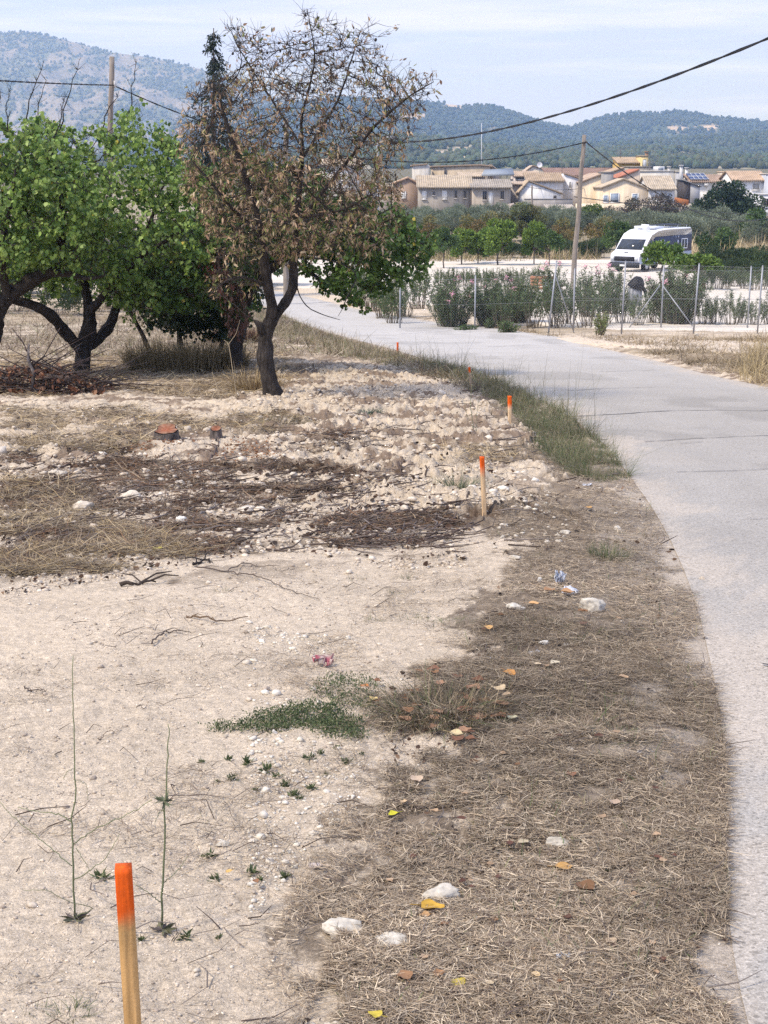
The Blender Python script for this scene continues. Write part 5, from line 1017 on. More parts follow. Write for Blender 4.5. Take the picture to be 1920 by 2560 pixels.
# dark thicket below, with dead reddish leaves hanging
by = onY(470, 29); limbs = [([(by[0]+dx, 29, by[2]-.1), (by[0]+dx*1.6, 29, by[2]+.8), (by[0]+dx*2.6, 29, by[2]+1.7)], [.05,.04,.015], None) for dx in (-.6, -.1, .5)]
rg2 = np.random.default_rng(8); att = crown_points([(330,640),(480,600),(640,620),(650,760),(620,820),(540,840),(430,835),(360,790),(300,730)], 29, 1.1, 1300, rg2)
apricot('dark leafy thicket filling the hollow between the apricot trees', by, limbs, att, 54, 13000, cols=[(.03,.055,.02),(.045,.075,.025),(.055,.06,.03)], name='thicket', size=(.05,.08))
tw = crown_points([(560,720),(600,700),(630,790),(600,850),(560,820)], 26, .6, 190, rg2); m = MB(); slimleaf(m, tw, unit(rg2.normal(0,.4,(190,3))+[0,0,-1]), rg2.uniform(.06,.11,190), pick([(.14,.07,.05),(.09,.05,.035),(.18,.10,.07)], 190, rg2), rg2, .22)
for q in tw[::5]: m.tube([q, (q+tw.mean(0))/2+[0,0,.4], tw.mean(0)+[0,0,.9]], .005, 4, (.07,.05,.04))
o = m.build('dead_bough', MAT['dead'], off=tw[0]); o.location = tw[0]; tag(o, 'hanging dead bough with reddish brown leaves left of the central trunk', 'branch')
tw = crown_points([(500,660),(560,640),(590,720),(550,760)], 25.6, .4, 120, rg2); m = MB(); slimleaf(m, tw, unit(rg2.normal(0,.4,(120,3))+[0,0,-1]), rg2.uniform(.06,.1,120), pick([(.20,.07,.05),(.15,.06,.05)], 120, rg2), rg2, .22)
for q in tw[::4]: m.tube([q, (q+tw.mean(0))/2+[0,0,.25], tw.mean(0)+[0,0,.6]], .005, 4, (.07,.05,.04))
o = m.build('dead_bough', MAT['dead'], off=tw[0]); o.location = tw[0]; tag(o, 'small tuft of dead reddish leaves inside the dark thicket', 'branch')
# cypress
Yp = 72; b = onY(535, Yp); root = thing('cypress', 'tall narrow dark conifer rising behind the withered tree', 'conifer', b); rg3 = np.random.default_rng(4); top = np.array(P(534, 70, Yp)); W = MB().tube([np.array(b), (np.array(b)+top)/2, top], [.16,.1,.02], 7, (.10,.08,.065)); W2 = MB(); hh = top[2]-b[2]
for k in range(330):
    f = rg3.uniform(0, 1)**.8*.93; z = top[2]-.05-f*hh; R = (.10+1.0*min(1, f*2.6)**.75)*rg3.uniform(.55, 1.2); a = rg3.uniform(0, 6.28); o_ = np.array([b[0]+(top[0]-b[0])*(1-f), Yp, z]); e = o_+[math.cos(a)*R, math.sin(a)*R, -.25*R-.1]; W.tube([o_, (o_+e)/2+[0,0,.08], e], [.018,.012,.005], 3, (.09,.07,.06), cap=False)
    n = 26; t = rg3.uniform(.25, 1.05, n)[:,None]; c = o_+(e-o_)*t+rg3.normal(0, .05+.08*R, (n, 3)); leafquads(W2, c, unit(rg3.normal(0,.45,(n,3))+[math.cos(a)*.5, math.sin(a)*.5, -.7]), rg3.uniform(.12,.3,n), .07, pick([(.03,.045,.03),(.045,.06,.035),(.02,.03,.025)], n, rg3), rg3)
W.build('trunk', MAT['farwood'], root); W2.build('crown', MAT['far'], root)
# bushes and back trees seen under and between the near crowns on the left
for i, (px, Y, sc) in enumerate([(-60,58,1.0),(40,60,1.1),(150,57,.95),(250,60,1.1),(360,56,1),(450,60,1.2),(120,72,1.5),(300,74,1.6),(20,75,1.5),(440,78,1.7),(-90,74,1.5),(560,80,1.6),(640,84,1.6)]):
    place(hs[i % 2] if i < 6 else lowt, px, Y, ['dark bush in the shade behind the apricot trees', 'leafy tree far behind the apricot trees'][i >= 6], ['bush', 'tree'][i >= 6], ['bushes behind the apricot trees', 'trees behind the apricot trees'][i >= 6], sc*(1 if i < 6 else .9), rz=i*1.3)
# brush pile
b = gp(85, 985); Yb2 = b[1]; root = thing('brush_pile', 'heap of cut branches with dead rust-brown leaves beside the forked trunk', 'brush pile', b); rg4 = np.random.default_rng(9); m = MB(); lf = MB()
for k in range(150):
    x0 = b[0]+rg4.uniform(-.95, 1.0); y0 = Yb2+rg4.uniform(-.45, .5); a = rg4.normal(0, .5)+(math.pi if rg4.random() < .5 else 0); l = rg4.uniform(.4, 1.3); el = abs(rg4.normal(0, .3)); z0 = b[2]+rg4.uniform(0, .32)*math.exp(-((x0-b[0])/.8)**2)
    q = np.array([(x0, y0, z0), (x0+math.cos(a)*l*.5*math.cos(el), y0+math.sin(a)*l*.4, z0+math.sin(el)*l*.5+.04), (x0+math.cos(a)*l*math.cos(el), y0+math.sin(a)*l*.8, z0+math.sin(el)*l)])+rg4.normal(0, .02, (3, 3)); m.tube(q, np.array([.009,.006,.003])*rg4.uniform(.6, 1.5), 4, pick([(.07,.05,.045),(.11,.09,.08)], 1, rg4)[0])
for q in ([(30,820),(60,860),(90,930)],[(150,820),(110,890),(60,930)],[(200,870),(140,900),(80,925)],[(20,870),(90,905),(300,965)]): p = np.array([P(*w_, Yb2-.2) for w_ in q]); m.tube(p, [.006,.009,.012], 5, (.08,.06,.055))
m.tube([P(82,985,Yb2-.4), P(84,930,Yb2-.4), P(70,900,Yb2-.3), P(72,860,Yb2-.2)], [.028,.026,.02,.012], 8, (.14,.12,.11)); m.build('branches', MAT['bark'], root)
n = 1000; c = np.stack([b[0]+rg4.uniform(-1.05, 1.05, n), Yb2+rg4.uniform(-.55, .4, n), 0*np.zeros(n)], 1); c[:,2] = b[2]+rg4.uniform(0, .42, n)*np.exp(-((c[:,0]-b[0])/.9)**2); slimleaf(lf, c, unit(rg4.normal(0,.7,(n,3))+[0,0,-.3]), rg4.uniform(.05,.095,n), pick([(.20,.09,.05),(.13,.065,.04),(.27,.15,.09),(.09,.06,.045)], n, rg4), rg4, .28); lf.build('dead_leaves', MAT['dead'], root)
# ---------------------------------------------------------------- straw, grass and litter
def ribbons(mb, b, az, el, ln, wd, sag, col, seg, rng):
    """b (N,3) base; ribbons of seg pieces that start at elevation el and bend by sag"""
    N = len(b); t = np.linspace(0, 1, seg+1); dx, dy = np.cos(az), np.sin(az); V = []; roll = rng.uniform(-.6, .6, N); curl = rng.normal(0, .25, N)
    for k, s_ in enumerate(t):
        a2 = az+curl*s_; hz = ln*s_*np.cos(el); zz = ln*(s_*np.sin(el)-sag*s_*s_); c = b+np.stack([np.cos(a2)*hz, np.sin(a2)*hz, zz], 1)
        w_ = wd*(1-.75*s_)*.5; wv = np.stack([-np.sin(a2)*np.cos(roll), np.cos(a2)*np.cos(roll), np.sin(roll)], 1)*w_[:,None]; V += [c-wv, c+wv]
    V = np.stack(V, 1).reshape(-1, 3); n = 2*(seg+1); i = (np.arange(N)*n)[:,None]; f = np.vstack([i+np.array([[2*k, 2*k+2, 2*k+3, 2*k+1]]) for k in range(seg)])
    mb.add(V, f, np.repeat(_c4(col, N), n, 0))
def scat(mb, polys, n, kind, seed, py_bias=None):
    rng = np.random.default_rng(seed); A = [abs(np.sum([(p[i][0]*p[(i+1)%len(p)][1]-p[(i+1)%len(p)][0]*p[i][1]) for i in range(len(p))]))/2 for p in polys]; A = np.array(A)/sum(A)
    q = np.vstack([inpix(p, max(8, int(n*a*1.0)), rng) for p, a in zip(polys, A)]); x, y = gxy(q[:,0], q[:,1]); return x, y, rng
soil = [(0,1080),(620,1010),(1100,960),(1260,1080),(1300,1300),(1210,1500),(1000,1660),(920,1850),(900,2050),(620,2600),(0,2600)]
EXC = []
# ---------------------------------------------------------------- stones
def rock(label, px, py, wpx, hpx, seed, col=(.56,.51,.42), group=None, name='rock', sink=.25, ang=0):
    rng = np.random.default_rng(seed); b = np.array(gp(px, py)); Y = b[1]; R = wpx/F*Y/2*1.12; hh = max(hpx/F*Y*.9, R*.25)
    import bmesh
    bm = bmesh.new(); bmesh.ops.create_icosphere(bm, subdivisions=4, radius=1); v = np.array([tuple(x.co) for x in bm.verts]); f = np.array([[x.index for x in fc.verts] for fc in bm.faces]); bm.free()
    v0 = v.copy()
    for _ in range(13):               # planes knock off the corners so the stone has facets
        n = unit(rng.normal(size=3)); dd = rng.uniform(.5, .85); s_ = v@n-dd; v = v-np.where(s_ > 0, s_, 0)[:,None]*n*.93
    v = v*(1+(fbm(v[:,0]*3+9, v[:,1]*3+v[:,2]*2, seed, 6, .7)-.5)*.50)[:,None]; ca, sa = math.cos(ang), math.sin(ang); v = np.stack([v[:,0]*R*1.05, v[:,1]*R*.75, v[:,2]*hh*.75], 1); v = np.stack([v[:,0]*ca-v[:,1]*sa, v[:,0]*sa+v[:,1]*ca, v[:,2]], 1)
    m = MB().add(v+b+[0, R*.2, hh*(.75-sink)*.6], f, np.array(col)*(1+(fbm(v0[:,0]*2, v0[:,2]*2+v0[:,1], seed+1, 3)-.5)[:,None]*.25)); EXC.append((b[0], b[1]+R*.2, R*.95, R*.75)); o = m.build(name, MAT['stone'], off=b); o.location = b; return tag(o, label, 'rock' if name == 'rock' else 'pebble', group)
rock('chunky pale limestone rock beside the white plastic scrap on the verge', 1478, 1525, 66, 40, 1); rock('smooth round-topped pale rock sunk in the straw behind a yellow leaf', 1108, 2250, 100, 46, 2, sink=.1); rock('flat whitish stone half buried at the edge of the verge, left one of the pair', 868, 2335, 120, 40, 3, sink=.35, ang=-.35)
rock('flat whitish stone half buried at the edge of the verge, right one of the pair', 975, 2372, 115, 44, 4, sink=.35, ang=-.5); rock('low pale stone buried in the middle of the straw verge', 1392, 2110, 80, 26, 5, (.48,.43,.34), sink=.35); rock('large beige clod left of the dark litter', 205, 1278, 52, 34, 6, (.60,.52,.41)); rock('wide beige clod in the dark litter below the big stump', 322, 1252, 54, 30, 7, (.60,.52,.41))
rock('flat beige stone at the upper left of the dark litter', 145, 1198, 46, 20, 8, (.60,.53,.42)); rock('white lump of limestone in the dark litter', 453, 1310, 28, 20, 9, (.72,.68,.60)); rock('white stone at the lower right tip of the dark litter', 510, 1362, 26, 13, 10, (.72,.68,.60)); rock('white stone low in the bark litter strip', 936, 1325, 16, 9, 11, (.7,.66,.58)); rock('round grey-white stone by the right end of the bark litter', 975, 1330, 15, 10, 12, (.6,.56,.48))
rock('small white stone on the green weed mat', 686, 1836, 16, 14, 13, (.75,.71,.63)); rock('pale stone in the roadside grass of the bend', 1492, 1147, 22, 14, 14); rock('pale stone lying alone on the road edge', 1758, 1450, 20, 12, 15, (.55,.47,.37)); rock('white stone in the straw right of the second stake', 1545, 1325, 22, 14, 16, (.68,.64,.56)); rock('pale stone at the foot of the fence by the far dirt track', 1742, 842, 12, 7, 17)
rock('pale stone among gravel at the top of the straw edge', 1415, 1330, 26, 12, 18); rock('white stone under the leaves left of the chunky rock', 1348, 1462, 12, 12, 19, (.72,.7,.64)); rock('pinkish flat stone on the bare soil right of the tall weeds', 785, 2165, 44, 14, 20, (.52,.44,.39), sink=.1); rock('pale stone left of the pair of flat stones', 555, 2105, 34, 14, 21); rock('white stone in the straw above the yellow leaves', 1305, 2320, 24, 16, 22, (.72,.70,.64)); rock('white pebble pair by the brown leaf on the upper verge, left', 1362, 1615, 26, 12, 23, (.70,.67,.6)); rock('white pebble pair by the brown leaf on the upper verge, right', 1415, 1618, 18, 12, 24, (.70,.67,.6)); rock('tiny white stone in the mid verge', 1600, 1893, 16, 8, 25, (.6,.56,.5))
rock('bottom edge beige stone, left of the yellow leaf', 845, 2555, 34, 22, 26, (.60,.53,.42)); rock('bottom edge beige stone nearest the yellow leaf', 872, 2552, 26, 20, 27, (.58,.51,.41)); rock('bottom edge beige stone, leftmost of the three', 818, 2550, 30, 16, 28, (.58,.51,.41)); rock('pale stone below the second stake', 1290, 1400, 30, 14, 29); rock('broad pale stone right of the sand spit', 1290, 1530, 46, 18, 30, (.6,.55,.46), sink=.1)
def pebbles(polys, n, seed, rpx, cols, label, noroad=True, name='pebbles'):
    m = MB(); x, y, rng = scat(m, polys, n, None, seed); mk = masks(x, y); k = (mk['road'] > .02) if noroad else (mk['road'] < -.02); k &= fbm(x*2, y*2, seed+2, 3) > rng.uniform(.25, .62, len(x)); x, y = x[k], y[k]; z = H(x, y) if noroad else zprof(y)+.006; r = rng.lognormal(0, .45, len(x))*rpx/F*np.clip(y, 3, 14)*(.5 if not noroad else 1)
    blobs(m, np.stack([x, y, z+r*.25], 1), r, pick(cols, len(x), rng, .85, 1.12), .3, (1,.85,.6), rng); tag(m.build(name, MAT['stone']), label, 'pebbles', kind='stuff')
pebbles([soil], 9000, 21, 2.6, [(.58,.49,.38),(.62,.54,.43),(.50,.42,.33),(.40,.33,.26)], 'small crumbs and pebbles over the bare soil'); pebbles([[(1240,1150),(1340,1200),(1430,1330),(1400,1400),(1250,1350),(1180,1250)],[(620,1560),(900,1600),(900,2000),(620,2300)]], 1800, 22, 4.2, [(.62,.56,.45),(.68,.62,.52)], 'pale gravel strewn between the soil and the straw')
clodz = [(0,1010),(560,1040),(620,960),(900,905),(1060,930),(1200,1010),(1270,1110),(1330,1290),(1100,1300),(1180,1420),(1000,1420),(760,1380),(640,1380),(0,1500)]
pebbles([clodz], 9000, 23, 4.6, [(.60,.51,.395),(.57,.48,.37),(.64,.56,.45)], 'pale clods of tilled soil', name='clods'); pebbles([Z_VERGE], 1600, 24, 2.6, [(.62,.57,.48),(.50,.44,.36)], 'small stones caught in the verge straw'); pebbles([[(1560,1180),(1640,1280),(1760,1500),(1825,1900),(1830,2600),(1990,2600),(1990,1100)]], 1500, 25, 1.7, [(.5,.47,.43),(.3,.28,.26),(.6,.55,.48)], 'loose grit on the road', noroad=False)

# ---------------------------------------------------------------- fallen leaves, one by one
def fallen(label, px, py, wpx, col, seed, group=None, curl=None):
    rng = np.random.default_rng(seed); b = np.array(gp(px, py)); L_ = wpx/F*b[1]*1.05; m = MB(); n = 9; a0 = rng.uniform(0, 6.28); cu = rng.uniform(.25, .7) if curl is None else curl; V = []; rows_ = 7
    for i in range(rows_):
        t = i/(rows_-1); hw = .42*math.sin(math.pi*(.08+.92*t)**.8)*(1 if i < rows_-1 else .15)+.02
        for j in range(n): s_ = (j/(n-1)*2-1); x = (t-.5); y = s_*hw*(1+.15*math.sin(9*t+seed)); z = cu*(s_*hw)**2*1.6+cu*.5*(t-.5)**2+.05*math.sin(6*x+seed)*s_+rng.normal(0, .008); V.append((x*math.cos(a0)-y*math.sin(a0), x*math.sin(a0)+y*math.cos(a0), z))
    V = np.array(V)*L_; V[:,2] += (.022 if b[1] < 12 else .015)-V[:,2].min()*.6; k = (np.arange(rows_-1)[:,None]*n+np.arange(n-1)).ravel(); cc = np.array(col)*(1+rng.normal(0, .10, (len(V),1))); m.add(V+b, np.stack([k, k+1, k+1+n, k+n], 1), cc); d = np.array([-math.cos(a0), -math.sin(a0), .1])*L_*.5; m.tube([V[n//2]+b, V[n//2]+b+d], [.0012,.0008], 4, np.array(col)*.7)
    o = m.build('fallen_leaf', MAT['dead'], off=b, smooth=True); o.location = b; return tag(o, label, 'leaf', group)
YEc, OR, BR, PA, DK = (.58,.46,.07), (.50,.29,.10), (.21,.115,.06), (.56,.44,.28), (.13,.065,.045)
for k, (px, py, w_, c_, lb) in enumerate([(982,2048,28,(.62,.58,.05),'bright yellow leaf at the left edge of the verge'),(1082,2285,60,(.60,.36,.06),'orange-yellow curled leaf in front of the smooth round rock'),(1150,2462,46,YEc,'bright yellow leaf near the bottom of the verge'),(936,2545,40,YEc,'pale yellow leaf at the very bottom edge'),(1411,2168,46,OR,'orange-tan leaf below the low buried stone'),(1466,2228,56,BR,'dark brown folded leaf right of centre on the verge'),(1010,2455,50,(.30,.17,.09),'brown leaf left of the bottom yellow leaf'),(1095,2445,34,(.36,.2,.1),'small brown leaf just left of the bottom yellow leaf'),(1275,1715,38,(.50,.25,.08),'orange-brown leaf standing in the upper verge'),(1242,1752,40,PA,'pale tan leaf below the orange-brown leaf'),(1265,1765,26,(.48,.35,.22),'small tan leaf touching the pale tan leaf'),(1142,1868,38,(.62,.50,.28),'pale cream leaf below the brown grass tuft'),(1280,1820,30,(.55,.52,.35),'greenish cream leaf right of the brown grass tuft'),
        (910,1735,24,(.55,.22,.08),'small orange leaf at the left end of the grass tuft'),(932,1772,26,(.66,.50,.22),'pale yellow leaf by the small orange leaf'),(1385,1685,28,(.64,.56,.40),'cream triangular leaf in the upper verge'),(1345,1690,18,(.6,.48,.32),'small cream leaf left of the triangular one'),(1042,1980,38,(.55,.42,.30),'pale leaf on the soil side of the verge'),(1008,2025,22,(.55,.40,.24),'small tan leaf above the bright yellow leaf'),(1537,2020,34,(.46,.34,.24),'pale brown leaf in the right of the verge'),(1425,1950,30,(.24,.12,.07),'small dark rust leaf in mid verge'),(1222,1585,28,(.60,.36,.14),'orange leaf on the sand rim'),(1335,1528,26,(.62,.38,.18),'orange-tan leaf left of the chunky rock'),(1420,1500,34,(.48,.28,.14),'brown leaf under the white plastic scrap'),
        (1375,1492,32,(.40,.23,.12),'brown leaf left of the white plastic scrap'),(1470,1283,20,(.50,.30,.12),'orange leaf in the straw right of the second stake'),(1525,2372,34,(.5,.38,.25),'tan leaf low in the right of the verge'),(1060,2305,30,(.50,.30,.14),'small tan leaf under the orange-yellow curled leaf'),(1340,2462,26,(.60,.44,.24),'pale leaf right of the bottom yellow leaf'),(1310,2110,30,(.5,.42,.28),'pale leaf beside the low buried stone'),(572,2190,20,(.66,.42,.14),'small orange leaf on the soil among the seedlings'),(640,2218,20,(.28,.15,.08),'small brown leaf right of the orange leaf among the seedlings'),(396,1376,26,(.60,.55,.12),'yellow leaf at the bottom of the dark litter'),(1225,2480,20,(.5,.4,.26),'tiny tan leaf near the bottom of the verge')]):
    fallen(lb, px, py, w_, c_, 500+k)
rng = np.random.default_rng(31)
for k, q in enumerate(inpix([(925,1700),(1080,1690),(1240,1740),(1300,1830),(1180,1880),(1000,1870),(930,1810)], 34, rng)): fallen('curled dark brown leaf tangled in the brown grass tuft of the verge', q[0], q[1], rng.uniform(20, 40), pick([BR, (.20,.10,.06), (.34,.2,.12)], 1, rng)[0], 700+k, 'brown leaves round the grass tuft')
for k, q in enumerate(inpix([(1180,1550),(1450,1480),(1600,1600),(1700,2100),(1650,2500),(1000,2500),(960,2100),(1080,1930),(1350,1850)], 46, rng)): fallen('small dry brown leaf lying flat in the open straw of the verge', q[0], q[1], rng.uniform(14, 26), pick([BR, DK, (.42,.29,.18)], 1, rng)[0], 760+k, 'small brown leaves on the verge')

# ---------------------------------------------------------------- straw and grass
STRAW = [(.31,.235,.155),(.38,.30,.205),(.20,.15,.10),(.50,.41,.29),(.11,.08,.06),(.25,.205,.15)]
GR1 = [(.085,.115,.045),(.12,.155,.06),(.055,.08,.035),(.16,.175,.075),(.22,.19,.11)]
BROWNST = [(.22,.17,.12),(.30,.24,.165),(.15,.11,.08),(.10,.075,.055),(.36,.30,.21)]
YEL = [(.46,.34,.17),(.34,.25,.13),(.56,.44,.26),(.22,.16,.09),(.12,.09,.06)]
def lay(polys, n, seed, cols, ln=(.03,.11), wd=.0022, elm=.12, thr=None, maskname=None, seg=2, up=0, edge=.5, clump=(5,5)):
    """lying or leaning straw over pixel polygons, kept where the ground mask is strong"""
    mb = MB(); x, y, rng = scat(mb, polys, n, None, seed); m = masks(x, y); keep = m['road'] > -.35*rng.uniform(0, 1, len(x))**4
    if maskname: keep &= m[maskname] > rng.uniform(0, edge, len(x))
    if maskname == 'verge': keep &= fbm(x*2.6, y*2.6, 143, 4, .6) > rng.normal(.37, .05, len(x))
    if thr is not None: keep &= fbm(x*clump[0], y*clump[1], seed, 4) > rng.normal(thr, .07, len(x))
    for ex, ey, ra, rb in EXC: keep &= np.hypot((x-ex)/ra, (y-ey)/rb) > .82
    x, y = x[keep], y[keep]; z = H(x, y); N = len(x); sc = np.clip(y/7, 1, 6)
    z = np.where(m['road'][keep] < .02, np.maximum(z, zprof(y)+.007), z); L_ = rng.uniform(*ln, N)*rng.uniform(.6, 1.3, N)*np.clip(y/9, 1, 1.5)*np.clip(y/5, .62, 1)*(np.clip(.25+2.4*(fbm(x*2.3, y*2.3, seed+4, 3)-.2), .35, 1.7) if up else 1); el = np.abs(rng.normal(0, elm, N))+up*rng.uniform(.3, 1, N)
    lift = rng.uniform(0, .018, N)*(1 if elm < .5 else 0); ribbons(mb, np.stack([x, y, z+.002+lift], 1), rng.uniform(0, 6.283, N), el, L_, wd*sc*rng.uniform(.6, 1.6, N), rng.uniform(.0, .35, N)*np.sin(el)+.02, pick(cols, N, rng, .7, 1.3)*((.55+.95*fbm(x*1.3, y*1.3, 141, 4))*(1-.42*sstep(.25, -.35, sdf(WT, x, y))))[:,None], seg, rng); return mb
mb = lay([Z_VERGE], 190000, 1, STRAW, maskname='verge', ln=(.025,.08), wd=.0019); o = tag(mb.build('straw_litter', MAT['straw']), 'cut dry straw lying thick on the verge beside the road', 'straw', kind='stuff')
nearv = [(740,2620),(850,2330),(955,2141),(950,2025),(975,1875),(1018,1690),(1215,1539),(1500,1500),(1800,1780),(1822,1900),(1818,2620)]
mb = lay([nearv], 150000, 2, STRAW, ln=(.012,.05), wd=.0015, maskname='verge'); tag(mb.build('straw_litter', MAT['straw']), 'fine chopped straw on the near part of the verge', 'straw', kind='stuff')
mb = lay([Z_VERGE, nearv], 8000, 3, STRAW+GR1, ln=(.03,.08), elm=.55, maskname='verge', up=.1); tag(mb.build('straw_stubble', MAT['straw']), 'stubble stems poking up from the verge straw', 'straw', kind='stuff')
mb = lay([Z_VERGE, nearv], 16000, 16, [(.22,.17,.11),(.30,.24,.16),(.13,.10,.07),(.15,.15,.08)], ln=(.02,.06), elm=.7, maskname='verge', up=.35, thr=.62, clump=(4.5,4.5), wd=.0018); tag(mb.build('straw_clumps', MAT['straw']), 'matted clumps of short dead grass in the verge', 'straw', kind='stuff')
mb = lay(Z_STRAW, 60000, 4, YEL+BROWNST, ln=(.06,.22), elm=.2, maskname='straw', wd=.0024); tag(mb.build('dry_grass_mat', MAT['straw']), 'flattened yellow dry grass around the trees and stumps', 'dry grass', kind='stuff')
mb = lay(Z_DARK[:4], 46000, 5, [(.10,.068,.046),(.16,.11,.07),(.06,.042,.03),(.30,.22,.14),(.13,.11,.09),(.20,.11,.06)], ln=(.04,.16), elm=.18, maskname='dark', wd=.003); tag(mb.build('bark_litter', MAT['straw']), 'dark rotting bark and leaf litter in the tilled soil', 'litter', kind='stuff')
soil_ = [(0,1080),(620,1010),(1100,960),(1260,1080),(1300,1300),(1210,1500),(1000,1660),(920,1850),(900,2050),(620,2600),(0,2600)]
mb = lay([soil], 26000, 6, BROWNST, ln=(.02,.10), elm=.12, thr=.56, wd=.0016, clump=(2.2,5)); tag(mb.build('straw_crumbs', MAT['straw']), 'thin scattered straws and rootlets on the bare pale soil', 'straw', kind='stuff')
edge_ = [(1120,1330),(1260,1500),(1060,1720),(1000,1900),(970,2140),(860,2340),(740,2600),(580,2600),(720,2250),(830,2000),(840,1760),(640,1700),(720,1640),(900,1560),(1000,1420),(1020,1330)]
mb = lay([edge_], 17000, 7, STRAW, ln=(.02,.08), thr=.50, wd=.0018, clump=(3,6)); tag(mb.build('straw_crumbs', MAT['straw']), 'thinning straw along the edge between verge and bare soil', 'straw', kind='stuff')
backf = [(0,760),(300,760),(560,740),(690,790),(900,870),(1060,910),(1180,960),(1230,1010),(1100,960),(900,900),(640,890),(0,900)]
mb = lay([backf], 30000, 8, BROWNST+[(.20,.20,.10)], ln=(.10,.34), elm=.5, thr=.44, wd=.0022, up=.15, clump=(1.5,1)); tag(mb.build('dry_weeds', MAT['straw']), 'dry weeds under and behind the trees', 'dry grass', kind='stuff')
crest = [(640,760),(780,822),(900,866),(1060,903),(1200,945),(1330,1000),(1300,1030),(1180,985),(1040,930),(900,905),(780,880),(640,830)]
mb = lay([crest], 17000, 9, [(.24,.20,.12),(.16,.15,.07),(.30,.24,.15),(.12,.13,.055)], ln=(.07,.20), elm=.8, wd=.0016, up=.3, seg=3, thr=.4, clump=(2,2)); tag(mb.build('roadside_grass', MAT['grass']), 'half dry grass fringe along the left edge of the road', 'grass', kind='stuff')
GR1 = [(.085,.115,.045),(.12,.155,.06),(.055,.08,.035),(.16,.175,.075),(.22,.19,.11)]
mb = lay([Z_GREENROAD], 26000, 10, GR1+[(.24,.19,.12),(.16,.14,.08)], ln=(.05,.19), elm=.6, wd=.0014, up=.3, seg=3, thr=.47, clump=(3.5,3.5)); tag(mb.build('green_grass', MAT['grass']), 'green grass growing thick at the inside of the road bend', 'grass', kind='stuff')
tall = [(1000,880),(1200,940),(1350,1000),(1460,1060),(1570,1180),(1450,1120),(1300,1020),(1100,930)]
mb = lay([tall], 520, 11, [(.14,.15,.08),(.22,.19,.12)], ln=(.25,.5), elm=.9, wd=.0013, up=.5, seg=4); tag(mb.build('tall_grass_stalks', MAT['grass']), 'tall thin flowering stalks over the roadside grass', 'grass', kind='stuff')
farf = [(1000,800),(1187,812),(1370,842),(1560,848),(1900,850),(2100,850),(2100,1040),(1920,962),(1650,900),(1560,866),(1400,838),(1250,818),(1060,796),(940,775),(950,755),(1000,775)]
mb = lay([farf], 36000, 12, [(.32,.25,.16),(.24,.18,.12),(.40,.32,.20),(.16,.13,.08)], ln=(.08,.26), elm=.5, thr=.46, wd=.0022, up=.12, clump=(.9,.9)); tag(mb.build('dry_verge_grass', MAT['straw']), 'dry grass on the far side of the road below the fence', 'dry grass', kind='stuff')
tuft = [(1840,965),(1860,880),(1930,870),(2100,900),(2100,1060),(1920,975)]
mb = lay([tuft], 5000, 13, [(.46,.36,.19),(.34,.27,.15)], ln=(.15,.38), elm=.9, wd=.0018, up=.5, seg=3, thr=.45, clump=(2,2)); tag(mb.build('tall_dry_grass', MAT['straw']), 'tall yellow dry grass at the right edge beyond the road', 'dry grass', kind='stuff')
fieldg = [(1700,662),(1745,600),(2050,606),(2050,668)]
mb = lay([fieldg], 9000, 14, [(.50,.41,.26),(.42,.34,.2)], ln=(.5,.9), elm=.9, wd=.008, up=.6, seg=2); tag(mb.build('dry_field_grass', MAT['straw']), 'pale dry grass field beyond the hedge on the right', 'dry grass', kind='stuff')
fld2 = [(930,660),(930,625),(1500,618),(1500,650)]
mb = lay([fld2], 9000, 15, [(.42,.33,.21),(.30,.24,.14),(.2,.19,.09)], ln=(.5,.9), elm=.9, wd=.008, up=.6, seg=2, thr=.45, clump=(.2,.2)); tag(mb.build('dry_field_grass', MAT['straw']), 'patchy dry grass behind the far hedge of the car park', 'dry grass', kind='stuff')

def gtuft(label, px, py, n, ln, spread, cols, seed, cat='grass tuft', name='grass_tuft', el=(.5,1.4), wd=.003, seg=4, m_='grass', sag=(.1,.5), extra=None):
    rng = np.random.default_rng(seed); b = np.array(gp(px, py)); mb = MB(); a = rng.uniform(0, 6.283, n); rr_ = spread*np.sqrt(rng.uniform(0, 1, n)); q = np.stack([b[0]+rr_*np.cos(a), b[1]+rr_*np.sin(a), 0*a], 1); q[:,2] = H(q[:,0], q[:,1])-.004
    ribbons(mb, q, a+rng.normal(0, .7, n), rng.uniform(*el, n), rng.uniform(ln*.4, ln, n), np.full(n, wd*max(1, b[1]/9))*rng.uniform(.6, 1.4, n), rng.uniform(*sag, n), pick(cols, n, rng, .7, 1.3), seg, rng)
    if extra: extra(mb, b, rng)
    o = mb.build(name, MAT[m_], off=b); o.location = b; return tag(o, label, cat)
DG = [(.085,.12,.05),(.13,.165,.07),(.06,.085,.04),(.17,.20,.09)]
gtuft('big tangled tuft of brown and green grass in the middle of the verge', 1100, 1800, 1900, .24, .20, [(.15,.115,.07),(.24,.18,.11),(.09,.075,.045),(.38,.30,.19),(.12,.14,.055),(.10,.08,.055)], 1, wd=.0026, el=(.0,1.2), sag=(.2,1.0))
gtuft('tuft of tan dry grass round the foot of the almond trunk', 640, 985, 700, .5, .35, YEL, 2, m_='straw', wd=.003, el=(.7,1.5), sag=(.05,.4)); gtuft('broad clump of tall tan grass under the dark thicket', 465, 925, 4200, .75, 1.1, [(.27,.21,.12),(.19,.15,.085),(.33,.26,.15)], 3, m_='straw', wd=.004, el=(.9,1.5), sag=(.1,.6))
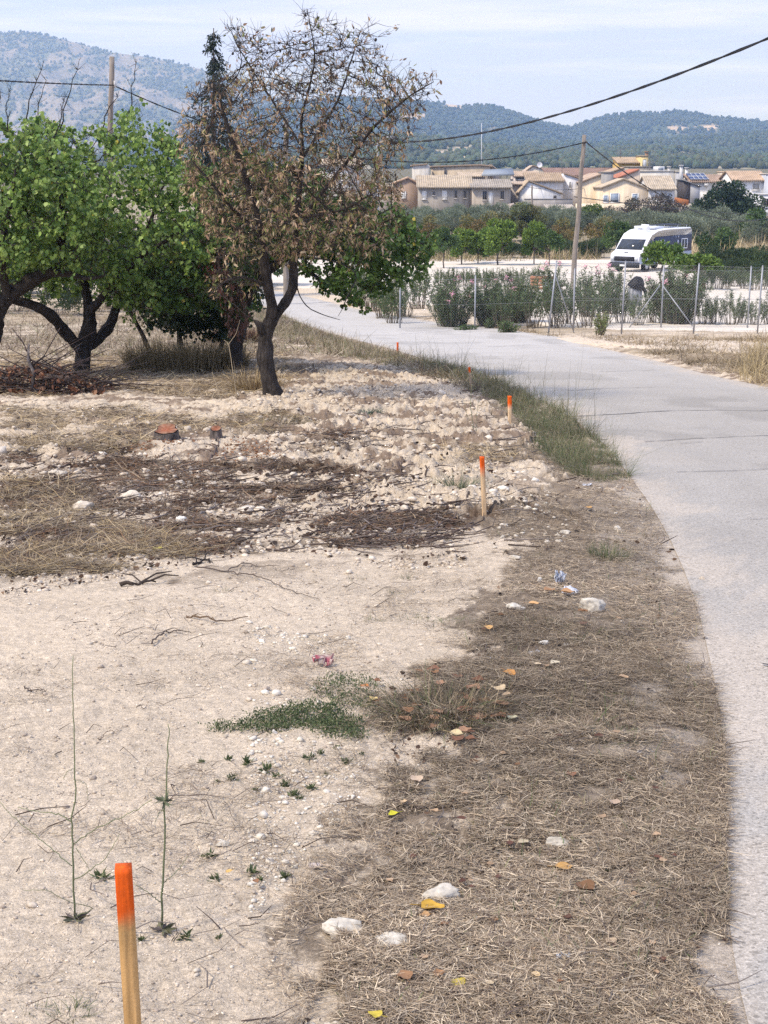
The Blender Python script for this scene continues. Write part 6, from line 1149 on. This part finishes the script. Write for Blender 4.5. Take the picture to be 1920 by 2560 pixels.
gtuft('thick reddish dry grass clump left of the almond trunk', 590, 860, 1800, .6, .7, [(.17,.10,.065),(.22,.14,.09),(.12,.08,.06)], 4, m_='straw', wd=.004, el=(.8,1.5)); gtuft('green-brown tuft on the verge beside the road, above the white rock', 1520, 1405, 260, .16, .10, GR1, 5, wd=.0022)
gtuft('dark feathery weed on the pale soil between almond tree and stakes', 925, 1058, 380, .17, .13, [(.07,.11,.08),(.10,.15,.10),(.05,.08,.06)], 6, cat='weed', name='weed', el=(.2,1.3)); gtuft('grey-green weed behind the second stake', 1150, 1240, 320, .25, .12, [(.10,.13,.08),(.16,.18,.10)], 7, cat='weed', name='weed', el=(.3,1.2))
gtuft('small grey-green weed on the yellow straw left of the big stump', 318, 1132, 160, .16, .10, [(.09,.14,.10)], 8, cat='weed', name='weed', el=(.3,1.3)); gtuft('wiry dry weed mound right of the cut stumps', 700, 1083, 420, .2, .3, [(.22,.20,.10),(.28,.23,.14)], 9, cat='weed', name='weed', el=(.2,1.0)); gtuft('small green tuft at the edge of the fallen rock', 1152, 2250, 36, .05, .02, [(.13,.19,.06),(.2,.24,.09)], 10, el=(.5,1.3), wd=.002)
i = 0
for px, py, n, ln, lb in [(555,1482,40,.06,'dark dry spiky weed on the sand above the long twig'),(890,1440,26,.06,'tiny weed on the sand below the bark litter'),(775,1600,40,.05,'small green sprig beside the pink wrapper patch'),(1020,1440,46,.07,'small pale green sprig near the straw edge, upper one'),(930,1545,60,.06,'low green sprigs spread on the pale sand, middle of the picture'),(1130,1560,110,.06,'patch of small green grass by the verge straw'),(1050,1545,90,.06,'patch of thin green grass on the sand left of the straw'),(985,1480,36,.05,'faint green sprig just above the sand rim'),
        (530,2040,18,.04,'tiny green seedling on the bare soil beside the tall weeds'),(180,2525,60,.06,'short green grass tuft at the very bottom left'),(80,2515,20,.05,'tiny grass tuft left of the bottom left tuft'),(1545,1860,160,.07,'wispy green grass patch in the right part of the verge'),(1560,2260,160,.07,'soft green grass patch in the lower right of the verge'),(1590,1790,60,.1,'upright thin green sprigs in the right part of the verge'),(1400,2540,120,.05,'low green grass at the bottom of the verge'),(1640,1700,60,.05,'few green blades near the road in mid verge'),(1220,2530,50,.05,'few green blades at the bottom centre of the verge'),(1755,2230,40,.04,'few green blades touching the road edge'),(1450,1620,70,.06,'thin green blades below the white pebbles')]:
    gtuft(lb, px, py, n, ln, .10 if n > 80 else .035, GR1 if n > 30 else DG, 30+i, el=(.3,1.3), wd=.0016, seg=3); i += 1
# creeping green weed mat and its scattered seedlings
def weedmat(label, poly, n, seed, size=.018, name='creeping_weed'):
    rng = np.random.default_rng(seed); q = inpix(poly, n, rng); p = np.array(poly, float); q = q[(-sdf(p, q[:,0], q[:,1])/25+fbm(q[:,0]*.03, q[:,1]*.05, seed, 3)) > .66]; b = gpv(q); mb = MB(); b = np.repeat(b, 9, 0)+rng.normal(0, .012, (len(b)*9, 3))*[1,1,0]; N = len(b); a = rng.uniform(0, 6.28, N); e = rng.uniform(.1, 1.3, N)
    b[:,2] += rng.uniform(0, .022, N); d = np.stack([np.cos(a)*np.cos(e), np.sin(a)*np.cos(e), np.sin(e)], 1); leafquads(mb, b, d, rng.uniform(.6, 1.4, N)*size, size*.42, pick(DG, N, rng, .7, 1.35), rng); c = b[0]; o = mb.build(name, MAT['leaf'], off=c); o.location = c; tag(o, label, 'weed')
weedmat('dark green creeping weed mat on the pale soil left of the brown grass tuft', [(480,1822),(560,1815),(640,1785),(760,1765),(840,1785),(900,1810),(925,1870),(850,1860),(760,1838),(640,1838),(560,1830)], 620, 60, .011)
weedmat('sparser green weed fringe joining the weed mat to the brown grass tuft', [(800,1700),(900,1690),(960,1720),(930,1800),(850,1790),(760,1730)], 200, 61, .010)
for k, (px, py, s_) in enumerate([(505,1905,.03),(580,1950,.045),(620,1915,.06),(665,1930,.06),(690,1945,.04),(715,1965,.05),(735,1990,.05),(750,2000,.03),(780,1975,.045),(815,1945,.03),(775,1910,.05),(800,1900,.04),(870,1920,.05),(545,1955,.025),(640,1975,.03),(570,1900,.04),(840,1880,.03),(905,1900,.025),(525,2130,.05),(630,2175,.05),(710,2185,.04),(650,2195,.03),(540,2190,.04),(255,2190,.06),(465,2335,.05),(548,2335,.025),(355,2335,.03)]):
    rng = np.random.default_rng(300+k); b = np.array(gp(px, py)); n = 22; s_ *= .6; a = rng.uniform(0, 6.28, n); e = rng.uniform(.1, 1.2, n); d = np.stack([np.cos(a)*np.cos(e), np.sin(a)*np.cos(e), np.sin(e)], 1); m = MB(); leafquads(m, b+rng.normal(0, s_*.15, (n,3))*[1,1,0]+[0,0,.002], d, s_*rng.uniform(.5, 1, n), s_*.22, pick(DG, n, rng), rng); o = m.build('seedling', MAT['leaf'], off=b); o.location = b; tag(o, 'small dark green leafy seedling on the bare pale soil below the weed mat', 'seedling', 'green seedlings on the bare soil')
# tall foreground weeds
def tallweed(label, paths, rosette, seed, clump=None, c0=(.12,.14,.075), c1=(.22,.24,.12)):
    rng = np.random.default_rng(seed); b = np.array(gp(*rosette)); Y = b[1]; root = thing('tall_weed', label, 'weed', tuple(b)); m = MB()
    for pts, r0, r1 in paths:
        p = np.array([P(px, py, Y+dy) for px, py, dy in pts]); t = np.linspace(0, 1, 24); q = np.stack([np.interp(t, np.linspace(0, 1, len(p)), p[:,k]) for k in range(3)], 1)
        for _ in range(2): q[1:-1] = (q[:-2]+2*q[1:-1]+q[2:])/4
        q[1:-1] += rng.normal(0, .0012, (22, 3)); kk = 1.5 if Y < 5 else 1; m.tube(q, np.linspace(r0, r1, 24)*kk, 5, np.linspace(c0, c1, 24))
    m.build('stems', MAT['twig'], root); lf = MB(); n = 16; a = rng.uniform(0, 6.28, n); e = rng.uniform(-.05, .4, n); d = np.stack([np.cos(a)*np.cos(e), np.sin(a)*np.cos(e), np.sin(e)], 1); leafquads(lf, np.tile(b+[0,0,.006], (n,1)), d, rng.uniform(.015,.045,n), .009, pick([(.12,.12,.07),(.10,.08,.07),(.16,.15,.09)], n, rng), rng)
    if clump: c = np.array(P(clump[0], clump[1], Y)); n = 20; a = rng.uniform(0, 6.28, n); e = rng.uniform(-.3, .8, n); d = np.stack([np.cos(a)*np.cos(e), np.sin(a)*np.cos(e), np.sin(e)], 1); leafquads(lf, np.tile(c, (n,1)), d, rng.uniform(.015,.035,n), .006, pick([(.12,.14,.08),(.09,.10,.06)], n, rng), rng)
    lf.build('leaves', MAT['grass'], root)
tallweed('tallest spindly branching weed standing left of the nearest stake', [([(187,2292,0),(184,2200,0),(182,2110,0),(180,2055,0),(188,1990,0),(187,1900,0),(184,1800,0),(181,1740,0),(183,1640,0)], .0016, .0006), ([(182,2110,0),(240,2070,-.03),(310,2040,-.06),(380,2000,-.08)], .0009, .0005), ([(180,2055,0),(150,2035,.02),(100,2030,.04),(45,2018,.05)], .0009, .0005), ([(184,2200,0),(220,2180,-.03),(270,2140,-.05),(298,2085,-.05)], .0009, .0004), ([(180,2165,0),(110,2105,.04),(40,2050,.06),(0,2005,.08)], .0008, .0004), ([(187,2292,0),(240,2270,-.04),(170,2255,-.07),(120,2225,-.08),(60,2225,-.1)], .0007, .0004), ([(190,2120,0),(215,2160,-.02),(225,2180,-.02)], .0006, .0003), ([(187,1920,0),(165,1930,.01),(160,1950,.01)], .0005, .0003), ([(190,1950,0),(215,1960,0),(220,2000,0)], .0005, .0003)], (187,2294), 1)
tallweed('second spindly weed with a leafy knot halfway up, right behind the nearest stake', [([(405,2312,0),(408,2200,0),(413,2100,0),(412,2020,0),(417,1950,0),(420,1880,0),(424,1830,0),(420,1810,0)], .0018, .0006), ([(408,2210,0),(440,2180,.02),(470,2140,.03)], .0007, .0004), ([(406,2260,0),(370,2230,-.02),(335,2210,-.03)], .0008, .0004), ([(412,2020,0),(392,2040,-.01),(388,2060,-.01)], .0006, .0003)], (405,2314), 2, clump=(410,2003))
tallweed('thin bare weed stalks standing on the soil behind the second stake', [([(1190,1110,0),(1182,1060,0),(1176,1010,0),(1180,960,0)], .004, .002), ([(1192,1112,0),(1190,1050,0),(1198,990,0)], .003, .0015), ([(1182,1070,0),(1165,1030,0),(1160,1000,0)], .002, .001)], (1191,1112), 3)
tallweed('tall pale dry stalk standing left of the almond trunk', [([(595,1005,0),(585,950,0),(578,900,0),(572,860,0),(560,850,0)], .007, .003), ([(572,860,0),(590,835,0),(600,800,0)], .004, .002), ([(560,1020,-.5),(540,960,-.5),(530,930,-.5)], .005, .003)], (594,1006), 4, None, (.36,.29,.19), (.46,.38,.25))

# ---------------------------------------------------------------- stakes
sm = mat('pine_stake', rough=.7, noise=(((70,70,4), .42),(200, .12)), bump=((120,120,9), .6, .002)); t_ = sm.node_tree; pb = [n for n in t_.nodes if n.type == 'BSDF_PRINCIPLED'][0]
def stake(label, px, pyt, pxb, pyb, wpx, seed, paint=.24, fade=.1, Y=None, tone=(.62,.42,.22), rot=0):
    if Y is None: b = np.array(gp(pxb, pyb)); 
    else: b = np.array(onY(pxb, Y))
    t = np.array(P(px, pyt, b[1])); w_ = wpx/F*b[1]*.5; n = 40; k = np.linspace(0, 1, n); rng = np.random.default_rng(seed); root = None
    p = b+(t-b)*k[:,None]; p[0,2] -= .04; ca, sa = math.cos(rot), math.sin(rot); V = []; Cc = []
    ring = np.array([(-1,-1),(-.2,-1),(.4,-1),(1,-1),(1,-.2),(1,.4),(1,1),(.3,1),(-.3,1),(-1,1),(-1,.3),(-1,-.3)])*w_; ring = np.stack([ring[:,0]*ca-ring[:,1]*sa, ring[:,0]*sa+ring[:,1]*ca], 1)
    lowc = paint+fade
    for i in range(n):
        s_ = 1-k[i]; V.append(np.hstack([p[i,:2]+ring, np.full((12,1), p[i,2])])); f = np.clip((s_-paint+(vn(np.arange(12)*.9, s_*9, seed)-.5)*.05)/fade, 0, 1)[:,None]
        wd_ = np.array(tone)*(1+(vn(np.arange(12)*1.7+s_*1.5, s_*6, seed+3)-.5)*.35)[:,None]; oc = np.array((.72,.105,.006))*(1+(vn(np.arange(12)*2, s_*25, seed+5)-.5)*.25)[:,None]; Cc.append(oc*(1-f)+wd_*f)
    V = np.vstack(V); Cc = np.vstack(Cc); i = np.arange(12); F_ = np.vstack([np.stack([r_*12+i, r_*12+(i+1)%12, (r_+1)*12+(i+1)%12, (r_+1)*12+i], 1) for r_ in range(n-1)]); m = MB(); m.add(V, F_, Cc)
    m.F.append(np.array([(n-1)*12+i])); m.Mi.append(np.array([0])); o = m.build('wooden_stake', sm, off=b); o.location = b; tag(o, label, 'stake', 'orange-tipped survey stakes'); return o
stake('nearest and largest orange-tipped wooden stake, cut by the bottom edge', 308, 2166, 338, 0, 44, 1, .20, .09, Y=2.60, tone=(.50,.30,.12), rot=.12)
stake('second nearest orange-tipped stake, tall and pale on the bare soil', 1205, 1142, 1211, 1297, 12, 2, .14, .22, tone=(.66,.46,.26)); stake('third stake along the road bend, orange top, left of the green grass', 1274, 990, 1275, 1078, 10, 3, .22, .2, tone=(.66,.47,.28))
stake('fourth, thin grey stake with an orange-brown tip at the field crest', 1173, 918, 1178, 985, 5.5, 4, .16, .1, tone=(.45,.34,.22)); stake('farthest stake, a short red tip showing above the roadside grass', 994, 856, 994, 888, 5, 5, .6, .1, tone=(.4,.25,.15)).data.name = 'stake_far'

# ---------------------------------------------------------------- stumps
def stump(label, px, py, wpx, hpx, seed, tilt, lump=True):
    b = np.array(gp(px, py)); Y = b[1]; R = wpx/F*Y/2; hh = hpx/F*Y; rng = np.random.default_rng(seed); root = thing('tree_stump', label, 'stump', tuple(b)); a = np.linspace(0, 2*math.pi, 29)[:-1]; V = []; nz_ = 8
    for i in range(nz_):
        t = i/(nz_-1); rr_ = R*(1.35-.5*t**.5)*(1+(vn(a*2.2+.01, a*0+t*2, seed)-.5)*.5+.15*np.sin(a*5+seed)*(1-t)); V.append(np.stack([b[0]+rr_*np.cos(a), b[1]+rr_*np.sin(a)*.9, b[2]-.06+(hh+.06)*t+tilt*t*(np.sin(a))*R+.12*tilt*t*np.cos(a)*R], 1))
    V = np.vstack(V); i = np.arange(28); F_ = np.vstack([np.stack([r_*28+i, r_*28+(i+1)%28, (r_+1)*28+(i+1)%28, (r_+1)*28+i], 1) for r_ in range(nz_-1)]); m = MB().add(V, F_, (.12,.10,.09)); m.build('bark', MAT['bark'], root)
    top = V[-28:]; c = top.mean(0); m = MB(); m.add(np.vstack([c+(top-c)*.93+[0,0,.004], [c+[0,0,-.01]]]), [(k, (k+1)%28, 28) for k in range(28)], np.vstack([pick([(.22,.11,.065),(.17,.08,.05),(.27,.16,.10)], 28, rng), [(.30,.10,.05)]])); m.build('cut_face', MAT['stone'], root)
    if lump:
        p = np.array([b+[R*.5,-.1,-.02], b+[R*1.4,-.2,.05], b+[R*2.3,-.3,-.02], b+[R*3.0,-.35,-.1]]); mm = MB().tube(p, [R*.7,R*.55,R*.45,R*.2], 12, (.10,.085,.08)); gnarl(mm, .06, 12); mm.build('root', MAT['bark'], root)
    return root
stump('larger sawn tree stump with a reddish cut face and a dark root running right', 418, 1128, 66, 44, 1, .30); stump('smaller sawn stump with an orange cut face, right of the larger one', 540, 1110, 32, 26, 2, .35, False)
n_ = 900; m = MB(); rng = np.random.default_rng(5)
for (px, py, sx) in ((395,1140,50),(620,1150,40),(1000,1045,0)):
    if sx: q = np.stack([rng.normal(px, sx, 450), rng.normal(py, 9, 450)], 1); b = gpv(q); leafquads(m, b+[0,0,.006], unit(rng.normal(size=(450,3))*[1,1,.3]), .028, .016, pick([(.34,.18,.09),(.26,.13,.07)], 450, rng), rng)
tag(m.build('sawdust', MAT['straw']), 'orange wood chips scattered round the sawn stumps', 'wood chips', kind='stuff')

# ---------------------------------------------------------------- sticks and bark pieces
def stick(label, pts, rpx, seed, col=(.11,.085,.07), lift=.012, name='twig', side=3, cat='twig', group=None):
    rng = np.random.default_rng(seed); q = np.array([gp(*p) for p in pts]); n = max(12, len(pts)*6); t = np.linspace(0, 1, n); s_ = np.linspace(0, 1, len(q)); p = np.stack([np.interp(t, s_, q[:,k]) for k in range(3)], 1); p[:,2] = H(p[:,0], p[:,1])+lift*(.4+np.abs(np.sin(t*5+seed)))
    p[1:-1] += rng.normal(0, .004, (n-2, 3))*[1,1,.5]; r0 = rpx/F*q[0,1]*.68; m = MB().tube(p, np.linspace(r0, r0*.35, n), 6, col)
    for _ in range(side): i = rng.integers(2, n-1); a = rng.uniform(0, 6.28); l = rng.uniform(6, 22)*r0; m.tube([p[i], p[i]+[math.cos(a)*l*.5, math.sin(a)*l*.5, r0*2], p[i]+[math.cos(a)*l, math.sin(a)*l, r0]], [r0*.5, r0*.4, r0*.2], 4, col, cap=False)
    c = p[0]; o = m.build(name, MAT['twig'], off=c); o.location = c; return tag(o, label, cat, group)
stick('long dark stick lying along the lower edge of the dark litter at the left', [(20,1440),(90,1430),(180,1428),(260,1430)], 4.5, 1); stick('forked dark stick lying on the sand, upper centre', [(490,1420),(570,1428),(640,1445),(700,1470),(800,1497)], 3, 2); stick('dark bent stick just above the forked stick', [(560,1428),(620,1410),(700,1418)], 2.4, 3)
stick('curved twig lying alone on the sand in the left middle', [(380,1625),(412,1590),(450,1588),(478,1592)], 3.6, 4); stick('short thick dark twig at the left below the curved twig', [(62,1730),(90,1736),(118,1734)], 3.2, 5); stick('dry brown stalk bundle lying above the curved twig', [(465,1552),(540,1560),(620,1555)], 4.5, 6, (.16,.11,.07)); stick('dark ragged bark strip on the sand left of the forked stick', [(300,1466),(345,1464),(390,1458)], 9, 7, (.06,.045,.035), name='bark_piece', cat='bark')
stick('black curved bark flake at the tip of the dark litter', [(484,1412),(510,1400),(532,1406)], 6, 8, (.035,.028,.025), name='bark_piece', cat='bark'); stick('grey straight twig on the sand in the left foreground', [(245,1845),(280,1832),(312,1823)], 2, 9, (.25,.19,.14)); stick('small brown twig right of the grey straight twig', [(342,1775),(380,1775)], 2, 10); stick('grey broken branch end in the dark litter', [(500,1295),(530,1275),(560,1262)], 5, 11, (.17,.15,.14)); stick('long thin twig across the sand above the weed mat', [(390,1765),(460,1755),(515,1728)], 1.6, 12, (.22,.17,.12))
for k, (pts, lb) in enumerate([([(760,1345),(800,1335),(860,1320)],'dark stick at the left end of the bark litter strip'),([(1050,1295),(1100,1310),(1130,1312)],'forked black stick left of the second stake'),([(1140,1290),(1170,1275),(1200,1270)],'crooked twig just left of the foot of the second stake'),([(1030,1215),(1060,1212),(1072,1206)],'dark bark flake on the soil left of the second stake'),([(995,1190),(1005,1210)],'upright brown bark scrap in the middle of the tilled soil'),([(700,1230),(800,1218),(900,1200)],'long stick through the dark litter, right half'),([(1155,1148),(1190,1150),(1200,1154)],'grey twig pointing at the top of the second stake'),([(560,1340),(640,1335),(700,1320)],'stick at the right of the lower dark litter'),([(120,1185),(230,1168),(330,1140)],'long dark stick crossing the yellow straw'),([(0,1165),(90,1150),(150,1145)],'dark branch at the left edge by the yellow straw'),
        ([(505,1180),(540,1150),(552,1135)],'thin stick leaning near the small stump'),([(300,1300),(400,1330),(470,1350)],'grey stick sloping through the dark litter'),([(330,1060),(345,1085),(370,1092)],'curved twig rising behind the yellow straw'),([(900,1055),(930,1075),(990,1090)],'dark twig right of the feathery weed'),([(870,1170),(940,1168)],'pale splinter in the bark litter'),([(200,1255),(330,1285),(420,1290)],'dark stick below the beige clods'),([(1130,1205),(1180,1215)],'brown twig bundle near the second stake'),([(1220,1540),(1300,1530),(1370,1520)],'thin grey twig in the upper straw'),([(1330,1690),(1400,1655),(1440,1640)],'grey stalk pointing up the verge')]):
    stick(lb, pts, 5.2 if k < 14 else 3.2, 40+k, pick([(.07,.05,.04),(.11,.08,.065),(.15,.12,.10)], 1, RNG)[0])
mb = MB(); rng = np.random.default_rng(77)      # uncounted small twigs in the litter
for poly, n in ((Z_DARK[0], 520), (Z_DARK[1], 230), (Z_DARK[2], 110), (Z_DARK[3], 130), (Z_STRAW[0], 60), (Z_STRAW[1], 60), (clodz, 620), (soil, 200), (Z_VERGE, 200)):
    q = inpix(poly, n, rng); b = gpv(q)
    for c in b: a = rng.normal(0, .9); l = rng.uniform(.05, .3)*(.5 if c[1] < 8 else 1); r_ = rng.uniform(.002, .0065)*(.3 if c[1] < 8 else 1); p = np.array([c, c+[math.cos(a)*l*.5, math.sin(a)*l*.5, rng.uniform(.0,.03)], c+[math.cos(a+.3)*l, math.sin(a+.3)*l, rng.uniform(-.005,.03)]]); p[:,2] += .006; mb.tube(p, [r_, r_*.8, r_*.4], 4, pick([(.07,.05,.04),(.12,.09,.075),(.18,.15,.13)], 1, rng)[0], cap=False)
tag(mb.build('twig_litter', MAT['twig']), 'small dark twigs strewn through the litter', 'twigs', kind='stuff')
mb = MB(); q = np.vstack([inpix(p, n, rng) for p, n in ((Z_DARK[0],900),(Z_DARK[1],500),(Z_DARK[3],260),(clodz,2600),(Z_VERGE,500),(Z_TUFT,260))]); b = gpv(q); slimleaf(mb, b+[0,0,.01], unit(rng.normal(size=(len(b),3))*[1,1,.35]), rng.uniform(.012,.042,len(b))*np.clip(b[:,1]/9,.5,1), pick([(.08,.05,.038),(.12,.075,.05),(.05,.038,.032),(.19,.12,.075)], len(b), rng), rng, .3)
tag(mb.build('leaf_crumbs', MAT['dead']), 'small broken brown leaves in the litter', 'leaf litter', kind='stuff')

# ---------------------------------------------------------------- litter left by people
def scrap(label, px, py, wpx, hpx, col, seed, name='plastic_scrap', dots=None):
    rng = np.random.default_rng(seed); b = np.array(gp(px, py)); n = 14; u_ = np.linspace(-.5, .5, n); U, V_ = np.meshgrid(u_, u_, indexing='ij'); sx = wpx/F*b[1]; sz = hpx/F*b[1]; f = fbm(U*5+seed, V_*5, seed, 4); g = fbm(U*7+seed+9, V_*7, seed+3, 4)
    X = b[0]+(U+(g-.5)*.9)*sx; Y_ = b[1]+(V_*.8+(f-.5)*.8)*sx*.8; Z = H(X.ravel(), Y_.ravel()).reshape(n, n)+.006+np.clip(f*1.5-.35, 0, 1)*sz*1.1; c = np.tile(np.array(col), (n*n, 1)); 
    if dots is not None: k = (fbm(U.ravel()*9, V_.ravel()*9, seed+5, 2) > .52); c[k] = dots
    i = (np.arange(n-1)[:,None]*n+np.arange(n-1)).ravel(); o = MB().add(np.stack([X.ravel(), Y_.ravel(), Z.ravel()], 1), np.stack([i, i+1, i+1+n, i+n], 1), c).build(name, MAT['plastic'], off=b); o.location = b; tag(o, label, 'litter')
scrap('crumpled clear plastic cup leaning in the straw above the white plastic scrap', 1400, 1468, 26, 40, (.70,.72,.76), 1); scrap('crumpled white plastic scrap left of the chunky rock', 1424, 1490, 38, 22, (.85,.86,.90), 2); scrap('torn pink and white sweet wrapper on the sand above the weed mat', 808, 1668, 42, 36, (.60,.50,.44), 3, 'sweet_wrapper', (.42,.10,.13)); scrap('tiny white paper shred in the grass of the road bend', 1468, 1220, 20, 5, (.82,.83,.86), 4); scrap('white crumpled tissue low on the verge', 1410, 2412, 34, 24, (.72,.74,.76), 5, 'tissue'); scrap('bluish white shred on the upper verge by the pebble pair', 1335, 1640, 24, 10, (.75,.76,.78), 6)

# ---------------------------------------------------------------- haze
hz = MB().box((-2600, -300, -60), (2600, 6200, 760)).build('haze', []); hz['kind'] = 'stuff'; tag(hz, 'thin bluish air haze in front of the hills', 'haze')
hm = bpy.data.materials.new('haze'); hm.use_nodes = True; t_ = hm.node_tree; t_.nodes.clear(); ou = t_.nodes.new('ShaderNodeOutputMaterial'); pv = t_.nodes.new('ShaderNodeVolumePrincipled'); pv.inputs['Color'].default_value = (.40,.62,1.0,1); pv.inputs['Absorption Color'].default_value = (1,1,1,1); pv.inputs['Density'].default_value = .00019; pv.inputs['Anisotropy'].default_value = .2; t_.links.new(pv.outputs[0], ou.inputs['Volume']); hz.data.materials.append(hm)
print('objects', len(bpy.data.objects), 'polys', sum(len(m.polygons) for m in bpy.data.meshes))
